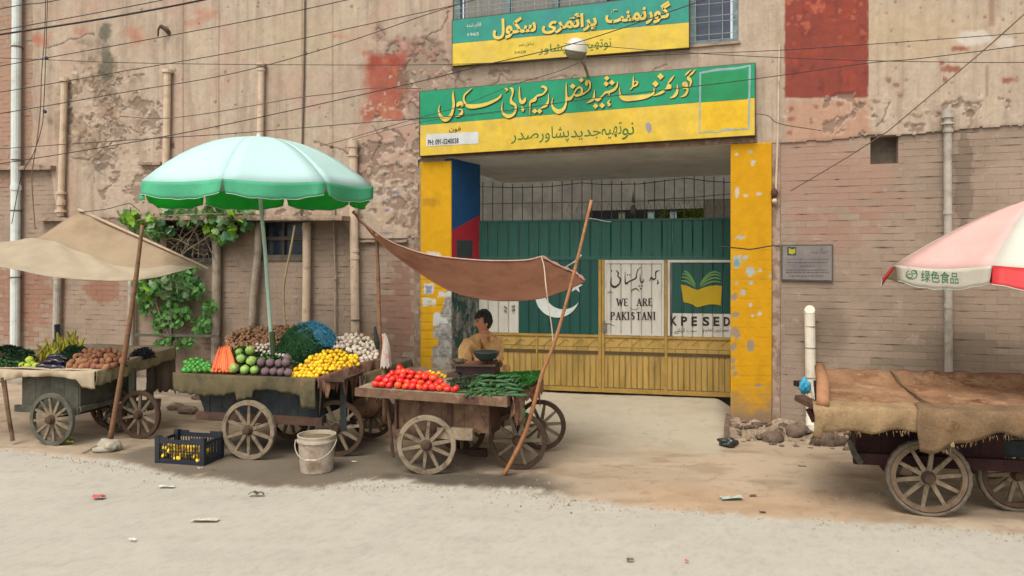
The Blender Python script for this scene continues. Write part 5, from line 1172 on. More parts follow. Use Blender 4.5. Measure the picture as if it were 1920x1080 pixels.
# torn skirt of sacking at the front and a hanging rag at the corner
m_rag = pm('rag_brown', (156, 118, 94), K, .95, .25, 12, rnd=.1, spots=[((116, 84, 68), 6, .5, .62)])
m_burl = pm('burlap', (166, 128, 88), K, .95, .25, 5, 120, .6, .003, rnd=.05, spots=[((122, 92, 66), 3, .52, .66), ((190, 158, 118), 4, .6, .7)])
m_burld = pm('burlap_dull', (116, 104, 76), K, .95, .28, 6, 120, .6, .003, rnd=.05, spots=[((84, 80, 60), 3, .5, .64), ((142, 112, 82), 4, .6, .7)])
def drape(nm, top, drop, mat, lab=None, cat=None, parent=None, sway=.02, n=40, rows=8, seed=0, torn=.25, out=None, thick=.006):
    """cloth hanging from a polyline (3-D points); drop(t)->length"""
    rd = random.Random(seed); q = spl([tuple(p) for p in top], max(2, n//max(1, len(top)-1))); m_ = len(q); rws = []
    jag = [1+torn*(rd.random()-.5)*(1 if rd.random() < .7 else 2.2) for _ in range(m_)]
    for i in range(m_):
        p = Vector(q[i]); a = Vector(q[max(i-1, 0)]); b_ = Vector(q[min(i+1, m_-1)]); d = (b_-a); d.z = 0
        if d.length < 1e-5: d = Vector((1, 0, 0))
        d.normalize(); n_ = out or Vector((d.y, -d.x, 0)); t = i/(m_-1); L_ = drop(t)*jag[i]; col_ = []
        for j in range(rows+1):
            f = j/rows; wv = sway*f*(math.sin(t*n*.55+seed)+.6*math.sin(t*n*1.3+seed*2+f*2)); col_.append(p+Vector((0, 0, -L_*f))+n_*(wv+.012*math.sin(f*3.14)+.006))
        rws.append(col_)
    mb = MB(); mb.grid(rws); nv = len(mb.v); o = mb.build(nm, mat, parent, smooth=True)
    md = o.modifiers.new('thickness', 'SOLIDIFY'); md.thickness = thick; md.offset = 0
    if lab: tag(o, lab, cat)
    return o
drape('hanging_rag', [P3(L3+.03, .05, zt_+.0), P3(L3+.035, .5, zt_+.02), P3(L3+.035, 1.0, zt_+.06)], lambda t: .20-.10*t+.07*math.sin(t*9), m_rag, 'torn pinkish-brown rag hanging from the right edge of the tomato cart', 'rag', sway=.03, seed=3, torn=.7)
mb = MB(); mb.tube([P3(L3+.06, .28, .60), P3(L3+.06, .28, .69), P3(L3+.06, .28, .72), P3(L3+.06, .28, .76)], [.03, .03, .012, .012], 10); o = mb.build('bottle', pm('green_plastic', (20, 150, 84), .7, .3, .1, spec=.6), loc=P3(L3+.06, .28, .60), smooth=True); tag(o, 'small green plastic bottle hanging under the right corner of the tomato cart', 'bottle')

# ---- umbrella cart (second from the left)
FL2 = at(332, 698, 8.535); FR2 = at(598, 706, 8.14); z2_ = .92; FL2.z = FR2.z = z2_
P2, L2, e2, b2 = cart_frame(FL2, FR2, 1.15, .95)
c2 = thing('vegetable_cart', 'dark blue-black barrow under the green umbrella, loaded with lemons, garlic, carrots and ginger', 'cart', P2(L2/2, .5, 0))
deck(c2, P2, L2+.30, 1.15, z2_-.01, .95, m_wdr)
for k in range(6): panel(c2, 'side_plank', P2, .28+.24*k, .28+.24*k+.236, .10, .10, .44, z2_-.03, .022, m_wbl, lean=.0)
mb = MB(); mb.hexa([P2(.30, .09, .46), P2(.36, .09, .46), P2(.36, .09, z2_-.05), P2(.12, .09, z2_-.05)], b2*.02); mb.build('side_plank', m_wbl, c2)
for k in range(4): panel(c2, 'side_plank', P2, .30, .30, .12+.25*k+.24, .12+.25*k, .46, z2_-.03, .022, m_wbl)
for k in range(6): panel(c2, 'side_plank', P2, .28+.24*k, .28+.24*k+.236, 1.08, 1.08, .46, z2_-.03, .022, m_wbl)
for k in range(4): panel(c2, 'side_plank', P2, 1.73, 1.73, .12+.25*k, .12+.25*k+.24, .46, z2_-.03, .022, m_wbl)
mb = MB(); mb.beam(P2(.22, .06, .42), P2(1.8, .06, .42), .05, .09); mb.build('beam', m_wdr, c2)
mb = MB(); mb.beam(P2(.22, 1.1, .42), P2(1.8, 1.1, .42), .05, .09); mb.build('beam', m_wdr, c2)
for (px0, y0, y1, D_) in ((644, 706, 806, 8.35), (668, 706, 770, 8.95)):
    mb = MB(); mb.beam(at(px0, y0, D_), at(px0+1, y1, D_), .07 if px0 < 660 else .055, .055, up=(0, 1, 0)); mb.build('leg', m_wbl, c2)
mb = MB(); mb.beam(P2(1.30, .20, .43), P2(1.78, .15, .43), .06, .08); mb.build('beam', m_wbl, c2)
w21, w22 = wc(467, 861, .66), wc(632, 855, .64); w23, w24 = w21+b2*.86, w22+b2*.84+e2*.05
wheel(c2, w21, .66, 14, .055, phase=.5); wheel(c2, w22, .64, 8, mrim=m_hub, phase=.2); wheel(c2, w23, .60, 20, mrim=m_hub); wheel(c2, w24, .60, 14, mrim=m_hub, phase=.4)
axle_set(c2, ((w21, w23), (w22, w24)), m_hub)
drape('sacking_skirt', [P2(-.02, -.035, z2_+.005), P2(.4, -.04, z2_+.0), P2(.9, -.04, z2_-.002), P2(1.3, -.04, z2_), P2(L2-.02, -.035, z2_+.005)], lambda t: .20+.05*math.sin(t*7)+(.12 if t > .9 else 0)+(.08 if .44 < t < .56 else 0), m_burld, 'long dull green-brown sacking hung along the front of the umbrella cart', 'sacking', sway=.012, seed=5, torn=.06, n=80)
drape('sacking_skirt', [P2(L2+.0, -.05, z2_+.01), P2(L2+.10, .10, z2_+.05), P2(L2+.25, .45, z2_+.11), P2(L2+.42, .75, z2_+.14)], lambda t: .16+.16*abs(math.sin(t*6.5+.6)), m_rag, 'tattered brown sacking hanging at the right corner below the lemons', 'sacking', sway=.03, seed=8, torn=.8, n=44)
drape('sacking_skirt', [P2(L2+.40, .30, z2_+.02), P2(L2+.60, .6, z2_+.08), P2(L2+.70, 1.0, z2_+.10)], lambda t: .22+.08*math.sin(t*8), m_burld, 'dark sacking hanging under the heap of garlic at the right end of the umbrella cart', 'sacking', sway=.03, seed=10, torn=.6, n=30)
mb = MB(); mb.ico(at(688, 760, 8.9), .17, 3, .12, sc=(1.15, .7, .8), seed=6); tag(mb.build('sack', m_rag, loc=at(688, 760, 8.9)-Vector((0, 0, .12)), smooth=True), 'bulging brown sack hung between the umbrella cart and the tomato cart', 'sack')

# ---- cream-covered cart (far left)
FR1 = at(179, 697, 8.75); z1_ = FR1.z; FL1 = at(-60, 688, 9.15); FL1.z = z1_
P1, L1, e1, b1_ = cart_frame(FL1, FR1, 1.25, 1.0)
c1 = thing('vegetable_cart', 'grey weathered barrow at the far left under the cream awning, covered with cream cloth', 'cart', P1(L1/2, .5, 0))
z1b = z1_+.13
deck(c1, P1, L1, 1.4, z1_-.02, z1b-.02, m_wlt)
for k in range(4): panel(c1, 'side_plank', P1, .70+.205*k, .70+.205*k+.20, .10, .10, .42, z1_-.03, .022, m_wgr)
for k in range(5): panel(c1, 'side_plank', P1, 1.545, 1.545, .10+.19*k, .10+.19*k+.187, .44, z1_+.02, .022, m_wgr)
for k in range(4): panel(c1, 'side_plank', P1, .69, .69, .12+.25*k+.24, .12+.25*k, .44, z1_-.02, .022, m_wgr)
mb = MB(); mb.beam(P1(.64, .07, .40), P1(1.56, .07, .40), .05, .08); mb.build('beam', m_wgr, c1)
mb = MB(); mb.beam(P1(1.56, .07, .42), P1(1.60, 1.2, .44), .05, .06); mb.build('beam', m_wgr, c1)
for (px0, D_) in ((248, 9.3), (281, 9.75)): mb = MB(); mb.beam(at(px0, 690, D_), at(px0+1, 772, D_), .07, .05, up=(0, 1, 0)); mb.build('leg', m_wgr, c1)
mb = MB(); mb.beam(at(238, 762, 9.25), at(300, 755, 9.6), .05, .11); mb.build('beam', m_wgr, c1)
w11, w12 = wc(98, 835, .63), wc(262, 822, .60); w13, w14 = w11+b1_*.85+e1*.05, w12+Vector((-.47, .32, 0))
wheel(c1, w11, .63, 14, nsp=12, mrim=m_wgr, phase=.2); wheel(c1, w12, .60, 14, mrim=m_hub, phase=.4); wheel(c1, w13, .58, 14, mrim=m_hub); wheel(c1, w14, .58, 16, mrim=m_hub)
axle_set(c1, ((w11, w13), (w12, w14)), m_hub)
mb = MB(); mb.tube([at(6, 708, 8.95), at(14, 765, 8.9), at(24, 827, 8.86)], [.03, .026, .024], 8); mb.build('leg', m_wrd, c1)
m_cream = pm('cream_cloth', (206, 186, 158), K, .9, .12, 4, 90, .3, .003, spots=[((176, 154, 128), 2.2, .55, .72)], spec=.1)
# cloth: sheet over the deck and skirts
def zc1(u, v): return z1_+.014+(z1b-z1_)*v/1.4+.006*math.sin(u*9+v*5)
rws = []
for i in range(31):
    u = -.01+(L1+.03)*i/30; rws.append([P1(u, -.02+1.42*j/14, zc1(u, -.02+1.42*j/14)) for j in range(15)])
mb = MB(); mb.grid(rws, flip=False)
o = mb.build('table_cloth', m_cream, smooth=True); md = o.modifiers.new('thickness', 'SOLIDIFY'); md.thickness = .006; tag(o, 'cream cotton cloth laid over the top of the far left cart', 'cloth')
dr1 = lambda t: .17+.06*math.sin(t*5+1.2)-.05*t+(.10 if t > .93 else 0)
drape('table_cloth_skirt', [P1(-.02, -.035, z1_+.01), P1(.5, -.04, z1_), P1(1.0, -.04, z1_), P1(L1+.02, -.03, z1_+.012)], dr1, m_cream, 'cream cloth hanging in loose folds along the front of the far left cart', 'cloth', sway=.03, seed=2, torn=.05, n=50)
drape('table_cloth_skirt', [P1(L1+.03, -.03, z1_+.012), P1(L1+.03, .5, z1_+.06), P1(L1+.03, 1.38, z1b+.012)], lambda t: .18-.02*t, pm('cream_cloth_dull', (166, 152, 118), K, .9, .2, 5, 90, .3, .003, spots=[((132, 124, 96), 3, .5, .68)]), 'darker olive-cream cloth hanging on the right side of the far left cart', 'cloth', sway=.02, seed=4, torn=.05, n=40)  # side cloth in a darker, greener tone than the front one
drape('table_cloth_skirt', [P1(L1+.01, 1.40, z1b+.01), P1(L1-.22, 1.42, z1b+.01), P1(L1-.45, 1.42, z1b+.01)], lambda t: .62, pm('cloth_brown', (150, 132, 108), K, .9, .2, 5), 'long brown cloth hanging from the back corner of the far left cart to the ground', 'cloth', sway=.03, seed=6, torn=.1, n=20)

# ---- empty cart at the right
D4 = 6.40; FL4 = at(1531, 769, D4); FR4 = at(2010, 776, 6.03); z4_ = .92; FL4.z = FR4.z = z4_
P4, L4, e4, b4 = cart_frame(FL4, FR4, 1.35, 1.0)
b4 = Vector((.36, .933, 0))
def P4(u, v, z): q = FL4+e4*u+b4*v; return Vector((q.x, q.y, z))
c4_ = thing('empty_cart', 'empty dark maroon barrow with tyred wheels at the right, covered with brown sacking', 'cart', P4(L4/2, .5, 0))
z4b = .99
deck(c4_, P4, L4, 1.35, z4_-.02, z4b-.02, m_wmr)
for k in range(6): panel(c4_, 'side_plank', P4, .36+.20*k, .36+.20*k+.197, .36, .36, .40, z4_-.03, .022, m_wmr)
mb = MB(); mb.beam(P4(.32, .31, .44), P4(2.2, .31, .44), .06, .10); mb.build('beam', m_wmr, c4_)
mb = MB(); mb.beam(P4(1.2, .42, .56), P4(2.2, .42, .56), .06, .14); mb.build('beam', m_wbl, c4_)
mb = MB(); mb.beam(P4(.34, 1.2, .42), P4(2.2, 1.2, .42), .06, .10); mb.build('beam', m_wmr, c4_)
for k in range(5): panel(c4_, 'side_plank', P4, .34, .34, .37+.17*k+.165, .37+.17*k, .42, z4_-.0, .022, m_wmr)
mb = MB(); mb.tube([P4(.28, .30, .60), P4(.33, .29, .48), P4(.38, .28, .40)], [.02, .03, .03], 7); mb.build('brace', m_wgr, c4_)
mb = MB(); mb.beam(P4(1.47, .5, .56), P4(1.60, .5, z4_-.03), .05, .05); mb.build('brace', m_wbl, c4_)
w41 = wc(1740, 967, .675); w42 = wc(1906, 958, .66); w43 = w41+b4*.95+e4*-.05; w44 = w42+b4*.95
wheel(c4_, w41, .675, 16, .06, tread=True, mrim=m_whl2, phase=.28); wheel(c4_, w42, .66, 8, .05, tread=True, mrim=m_hub, phase=.1); wheel(c4_, w43, .60, 16, mrim=m_hub); wheel(c4_, w44, .60, 14, mrim=m_hub)
axle_set(c4_, ((w41, w43), (w42, w44)), m_hub)
# sacking on it: rumpled sheets
def rumpled(nm, P, u0, u1, v0, v1, zf, mat, lab, cat='sacking', nu=40, nv=20, amp=.012, seed=0, skirt=None):
    rws = []
    for i in range(nu+1):
        u = u0+(u1-u0)*i/nu; c_ = []
        for j in range(nv+1):
            v = v1+(v0-v1)*j/nv; h = amp*(float(fbm(u*7+seed, v*7, seed))-.3)*2+amp*.5*math.sin(u*23+v*9+seed)
            c_.append(P(u, v+.01*math.sin(u*14+seed), zf(u, v)+h))
        if skirt:
            dl = skirt((u-u0)/(u1-u0)); k = 8
            for j in range(1, k+1):
                f = j/k; c_.append(P(u+.015*math.sin(f*4+u*12), v0-.015-.02*math.sin(f*3.1)+.012*math.sin(u*22+f*3+seed)*f, zf(u, v0)+h*(1-f)-dl*f))
        rws.append(c_)
    mb = MB(); mb.grid(rws, flip=True); o = mb.build(nm, mat, smooth=True); md = o.modifiers.new('thickness', 'SOLIDIFY'); md.thickness = .007; md.offset = 0
    return tag(o, lab, cat)
zf4 = lambda u, v: z4_+.018+(z4b-z4_)*v/1.35+.09*max(0, 1-abs(v-1.33)/.25)*1.0
m_brl = pm('burlap_orange', (160, 122, 92), K, .95, .30, 4, 55, 1.0, .006, spots=[((190, 152, 118), 2.2, .5, .66), ((128, 88, 62), 3, .55, .66), ((200, 170, 138), 14, .60, .68)], spec=.08)
m_brl2 = pm('burlap_sand', (168, 140, 106), K, .95, .30, 5, 55, 1.0, .006, spots=[((196, 164, 120), 3, .5, .66), ((122, 98, 66), 3, .55, .66)], spec=.08)
m_brl3 = pm('burlap_tan', (140, 114, 88), K, .95, .30, 5, 55, 1.0, .006, spots=[((160, 130, 96), 3, .5, .66), ((112, 84, 60), 3, .55, .66)], spec=.08)
rumpled('burlap_sheet', P4, .03, L4-.02, -.0, 1.37, zf4, m_brl, 'orange-brown sacking sheet spread over the whole bed of the empty cart', amp=.014, seed=1, nu=60)
rumpled('burlap_sheet', P4, -.02, 1.28, -.045, .60, lambda u, v: zf4(u, v)+.014-.0*v, m_brl2, 'sandy sacking folded over the front left edge of the empty cart', amp=.012, seed=3, skirt=lambda t: .25-.07*max(0, t-.45)/.55+.02*math.sin(t*17)+(.05 if t < .08 else 0), nu=54) if False else None
rumpled('burlap_sheet', P4, -.03, 1.00, -.04, .16, lambda u, v: zf4(u, v)+.016, m_brl2, 'sandy sacking hanging over the front left edge of the empty cart', amp=.010, seed=3, skirt=lambda t: .205-.05*max(0, t-.4)/.6+.015*math.sin(t*17)+(.06 if t < .08 else 0), nu=54)
rumpled('burlap_sheet', P4, .80, L4-.01, -.07, .14, lambda u, v: zf4(u, v)+.030, m_brl3, 'heavy tan sacking hanging low over the front right wheel of the empty cart', amp=.008, seed=6, skirt=lambda t: .35-.17*sm(.05, .55, t)+.015*math.sin(t*21), nu=60)
fr_ = MB(); rf = random.Random(6)
for k_ in range(150):
    u_ = rf.uniform(-.02, L4-.1); t1 = u_ < .98; zb_ = zf4(u_, 0)-(.205-.05*max(0, ((u_+.03)/1.03)-.4)/.6 if t1 else .35-.17*float(sm(.05, .55, (u_-.8)/(L4-.81))))+.02
    p_ = P4(u_, -.06 if t1 else -.09, zb_); l_ = rf.uniform(.01, .05); fr_.tube([p_, p_+Vector((rf.uniform(-.012, .012), rf.uniform(-.015, .01), -l_))], [.0022, .001], 3, cap=False)
tag(fr_.build('jute_fringe', m_brl2), 'frayed jute threads along the lower hem of the empty cart cover', kind='stuff')
mb = MB(); q_ = [P4(.74, 1.28, 0), P4(.80, .9, 0), P4(.86, .45, 0), P4(.92, .12, 0), P4(1.0, -.06, 0)]
sq_ = [Vector((p.x, p.y, zf4(u, v)+.035)) for p, (u, v) in zip(q_, ((.74, 1.28), (.8, .9), (.86, .45), (.92, .12), (1, -.06)))]
mb.tube([Vector(p) for p in spl([tuple(p) for p in sq_], 6)], .012, 6); tag(mb.build('seam_rope', m_brl3), 'rolled seam running across the sacking on the empty cart', 'rope')
t_ = MB(); t_.tube([P4(.06, 1.22, 1.12), P4(.07, .6, 1.07), P4(.05, -.05, .985)], [.052, .058, .052], 14); tag(t_.build('log_roller', pm('log_wood', (186, 134, 96), K, .8, .2, 5, stretch=(4, 1, 1)), smooth=True), 'smooth round log lying across the left end of the empty cart', 'log')
t_ = MB(); t_.tube([at(1512, 715, 7.2), at(1520, 745, 6.8), at(1532, 800, 6.5)], [.022, .026, .022], 8); tag(t_.build('wooden_post', pm('post_cream', (206, 186, 156), K)), 'pale stake beside the log at the left end of the empty cart', 'stake')
t_ = MB(); t_.beam(at(1494, 718, 7.1), at(1514, 724, 6.9), .07, .05); tag(t_.build('wooden_shaft', m_wmr), 'dark wooden shaft end wrapped with a blue rag', 'shaft')
t_ = MB(); t_.beam(at(1498, 745, 6.7), at(1532, 762, 6.5), .10, .05); tag(t_.build('wooden_block', m_wdr), 'dark wedge of wood sticking out under the log of the empty cart', 'wood block')
t_ = MB(); t_.beam(at(1518, 765, 6.6), at(1530, 790, 6.55), .06, .05); tag(t_.build('wooden_block', m_wmr), 'small dark peg below the wedge at the left end of the empty cart', 'wood block')
mb = MB(); mb.ico(at(1508, 724, 6.86), .05, 3, .35, sc=(1, .8, 1.2), seed=4); tag(mb.build('blue_rag', pm('rag_blue', (60, 160, 196), .7, .6, .2, 20), smooth=True), 'knotted sky blue rag tied round the handle of the empty cart', 'rag')
mb = MB()
for k_ in range(5): mb.hexa([P4(.99+.012*k_, -.085, zf4(1, 0)-.02-.05*k_), P4(1.02+.012*k_, -.085, zf4(1, 0)-.02-.05*k_), P4(1.03+.012*k_, -.088, zf4(1, 0)-.075-.05*k_), P4(1.0+.012*k_, -.088, zf4(1, 0)-.075-.05*k_)], b4*.006)
tag(mb.build('jute_strip', m_brl2), 'frayed strip of jute hanging at the seam of the empty cart cover', 'sacking')
# ------------------------------------------------------------------ awnings and umbrellas
m_bam = pm('bamboo', (150, 112, 82), K, .7, .2, 8, stretch=(1, 1, 3), spots=[((112, 82, 62), 5, .55, .7)])
m_bam2 = pm('bamboo_orange', (190, 132, 88), K, .7, .2, 8, stretch=(1, 1, 3), spots=[((150, 98, 66), 5, .55, .7)])
m_bamg = pm('pole_mint', (186, 214, 194), .72, .6, .1, 8)
def pole(nm, lab, pts, r, mat, cat='pole', n=8, knots=()):
    mb = MB(); q = [Vector(p) for p in spl([tuple(p) for p in pts], 5)] if len(pts) > 2 else [Vector(p) for p in pts]; N = len(q)
    rs_ = [(r[0]+(r[1]-r[0])*i/(N-1))*(1+(.12 if i % 5 == 0 and knots else 0)) for i in range(N)]
    mb.tube(q, rs_, n); return tag(mb.build(nm, mat, smooth=True), lab, cat)
# cream awning
m_awn = pm('awning_cream', (216, 198, 170), K, .9, .10, 3, 90, .35, .004, trans=.25, spots=[((196, 174, 146), 1.2, .52, .72)], spec=.08)
top = [(-170, 500, 10.3), (-60, 480, 10.2), (20, 470, 10.1), (77, 442, 10.0), (151, 398, 9.95), (200, 420, 9.8), (265, 449, 9.45), (325, 475, 9.15), (384, 500, 8.85)]
mid = [(-170, 470, 9.7), (-60, 462, 9.6), (20, 452, 9.5), (80, 446, 9.5), (122, 462, 9.40), (178, 484, 9.2), (245, 501, 9.0), (310, 500, 8.9), (370, 499, 8.80)]
bot = [(-170, 490, 8.6), (-60, 494, 8.55), (20, 503, 8.5), (85, 517, 8.5), (160, 524, 8.5), (235, 526, 8.52), (290, 520, 8.58), (330, 510, 8.65), (372, 499, 8.78)]
def rows3(a, b_, c_, n=60, k1=8, k2=10, rip=.010, seed=0):
    A, B, C = [np.array(spl(x, 10)) for x in (a, b_, c_)]; N = len(A); rws = []
    for i in range(N):
        r_ = []
        for j in range(k1): f = j/k1; r_.append(A[i]*(1-f)+B[i]*f)
        for j in range(k2+1): f = j/k2; r_.append(B[i]*(1-f)+C[i]*f)
        rr = []
        for j, p in enumerate(r_):
            f = j/(k1+k2); v = at(p[0], p[1], p[2]); v += Vector((0, 0, rip*math.sin(f*3.14)*(math.sin(i*.55+seed)+math.sin(i*.23+j*.5)))); rr.append(v)
        rws.append(rr)
    return rws
mb = MB(); gr_ = rows3(top, mid, bot); mb.grid(gr_); mb.m = [(1 if (i % 18) < 8 else 0) for i in range(len(mb.f))]; o = mb.build('awning', [m_awn, pm('awning_cream_shaded', (192, 168, 138), K, .9, .10, 3, 90, .35, .004, trans=.15, spots=[((172, 146, 116), 1.6, .52, .72)], spec=.08)], smooth=True); md = o.modifiers.new('thickness', 'SOLIDIFY'); md.thickness = .005  # upper rows take a darker copy of the cloth: shade painted in
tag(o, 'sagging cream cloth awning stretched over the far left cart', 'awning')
pole('ridge_pole', 'pale stick along the upper edge of the cream awning', [at(147, 393, 9.95), at(200, 417, 9.78), at(265, 446, 9.44), at(325, 473, 9.12), at(392, 504, 8.78)], (.022, .014), pm('stick_pale', (206, 180, 152), K))
pole('awning_pole', 'leaning brown bamboo pole holding up the cream awning', [at(267, 422, 8.42), at(255, 520, 8.44), at(236, 650, 8.5), ground(204, 842)], (.020, .031), m_bam, knots=1)
p_ = ground(205, 846); mb = MB(); mb.ico(p_+Vector((0, 0, .06)), .10, 3, .22, sc=(1.2, .9, .8), seed=2); mb.ico(p_+Vector((-.05, -.03, .03)), .09, 2, .2, sc=(1.4, .9, .5), seed=5)
tag(mb.build('sandbag', pm('bag_offwhite', (190, 180, 160), K, .9, .2, 16, bump=.6), loc=p_, smooth=True), 'lumpy off-white bag weighing down the foot of the awning pole', 'bag')
pole('stick', 'thin grey stick on the ground beside the off-white bag', [ground(155, 851)+Vector((0, 0, .02)), ground(182, 842)+Vector((0, 0, .03))], (.012, .014), m_pv, 'stick')
# brown awning over the tomato cart
m_awb = pm('awning_brown', (150, 104, 80), K, .95, .14, 3, 60, .6, .004, trans=.38, spots=[((126, 84, 62), 2, .5, .7)], spec=.05)
topb = [(664, 400, 8.7), (690, 425, 8.75), (720, 447, 8.8), (750, 462, 8.85), (800, 478, 8.9), (860, 486, 8.9), (920, 490, 8.85), (985, 489, 8.75), (1016, 482, 8.65), (1050, 500, 8.2), (1078, 512, 7.95), (1096, 526, 7.7)]
botb = [(665, 402, 8.68), (684, 424, 8.5), (706, 449, 8.3), (742, 480, 8.1), (790, 514, 7.95), (845, 545, 7.8), (900, 560, 7.7), (955, 564, 7.6), (1010, 560, 7.55), (1050, 548, 7.55), (1078, 537, 7.6), (1094, 529, 7.66)]
midb = [((a[0]+b_[0])/2, (a[1]+b_[1])/2+1, (a[2]+b_[2])/2-.05) for a, b_ in zip(topb, botb)]
mb = MB(); mb.grid(rows3(topb, midb, botb, rip=.007, seed=2, k1=7, k2=7)); o = mb.build('awning', m_awb, smooth=True); md = o.modifiers.new('thickness', 'SOLIDIFY'); md.thickness = .006
tag(o, 'brown sacking awning sagging like a hammock above the tomato cart', 'awning')
hem = MB(); q_ = spl([tuple(at(x, y-1.2, D-.015)) for x, y, D in topb[:9]], 5); hem.tube([Vector(p) for p in q_], .009, 6)
tag(hem.build('awning_hem_rope', pm('hem_pink', (226, 186, 168), K)), 'pale pink rope along the back edge of the brown awning', 'rope')
hem = MB(); q_ = spl([tuple(at(x, y-1, D-.03)) for x, y, D in topb[8:]], 6); hem.tube([Vector(p) for p in q_], [.016+.007*math.sin(i*1.7) for i in range(len(q_))], 7); tag(hem.build('rolled_cloth', pm('hem_roll', (176, 136, 122), K), smooth=True), 'knotted roll of cloth along the right edge of the brown awning', 'cloth')
pole('branch', 'crooked branch end tied at the left tip of the brown awning', [at(662, 397, 8.72), at(668, 403, 8.7), at(680, 418, 8.6), at(700, 438, 8.55)], (.022, .012), m_bam)
pole('awning_pole', 'upright brown pole between the umbrella cart and the tomato cart', [at(706, 438, 8.55), at(709, 520, 8.5), at(712, 620, 8.45), at(720, 712, 8.4), at(722, 790, 8.4)], (.020, .030), m_bam, knots=1)
pole('awning_pole', 'long leaning orange-brown stick propped against the right corner of the tomato cart', [at(1109, 375, 7.30), at(1078, 505, 7.32), at(1043, 632, 7.36), at(1016, 702, 7.42), at(1000, 762, 7.48), at(980, 822, 7.54), at(944, 893, 7.60)], (.014, .023), m_bam2, knots=1)
mb = MB(); mb.tube([Vector(p) for p in spl([tuple(at(x, y, D)) for x, y, D in ((1015, 481, 8.5), (1020, 500, 7.9), (1023, 530, 7.45), (1027, 562, 7.42), (1034, 610, 7.40), (1037, 640, 7.38))], 5)], .006, 5)
tag(mb.build('cord', pm('cord_cream', (222, 200, 176), K)), 'pale knotted cord hanging from the brown awning', 'cord')
mb = MB(); mb.tube([at(1062, 500, 8.1), at(1076, 492, 7.95), at(1090, 478, 7.9)], .007, 5); tag(mb.build('cord', m_lw), 'short white cord tying the awning to the leaning stick', 'cord')

# green umbrella
m_umt = pm('umbrella_mint', (204, 238, 232), .78, .5, .04, 2, 60, .08, .002, trans=.20, spec=.2)
m_umv = pm('umbrella_green', (116, 222, 176), .80, .5, .08, 4, 60, .1, .002, trans=.5, spec=.2, spots=[((110, 200, 164), 3, .58, .74)])
m_umb = pm('umbrella_backlit_green', (80, 226, 110), .80, .6, .06, 3, trans=.65, bump=0)  # for far valance panels: light coming through the cloth is put into this green
m_hemw = pm('hem_white', (220, 232, 220), K, bump=0)
def umbrella(nm, lab, C, Rr, zap, zrim, nrib, az0, mats_top, mats_val, val, pole_pts, pole_r, pole_m, tilt=Vector((0, 0, 1)), bulge=.0, flutter=.02, seed=0, inner=None, sagk=.05, pexp=1.9, flare=0):
    """canopy panels, valance panels, ribs, pole: each a part"""
    t_ = thing(nm, lab, 'umbrella', pole_pts[-1]); rd = random.Random(seed); ap = Vector((C.x, C.y, zap)); q = Vector((0, 0, 1)).rotation_difference(tilt.normalized())
    cz = Vector((C.x, C.y, zrim))
    def V(k, r, z=0): a = R(az0)+2*math.pi*k/nrib; return cz+q @ Vector((math.sin(a)*Rr*r, math.cos(a)*Rr*r, z))
    def prof(r): return (zap-zrim)*(1-r**pexp)
    NR = 10
    for k in range(nrib):
        rws = []
        for i in range(NR+1):
            r = max(.001, i/NR); row = []
            for j in range(7):
                f = j/6; a = V(k, r, prof(r)); b_ = V(k+1, r, prof(r)); p = a*(1-f)+b_*f; sag = math.sin(f*3.14159)
                p += Vector((0, 0, -sagk*Rr*sag*r*r*(.8))); row.append(p)
            rws.append(row)
        mb = MB(); mb.grid(rws, flip=True); o = mb.build('canopy_panel', mats_top[k % len(mats_top)], t_, smooth=True); md = o.modifiers.new('thickness', 'SOLIDIFY'); md.thickness = .003; md.offset = 0
        # valance
        rws = []; v_ = []
        for j in range(13):
            f = j/12; a = V(k, 1.0, 0); b_ = V(k+1, 1.0, 0); p = a*(1-f)+b_*f+Vector((0, 0, -sagk*Rr*math.sin(f*3.14159)*.8)); outw = (p-cz); outw.z = 0; outw.normalize()
            inx = .02+.05*(1-abs(2*f-1)); row = []; hl = val*(.82+.18*min(1, 4*f, 4*(1-f)))*(1+.03*math.sin(j*2.1+k))
            sl_ = (f-.5)*-.06
            for i in range(6): g = i/5; row.append(p+Vector((0, 0, -hl*g))+outw*(flutter*g*math.sin(f*7+k*2+seed)+(0 if k == 0 else flare)*g)+(b_-a).normalized()*sl_*g)
            rws.append(row)
        vm_ = mats_val[k % len(mats_val)]
        if inner and (V(k, 1)+V(k+1, 1)).y/2 > C.y+.1: vm_ = inner
        if inner and vm_ is inner: rws = [[r_[0]+(q-r_[0])*1.35 for q in r_] for r_ in rws]
        mb = MB(); mb.grid(rws); vo = mb.build('valance', vm_, t_, smooth=True); md = vo.modifiers.new('thickness', 'SOLIDIFY'); md.thickness = .003; md.offset = 0
        hm = MB(); hm.tube([r_[-1] for r_ in rws], .0035, 5); hm.build('hem', m_hemw, vo); v_.append(rws)
        mb = MB(); mb.tube([V(k, r_, prof(r_)-.012) for r_ in (.05, .3, .55, .8, 1.0)]+[V(k, 1.02, -.01)], .006, 5); mb.build('rib', m_bar, t_)
        mb = MB(); a = R(az0)+2*math.pi*k/nrib; mb.tube([Vector((C.x, C.y, zrim+.05)), V(k, .55, prof(.55)-.02)], .005, 5); mb.build('strut', m_bar, t_)
    mb = MB(); mb.lathe([(.001, .05), (.02, .045), (.03, .02), (.05, -.01), (.05, -.02)], ap, 12); mb.build('finial', m_hemw, t_)
    pts = [ap+Vector((0, 0, -.02))]+pole_pts; mb = MB(); mb.tube([Vector(p) for p in spl([tuple(p) for p in pts], 4)], pole_r, 10); mb.build('pole', pole_m, t_, smooth=True)
    return t_, V, prof
UC = Vector((-3.03, 8.85, 0))
az_front = math.degrees(math.atan2(-UC.x-.12, -UC.y))  # towards the street
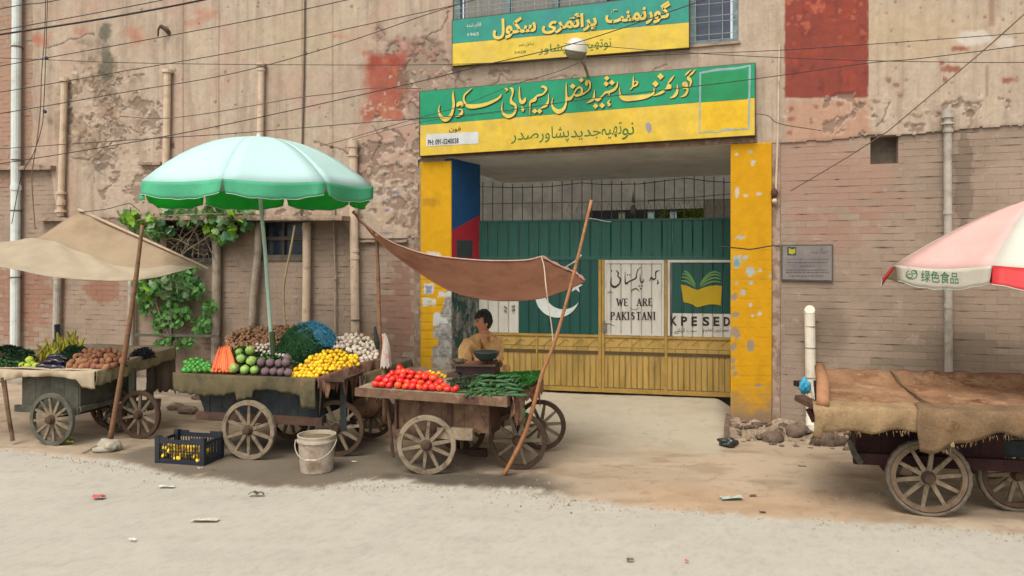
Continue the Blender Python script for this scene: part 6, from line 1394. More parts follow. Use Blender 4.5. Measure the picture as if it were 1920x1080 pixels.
umbrella('market_umbrella', 'big mint-green market umbrella with a deep green valance over the lemons and ginger', UC, 1.355, 3.68, 3.10, 8, 180+(-18.5)*-1-22.5, [m_umt], [m_umv], .175, [at(488, 372, 8.8), at(497, 470, 8.75), at(506, 600, 8.7), at(511, 668, 8.68), at(515, 700, 8.68)], .023, m_bamg, tilt=Vector((.0, -.045, 1)), seed=1, flutter=.035, inner=m_umb, sagk=.022, pexp=2.1)
mb = MB(); mb.tube([at(510, 622, 8.67), at(513, 668, 8.66)], .034, 10); tag(mb.build('pole_sleeve', pm('sleeve_green', (78, 96, 62), K)), 'dark green sleeve round the foot of the umbrella pole', 'sleeve')
# red and white umbrella
m_umr = pm('umbrella_pink', (246, 200, 190), .76, .55, .06, 3, 60, .1, .002, trans=.25, spots=[((248, 210, 200), 1.6, .5, .7)])
m_umw = pm('umbrella_white', (232, 228, 212), .74, .55, .05, 3, 60, .1, .002, trans=.2)
m_umred = pm('umbrella_red', (232, 66, 66), .74, .5, .08, 5, trans=.3, spots=[((240, 110, 106), 3, .6, .75)])
m_umvw = pm('umbrella_valance_white', (232, 224, 206), .76, .6, .08, 4, trans=.25, spots=[((186, 168, 140), 2.4, .52, .7)])
VA = at(1679, 495, 7.15); VB = at(1861, 505, 6.20)
edge = VB-VA; edge.z = 0; Le = edge.length; Rr = Le/2/math.sin(R(22.5)); ed = edge/Le; inn = Vector((-ed.y, ed.x, 0))
if inn.x < 0: inn = -inn
RC = (VA+VB)/2+inn*(Rr*math.cos(R(22.5))); zr = 2.165
azA = math.degrees(math.atan2(VA.x-RC.x, VA.y-RC.y)); azB = math.degrees(math.atan2(VB.x-RC.x, VB.y-RC.y))
# ribs run clockwise seen from above; A->B turns which way?
dAB = ((azB-azA+180) % 360)-180
start = azA if dAB > 0 else azB
top_m = [m_umr, m_umw, m_umr, m_umw, m_umr, m_umw, m_umr, m_umw]; val_m = [m_umvw, m_umred]*4
um2, V2, prof2 = umbrella('market_umbrella', 'faded red and white umbrella with Chinese writing on its valance over the empty cart', RC, Rr, 2.80, zr, 8, start, top_m, val_m, .185, [Vector((RC.x, RC.y, 2.2)), Vector((RC.x, RC.y, 1.2)), Vector((RC.x+.01, RC.y, .02))], .024, m_pw, seed=3, flutter=.0, pexp=1.35, sagk=.03, flare=.12)
# writing on the valance of the panel between A and B
mid_ = (VA+VB)/2; no = (mid_-Vector((RC.x, RC.y, mid_.z))).normalized()
vp = Pl((VA.x, VA.y), math.degrees(math.atan2(-ed.y, ed.x)))
if vp.n.dot(no) < 0: vp.n = -vp.n
m_vg = pm('print_green', (66, 142, 100), K, bump=0)
letter(vp, .004, '绿色食品', (1727, 1797, 506, 22, .07), m_vg, um2, .004)
ik = Ink(vp, .004)
def ring(cx_, cy_, rx, ry, a0=0, a1=360, w_=1.6): ik.stroke([(cx_+rx*math.cos(R(a0+(a1-a0)*i/16)), cy_+ry*math.sin(R(a0+(a1-a0)*i/16)), w_) for i in range(17)], 1)
ring(1709, 515, 10.5, 8, -60, 240); ring(1706, 517, 5, 3.6, 0, 360, 1.3); ring(1714, 510, 5, 3.4, 0, 360, 1.3); ik.done('emblem', m_vg, um2)

# ------------------------------------------------------------------ produce
def place(o_src, loc, rot=None, sc=1, label=None, first=[None]):
    o = o_src.copy(); COL.objects.link(o); o.location = loc
    if rot: o.rotation_euler = rot
    o.scale = (sc, sc, sc) if not isinstance(sc, tuple) else sc
    return o
def proto(nm, mb_fn, mat, smooth=True):
    mb = MB(); mb_fn(mb); me = bpy.data.meshes.new(nm); me.from_pydata(mb.v, [], mb.f)
    for m in (mat if isinstance(mat, list) else [mat]): me.materials.append(m)
    if any(mb.m): me.polygons.foreach_set('material_index', mb.m)
    if smooth: me.shade_smooth()
    me.update(); return me
def put(me, nm, loc, label, cat, group, rot=None, sc=1):
    o = bpy.data.objects.new(nm, me); COL.objects.link(o); o.location = loc
    if rot: o.rotation_euler = rot
    o.scale = (sc, sc, sc) if not isinstance(sc, tuple) else sc
    return tag(o, label, cat, group)
def inpoly(x, y, pg):
    c = False; j = len(pg)-1
    for i in range(len(pg)):
        (xi, yi), (xj, yj) = pg[i], pg[j]
        if (yi > y) != (yj > y) and x < (xj-xi)*(y-yi)/(yj-yi)+xi: c = not c
        j = i
    return c
class HP(Vector):
    def __new__(c, v, r, k): o = Vector.__new__(c, v); o.r = r; o.k = k; return o
    def __init__(s, v, r, k): pass
def nth(k):
    w_ = ('', 'first', 'second', 'third', 'fourth', 'fifth', 'sixth', 'seventh', 'eighth', 'ninth', 'tenth', 'eleventh', 'twelfth')
    return w_[k] if k < 13 else '%d%s' % (k, {1: 'st', 2: 'nd', 3: 'rd'}.get(k % 10 if not 10 < k % 100 < 14 else 0, 'th'))
def spot(what, r, k, heap_): return '%s, %s from the left in the %s row of %s' % (what, nth(k), 'front' if r == 0 else nth(r+1), heap_)
def heap(pg, Df, yf, k, step, rnd, jit=.18):
    """points of a heap's outer layer: the slope rises k metres back per survey unit; pg its outline"""
    xs_ = [p[0] for p in pg]; ys_ = [p[1] for p in pg]; out = []; r = 0; y = max(ys_)-step*.35
    while y > min(ys_)-1:
        x = min(xs_)+(step/2 if r % 2 else 0); col_ = 0
        while x < max(xs_):
            xx = x+rnd.uniform(-jit, jit)*step; yy = y+rnd.uniform(-jit, jit)*step
            if inpoly(xx, yy, pg): col_ += 1; out.append(HP(at(xx, yy, Df(xx)+(yf(xx)-yy)*k+rnd.uniform(-.006, .006)), r, col_))
            x += step*1.02
        y -= step*.84; r += 1
    return out
def mound(nm, lab, pg, Df, yf, k, mat, back, zt, cat='mound', shrink=.93, inner=.03):
    """solid heap under the outer layer"""
    cx_ = sum(p[0] for p in pg)/len(pg); cy_ = sum(p[1] for p in pg)/len(pg); mb = MB(); N = len(pg)
    def T(x, y, o_): return at(x, y, Df(x)+(yf(x)-y)*k+o_)
    outer = [T(cx_+(x-cx_)*shrink, cy_+(y-cy_)*shrink, inner) for x, y in pg]; ring_ = [T(cx_+(x-cx_)*.5, cy_+(y-cy_)*.5, inner) for x, y in pg]; c_ = T(cx_, cy_, inner)
    base = [Vector((p.x+back.x*.10, p.y+back.y*.10, min(zt, p.z-.01))) for p in outer]
    mb.add([c_]+ring_+outer+base, [(0, 1+i, 1+(i+1) % N) for i in range(N)]+[(1+i, 1+N+i, 1+N+(i+1) % N, 1+(i+1) % N) for i in range(N)]+[(1+N+i, 1+2*N+i, 1+2*N+(i+1) % N, 1+N+(i+1) % N) for i in range(N)]+[tuple(1+2*N+i for i in range(N))])
    return tag(mb.build(nm, mat), lab, cat)
rp = random.Random(21)
V3z = Vector((0, 1, 0))
m_sackd = pm('sack_dark', (70, 56, 44), K, .95, .2)
def df3(x): return float(np.interp(x, [669, 951], [7.93, 7.36]))
def yf3(x): return float(np.interp(x, [669, 951], [727, 746]))-1
def df2(x): return float(np.interp(x, [332, 598, 700], [8.56, 8.17, 8.6]))
def yf2(x): return float(np.interp(x, [332, 545, 598, 672, 720], [698, 708, 705, 684, 672]))-2
def df1(x): return float(np.interp(x, [-60, 179, 300], [9.17, 8.79, 9.3]))
def yf1(x): return float(np.interp(x, [-60, 179, 333], [688, 697, 660]))-1
def R3(): return (rp.uniform(0, 6.3), rp.uniform(0, 6.3), rp.uniform(0, 6.3))
# tomatoes
m_tom = pm('tomato_skin', (242, 70, 40), .82, .28, .10, 20, 60, 0, rnd=.12, huer=.008, spec=.5, sub=.05)
m_stem = pm('stem_green', (88, 130, 60), .7)
def mk_tom(mb):
    pr = [(.001, -.80), (.35, -.78), (.75, -.55), (1.0, -.1), (.98, .25), (.75, .62), (.35, .76), (.12, .70), (.001, .66)]
    mb.lathe([(r_*.047, z_*.047) for r_, z_ in pr], (0, 0, 0), 16)
tom = proto('tomato', mk_tom, m_tom)
rowsT = [([(704, 723), (717, 724), (731, 725.5), (747, 724), (761, 727), (774, 728), (786, 730), (798, 731), (811, 732), (825, 733), (838, 735), (853, 736)], .03),
         ([(712, 712), (724, 714), (736, 712), (750, 714), (764, 717), (777, 716), (790, 719), (804, 720), (818, 722), (832, 724)], .10),
         ([(741, 709), (755, 706), (768, 706), (783, 707), (797, 706), (812, 708), (825, 716)], .18), ([(728, 706), (746, 697), (757, 699), (773, 700), (787, 702), (800, 703), (806, 710)], .26), ([(736, 700), (749, 691), (766, 698)], .32)]
for ri_, (row, dd_) in enumerate(rowsT):
    for ci_, (x, y) in enumerate(row):
        s_ = rp.uniform(.86, 1.08); p_ = at(x+rp.uniform(-1, 1), y+rp.uniform(-1, 1), df3(x)+dd_)
        p_.z = max(p_.z, .852+.040*s_) if dd_ < .05 else p_.z
        put(tom, 'tomato', p_, spot('ripe red tomato', ri_, ci_+1, 'the tomato heap'), 'tomato', 'tomatoes heaped on the cart', (rp.uniform(-.9, .9), rp.uniform(-.9, .9), rp.uniform(0, 6)), (s_, s_*rp.uniform(.92, 1.05), s_*rp.uniform(.85, 1)))
mound('tomato_riser', 'dark sacking heap under the tomatoes', [(708, 722), (850, 735), (832, 722), (806, 708), (768, 701), (744, 697), (722, 708)], lambda x: df3(x), lambda x: yf3(x)+2, .0085, m_sackd, V3z, .86, 'sacking', inner=.09)
# yellow leftovers behind the tomatoes
pot = proto('potato', lambda mb: mb.ico((0, 0, 0), .042, 2, .10, sc=(1.15, .85, .8), seed=3), pm('potato_skin', (176, 122, 88), .62, .8, .15, 30, 80, .2, rnd=.14, huer=.01, spots=[((140, 94, 70), 30, .55, .7)]))
lem = proto('lemon', lambda mb: mb.lathe([(.001, -.031), (.008, -.027), (.02, -.018), (.026, 0), (.02, .018), (.008, .027), (.001, .031)], (0, 0, 0), 10), pm('lemon_skin', (242, 194, 30), .80, .45, .14, 30, 90, .2, rnd=.14, huer=.018, spec=.4))
for i, (x, y) in enumerate(((806, 698), (812, 700), (818, 703), (823, 700), (829, 704), (834, 707))): put(lem, 'lemon', at(x, y, 8.25), 'small yellow lemon behind the tomatoes, %s from the left' % nth(i+1), 'lemon', 'lemons behind the tomatoes', R3(), .9)
# cucumbers and chillies
m_cuc = pm('cucumber_skin', (58, 98, 52), .62, .45, .35, 25, 60, .1, rnd=.25, huer=.01, stretch=(8, 8, 2))
def mk_cuc(mb):
    L_ = .085
    mb.tube([Vector((-L_, 0, 0)), Vector((-L_*.93, 0, .002)), Vector((-L_*.5, 0, .006)), Vector((0, 0, .008)), Vector((L_*.5, 0, .006)), Vector((L_*.93, 0, .001)), Vector((L_, 0, 0))], [.004, .014, .0185, .0195, .0185, .014, .005], 9)
cuc = proto('cucumber', mk_cuc, m_cuc)
pg = [(868, 742), (952, 745), (985, 725), (965, 708), (935, 702), (905, 706), (885, 722)]
for i, p_ in enumerate(heap(pg, df3, lambda x: yf3(x), .0115, 9.5, rp)):
    put(cuc, 'cucumber', p_+Vector((0, 0, .012)), spot('dark green cucumber', p_.r, p_.k, 'the cucumber heap'), 'cucumber', 'cucumbers heaped on the cart', (0, rp.uniform(-.3, .3), rp.uniform(-.5, .5)+(1.25 if rp.random() < .6 else 0)), rp.uniform(.8, 1.15))
for k in range(14):
    x = 872+k*8; put(cuc, 'cucumber', at(x, yf3(x)-3.0, df3(x)+.03), 'cucumber lying flat at the table edge, %s from the tomatoes' % nth(k+1), 'cucumber', 'cucumbers along the front edge', (0, 0, rp.uniform(-.2, .2)-.35), rp.uniform(.85, 1.05))
mound('cucumber_riser', 'dark sacking heap under the cucumbers', pg, df3, lambda x: yf3(x)+1, .0115, m_sackd, V3z, .86, 'sacking', inner=.03)
m_chi = pm('chilli_green', (44, 116, 40), .66, .4, .3, 30, rnd=.2)
def leafheap(nm, lab, cat, pg, Df, yf, k, n, size, mat, seed, kind='stuff', lift=.01, aspect=3.5, thick=True, group=None, up=.6):
    """mass of small leaves or pods nobody could count"""
    rd = random.Random(seed); mb = MB(); xs_ = [p[0] for p in pg]; ys_ = [p[1] for p in pg]; c = 0
    while c < n:
        x = rd.uniform(min(xs_), max(xs_)); y = rd.uniform(min(ys_), max(ys_))
        if not inpoly(x, y, pg): continue
        c += 1; p_ = at(x, y, Df(x)+(yf(x)-y)*k+rd.uniform(-.02, .03))+Vector((0, 0, lift)); s_ = size*rd.uniform(.6, 1.3)
        d = Vector((rd.gauss(0, 1), rd.gauss(0, 1), rd.gauss(0, up))).normalized(); s1 = d.cross(Vector((rd.gauss(0, 1), rd.gauss(0, 1), rd.gauss(0, 1)))).normalized(); nn = d.cross(s1)
        w_ = s_/aspect; mb.add([p_-d*s_*.5, p_+s1*w_*.5+nn*w_*.2, p_+d*s_*.5-nn*w_*.3, p_-s1*w_*.5+nn*w_*.2], [(0, 1, 2), (0, 2, 3)])
    o = mb.build(nm, mat); return tag(o, lab, cat, group, kind)
pgc = [(935, 700), (1012, 697), (1014, 706), (990, 728), (970, 738), (950, 744), (962, 722), (930, 708)]
mound('chilli_riser', 'dark sacking heap under the green chillies', pgc, df3, lambda x: yf3(min(x, 951))-0, .0155, m_sackd, V3z, .86, 'sacking', inner=.02)
leafheap('green_chillies', 'mass of small green chillies and okra in the right back corner of the tomato cart', 'chillies', pgc, lambda x: df3(min(x, 951))-.0, lambda x: yf3(min(x, 951)), .0155, 2200, .055, m_chi, 3, aspect=4.5, lift=.012, up=.25)
leafheap('chopped_greens', 'dull green leaves spread behind the tomatoes and under the weighing scale', 'greens', [(850, 728), (880, 738), (905, 712), (900, 704), (862, 706), (838, 715)], df3, yf3, .013, 700, .05, pm('greens_dull', (70, 84, 58), .62, .7, .3, 20, rnd=.1), 5, aspect=3, up=.2)
# lemons
pgl = [(545, 708), (562, 709), (600, 704), (640, 692), (672, 682), (671, 668), (650, 660), (628, 655), (610, 656), (590, 664), (575, 672), (565, 684), (548, 686)]
for p_ in heap(pgl, df2, lambda x: yf2(x), .0078, 8.0, rp, .24): put(lem, 'lemon', p_, spot('bright lemon', p_.r, p_.k, 'the umbrella cart heap'), 'lemon', 'lemons heaped on the umbrella cart', R3(), rp.uniform(.86, 1.22))
for p_ in heap(pgl, lambda x: df2(x)+.02, lambda x: yf2(x), .0078, 9.0, rp, .2): put(lem, 'lemon', p_+Vector((0, .02, -.006)), spot('half-hidden lemon', p_.r, p_.k, 'the lower layer'), 'lemon', 'lemons heaped on the umbrella cart', R3(), rp.uniform(.9, 1.05))
mound('lemon_riser', 'brown sacking heap under the lemons', pgl, df2, yf2, .0078, pm('sack_brown', (132, 92, 62), K), V3z, .93, 'sacking', inner=.045)
# garlic
def mk_gar(mb):
    o_ = len(mb.v); n = 12; pr = [(.001, -.022), (.016, -.021), (.026, -.008), (.027, .004), (.017, .019), (.006, .028), (.004, .040), (.001, .041)]
    mb.lathe([(r_, z_) for r_, z_ in pr], (0, 0, 0), n)
    for i in range(o_, len(mb.v)):
        x, y, z = mb.v[i]; a = math.atan2(y, x); k_ = 1+.10*abs(math.sin(a*3)); mb.v[i] = (x*k_, y*k_, z)
gar = proto('garlic_bulb', mk_gar, pm('garlic_skin', (236, 222, 202), .80, .7, .12, 40, 90, .2, rnd=.10, huer=.01, spots=[((186, 150, 130), 40, .56, .70)]))
pgg = [(612, 656), (625, 648), (622, 636), (640, 630), (652, 627), (672, 626), (690, 630), (704, 640), (712, 655), (708, 668), (698, 680), (688, 690), (676, 690), (672, 668), (650, 657), (630, 652)]
dfg = lambda x: float(np.interp(x, [600, 690, 715], [8.62, 8.66, 8.8])); yfg = lambda x: float(np.interp(x, [600, 672, 690, 720], [668, 680, 692, 684]))
for p_ in heap(pgg, dfg, yfg, .0068, 9.0, rp, .28): put(gar, 'garlic_bulb', p_, spot('white garlic bulb', p_.r, p_.k, 'the garlic heap'), 'garlic', 'garlic heaped on the umbrella cart', R3(), rp.uniform(.95, 1.18))
for p_ in heap(pgg, lambda x: dfg(x)+.03, yfg, .0068, 10.0, rp, .2): put(gar, 'garlic_bulb', p_, spot('half-hidden garlic bulb', p_.r, p_.k, 'the lower layer'), 'garlic', 'garlic heaped on the umbrella cart', R3(), rp.uniform(.9, 1.1))
mound('garlic_sack', 'open brown sack holding the heap of garlic', [(612, 664), (610, 650), (622, 632), (650, 624), (676, 623), (694, 626), (708, 638), (718, 655), (713, 672), (702, 688), (688, 698), (672, 694)], dfg, yfg, .0068, m_burl, V3z, .93, 'sack', 1.0, .06)
# ginger
def mk_gin(mb):
    rd = random.Random(9); mb.tube([(-.045, 0, 0), (-.02, .004, .004), (.01, -.004, 0), (.04, .003, .003)], [.010, .017, .016, .009], 7)
    for (x, s_) in ((-.022, 1), (.0, -1), (.018, 1), (.03, -1)): mb.tube([(x, 0, 0), (x+.006, .014*s_, .004), (x+.010, .03*s_, .006)], [.014, .012, .007], 6)
gin = proto('ginger_root', mk_gin, pm('ginger_skin', (198, 152, 116), .68, .8, .2, 40, 90, .3, rnd=.18, spots=[((154, 108, 80), 30, .5, .64), ((226, 190, 150), 35, .6, .7)]))
pgn = [(428, 650), (424, 636), (440, 624), (460, 616), (478, 612), (492, 616), (508, 612), (528, 608), (542, 612), (540, 628), (532, 660), (520, 668), (470, 654), (450, 652)]
dfn = lambda x: float(np.interp(x, [420, 545], [8.85, 8.68])); yfn = lambda x: 668
for k_ in range(2):
    for p_ in heap(pgn, lambda x: dfn(x)+.04*k_, yfn, .0075, 8.6, rp, .3): put(gin, 'ginger_root', p_, spot('knobbly brown ginger root' if k_ == 0 else 'half-hidden ginger root', p_.r, p_.k, 'the ginger heap'), 'ginger', 'ginger roots heaped on the umbrella cart', R3(), rp.uniform(.85, 1.25))
mound('ginger_riser', 'brown sacking heap under the ginger', pgn, dfn, yfn, .0075, m_burl, V3z, .94, 'sacking', .96, .05)
put_pg = [(480, 668), (482, 650), (500, 644), (516, 648), (520, 668)]
pgo = [(478, 668), (480, 646), (498, 640), (512, 646), (540, 652), (540, 668)]
for p_ in heap(pgo, lambda x: 8.55, lambda x: 680, .0075, 7.5, rp, .2): put(gar, 'garlic_bulb', p_, spot('small cream garlic bulb', p_.r, p_.k, 'the pole pile'), 'garlic', 'small garlic at the umbrella pole', R3(), rp.uniform(.7, .85))
# green sack with blue net
m_grn = pm('bundled_greens', (36, 74, 40), .62, .8, .35, 24, 60, .4, spots=[((60, 110, 56), 20, .56, .7)])
t_ = thing('greens_bundle', 'big dark green bundle of herbs with a blue net over its top behind the lemons', 'bundle', at(572, 690, 8.7))
cB = at(574, 652, 8.80)
mb = MB(); mb.ico(cB, .27, 4, .05, sc=(1.12, .72, 1.02), seed=3); mb.ico(cB+Vector((-.22, -.03, -.12)), .17, 3, .06, sc=(1.0, .8, .9), seed=5); mb.build('greens_core', m_grn, t_, smooth=True)
rd = random.Random(5); mb = MB()
for _ in range(4200):
    a = rd.uniform(0, 6.283); zz = rd.uniform(-.75, 1); rr = math.sqrt(max(0, 1-zz*zz)); c0 = cB if rd.random() < .8 else cB+Vector((-.22, -.03, -.12)); k_ = .27 if c0 is cB else .17
    p_ = c0+Vector((math.cos(a)*rr*1.14*k_, math.sin(a)*rr*.76*k_, zz*1.04*k_)); d = Vector((rd.gauss(0, 1), rd.gauss(0, 1), rd.gauss(0, 1)-.3)).normalized(); s1 = d.cross(Vector((rd.gauss(0, 1), 1, rd.gauss(0, 1)))).normalized(); L_ = rd.uniform(.03, .085)
    mb.add([p_-d*L_*.5, p_+s1*.004, p_+d*L_*.5+(p_-c0).normalized()*.012, p_-s1*.004], [(0, 1, 2, 3)])
o = mb.build('leaves', pm('herb_leaf', (54, 112, 56), .66, .6, .4, 12, rnd=.0, spots=[((28, 60, 40), 9, .5, .6), ((80, 136, 70), 30, .6, .66)]), t_); o['kind'] = 'stuff'
m_net = pm('blue_net', (54, 132, 166), .66, .5, .3, 18, spots=[((34, 84, 120), 16, .5, .62), ((130, 190, 206), 26, .62, .68)])
mb = MB(); rws = []
for i in range(33):
    a = -2.9+i/32*5.6; row = []
    for j in range(13):
        ph = j/12*1.25*(1 if a < .5 else 1.25); rr = math.sin(ph); p_ = cB+Vector((.06, .03, .02))+Vector((math.sin(a)*rr*.30, -math.cos(a)*rr*.20, math.cos(ph)*.285)); p_ += Vector((rd.uniform(-1, 1), rd.uniform(-1, 1), rd.uniform(-1, 1)))*.006; row.append(p_)
    rws.append(row)
mb.grid(rws); mb.build('net_sheet', m_net, t_, smooth=False)
mb = MB()
for _ in range(260):
    a = rd.uniform(-1.8, 1.8); ph = rd.uniform(.1, 1.4); q = []
    for k_ in range(4):
        a += rd.uniform(-.1, .14); ph += rd.uniform(-.08, .1); rr = math.sin(ph); q.append(cB+Vector((.06, .02, .025))+Vector((math.sin(a)*rr*.315, -math.cos(a)*rr*.215, math.cos(ph)*.295)))
    mb.tube(q, .0022, 3)
o = mb.build('net_strands', pm('net_strand', (96, 170, 200), .7, .5, .3, 30), t_); o['kind'] = 'stuff'
# radish-like purple turnips, cabbages, carrots, peppers
trn = proto('turnip', lambda mb: mb.lathe([(.001, -.046), (.015, -.043), (.036, -.028), (.047, .0), (.040, .026), (.02, .040), (.008, .042), (.006, .055), (.001, .056)], (0, 0, 0), 16), pm('turnip_skin', (128, 104, 108), .66, .7, .15, 25, 80, .2, rnd=.12, spots=[((160, 136, 136), 20, .55, .7)]))
for (x, y, dd_) in ((498, 698, .03), (513, 698, .03), (527, 699, .03), (541, 700, .03), (490, 680, .09), (507, 681, .09), (523, 682, .09), (536, 681, .09), (539, 673, .13)):
    put(trn, 'turnip', at(x, y-1, df2(x)+dd_), 'dusty purple turnip in the %s row, at the %s' % ('lower' if dd_ < .05 else 'upper', {498: 'cabbage end', 513: 'second place', 527: 'third place', 541: 'lemon end', 490: 'cabbage end', 507: 'second place', 523: 'third place', 536: 'lemon end', 539: 'very top by the leaves'}[x]), 'turnip', 'lower row of turnips' if dd_ < .05 else 'upper row of turnips', (rp.uniform(-.4, .4), rp.uniform(-.4, .4), rp.uniform(0, 6)), rp.uniform(1.0, 1.12))
mb = MB(); mb.hexa([at(480, 700, 8.42), at(548, 702, 8.30), at(548, 684, 8.34), at(480, 682, 8.46)], (0.05, .22, 0)); tag(mb.build('turnip_riser', m_sackd), 'dark box holding up the upper row of turnips', 'box')
m_cab = pm('cabbage_leaf', (168, 204, 108), .72, .5, .18, 9, 60, .3, rnd=.14, huer=.02, spots=[((190, 212, 130), 14, .55, .66), ((84, 140, 60), 8, .58, .7)])
def mk_cab(mb):
    rd = random.Random(4); mb.ico((0, 0, 0), .050, 3, .03, seed=2)
    for k_ in range(6):
        a0 = k_*1.05; rws = []
        for i in range(6):
            ph = .25+i*.36; row = []
            for j in range(6): a = a0+(j/5-.5)*1.5*(1-.1*i); r_ = .053+.004*k_/6+.004*math.sin(j*2+i); row.append((math.cos(a)*math.sin(ph)*r_, math.sin(a)*math.sin(ph)*r_, -math.cos(ph)*r_))
            rws.append(row)
        mb.grid(rws)
cab = proto('cabbage', mk_cab, m_cab)
for (x, y, dd_, s_) in ((439, 691, .04, 1.0), (459, 693, .04, 1.0), (477, 694, .04, .95), (452, 672, .12, .95), (472, 677, .11, 1.05), (469, 657, .20, 1.0), (448, 660, .22, .8)):
    put(cab, 'cabbage', at(x, y, df2(x)+dd_), 'small pale green cabbage beside the carrots, %s' % {439: 'front one nearest the carrots', 459: 'middle of the front row', 477: 'front one next to the turnips', 452: 'upper one over the front middle', 472: 'cut open one above the turnips', 469: 'topmost', 448: 'upper left, half hidden'}[x], 'cabbage', 'cabbages beside the carrots', R3(), s_)
mb = MB(); mb.hexa([at(432, 698, 8.52), at(486, 700, 8.44), at(484, 660, 8.62), at(440, 660, 8.68)], (0.05, .25, 0)); tag(mb.build('cabbage_riser', m_sackd), 'dark sacking block under the cabbages', 'sacking')
leafheap('cabbage_leaves', 'loose dark green leaves tucked round the cabbages and under the ginger', 'leaves', [(440, 672), (442, 655), (455, 650), (482, 664), (512, 668), (545, 676), (560, 680), (556, 688), (480, 675), (462, 682)], lambda x: 8.50, lambda x: 684, .006, 420, .06, pm('leaf_mid', (58, 112, 44), .62, .5, .3, 20), 8, aspect=1.6)
def mk_car(mb): mb.tube([(0, 0, 0), (0, 0, .01), (0, .003, .10), (.003, 0, .19), (.004, 0, .225)], [.008, .016, .0145, .009, .002], 9)
car = proto('carrot', mk_car, pm('carrot_skin', (236, 116, 66), .78, .5, .12, 30, 80, .15, rnd=.10, huer=.008))
for i in range(24):
    t_ = i/23; l_ = i % 2; x = 398+t_*46; y = 696-rp.uniform(0, 4); p_ = at(x, y, df2(x)+.03+.05*l_+rp.uniform(0, .02)); tp = at(412+t_*18, 650+rp.uniform(-4, 4), df2(x)+.24)
    d = (tp-p_); put(car, 'carrot', p_, 'long orange carrot, %s from the left in the standing bundle' % nth(i+1), 'carrot', 'carrots standing in a bundle', d.to_track_quat('Z', 'Y').to_euler(), (1.05, 1.05, d.length/.225))
for i in range(7): x = 398+i*6.5; put(car, 'carrot', at(x, 697, df2(x)+.01), 'carrot lying end forward under the bundle, %s from the left' % nth(i+1), 'carrot', 'carrots lying at the foot of the bundle', (-1.35, 0, rp.uniform(-.3, .3)), (1.1, 1.1, .7))
mb = MB(); mb.add([at(400, 700, 8.52), at(445, 700, 8.46), at(428, 652, 8.72), at(410, 652, 8.74), at(400, 700, 8.9), at(445, 700, 8.84)], [(0, 1, 2, 3), (0, 3, 4), (1, 5, 2), (3, 2, 5, 4), (0, 4, 5, 1)]); tag(mb.build('carrot_riser', pm('riser_orange', (150, 74, 40), K)), 'orange-stained sack behind the carrots', 'sack')
m_pep = pm('pepper_skin', (76, 152, 50), .66, .3, .15, 20, rnd=.2, spec=.5, huer=.015)
pep = proto('green_pepper', lambda mb: mb.ico((0, 0, 0), .037, 2, .14, sc=(.9, .9, 1.15), seed=5), m_pep)
for i in range(26):
    a = i/25; b_ = rp.uniform(0, 1); x = 346+a*50; b_ = ((i*7) % 5)/4*.8; y = 695-b_*(28-26*abs(a-.45)); put(pep, 'green_pepper', at(x, y, df2(x)+.04+(695-y)*.007), 'shiny green pepper, %s from the left in the heap left of the carrots' % nth(i+1), 'pepper', 'green peppers at the left end', R3(), rp.uniform(.8, 1.1))
# far left cart produce
for p_ in heap([(118, 692), (188, 693), (238, 682), (238, 668), (215, 656), (180, 652), (158, 660), (140, 672)], df1, yf1, .0085, 11.5, rp, .2): put(pot, 'potato', p_+Vector((0, 0, .01)), spot('reddish-brown potato', p_.r, p_.k, 'the potato heap'), 'potato', 'potatoes heaped on the far left cart', R3(), rp.uniform(.9, 1.25))
for p_ in heap([(125, 690), (188, 691), (236, 678), (212, 660), (180, 655), (150, 668)], lambda x: df1(x)+.04, yf1, .0085, 13, rp, .3): put(pot, 'potato', p_, spot('half-hidden potato', p_.r, p_.k, 'the lower layer'), 'potato', 'potatoes heaped on the far left cart', R3(), rp.uniform(.9, 1.2))
mound('potato_riser', 'dark sacking heap under the potatoes', [(122, 692), (188, 693), (236, 682), (236, 670), (214, 658), (180, 654), (158, 662)], df1, yf1, .0085, m_sackd, V3z, z1_, 'sacking', inner=.05)
aub = proto('aubergine', lambda mb: mb.tube([(0, 0, -.07), (0, 0, -.06), (0, 0, -.02), (0, 0, .03), (0, 0, .06), (0, 0, .075)], [.006, .026, .032, .024, .012, .006], 10), pm('aubergine_skin', (40, 34, 58), .7, .2, .2, 20, rnd=.2, spec=.6, bump=0))
for (x, y, dd_) in ((78, 686, .04), (90, 687, .03), (103, 688, .03), (115, 688, .04), (92, 678, .10), (104, 676, .11), (114, 679, .10), (100, 668, .17), (112, 667, .18), (120, 671, .16)): put(aub, 'aubergine', at(x, y, df1(x)+dd_), 'glossy dark purple aubergine, %s from the left in the heap' % nth(1+sorted([78, 90, 103, 115, 92, 104, 114, 100, 112, 120]).index(x)), 'aubergine', 'aubergines on the far left cart', (1.57+rp.uniform(-.2, .2), rp.uniform(-.2, .2), 1.4+rp.uniform(-.4, .4)), 1.0)
gua = proto('guava', lambda mb: mb.ico((0, 0, 0), .042, 3, .05, seed=7), pm('guava_skin', (186, 204, 74), .7, .4, .12, 20, rnd=.1))
for (x, y, dd_) in ((42, 685, .05), (53, 686, .04), (68, 686, .05), (56, 675, .09), (61, 684, .10)): put(gua, 'guava', at(x, y, df1(x)+dd_), 'round yellow-green guava, %s from the left in the little pile' % nth(1+sorted([42, 53, 68, 56, 61]).index(x)), 'guava', 'guavas on the far left cart', R3(), 1.05 if dd_ < .06 else 1.15)
leafheap('leafy_greens', 'dark leafy spinach piled at the left edge of the picture on the far left cart', 'greens', [(-60, 688), (34, 690), (64, 672), (60, 660), (40, 656), (18, 650), (-20, 655), (-60, 660)], df1, yf1, .0085, 1500, .09, pm('leaf_dark', (44, 78, 46), .62, .6, .4, 14), 11, aspect=1.7)
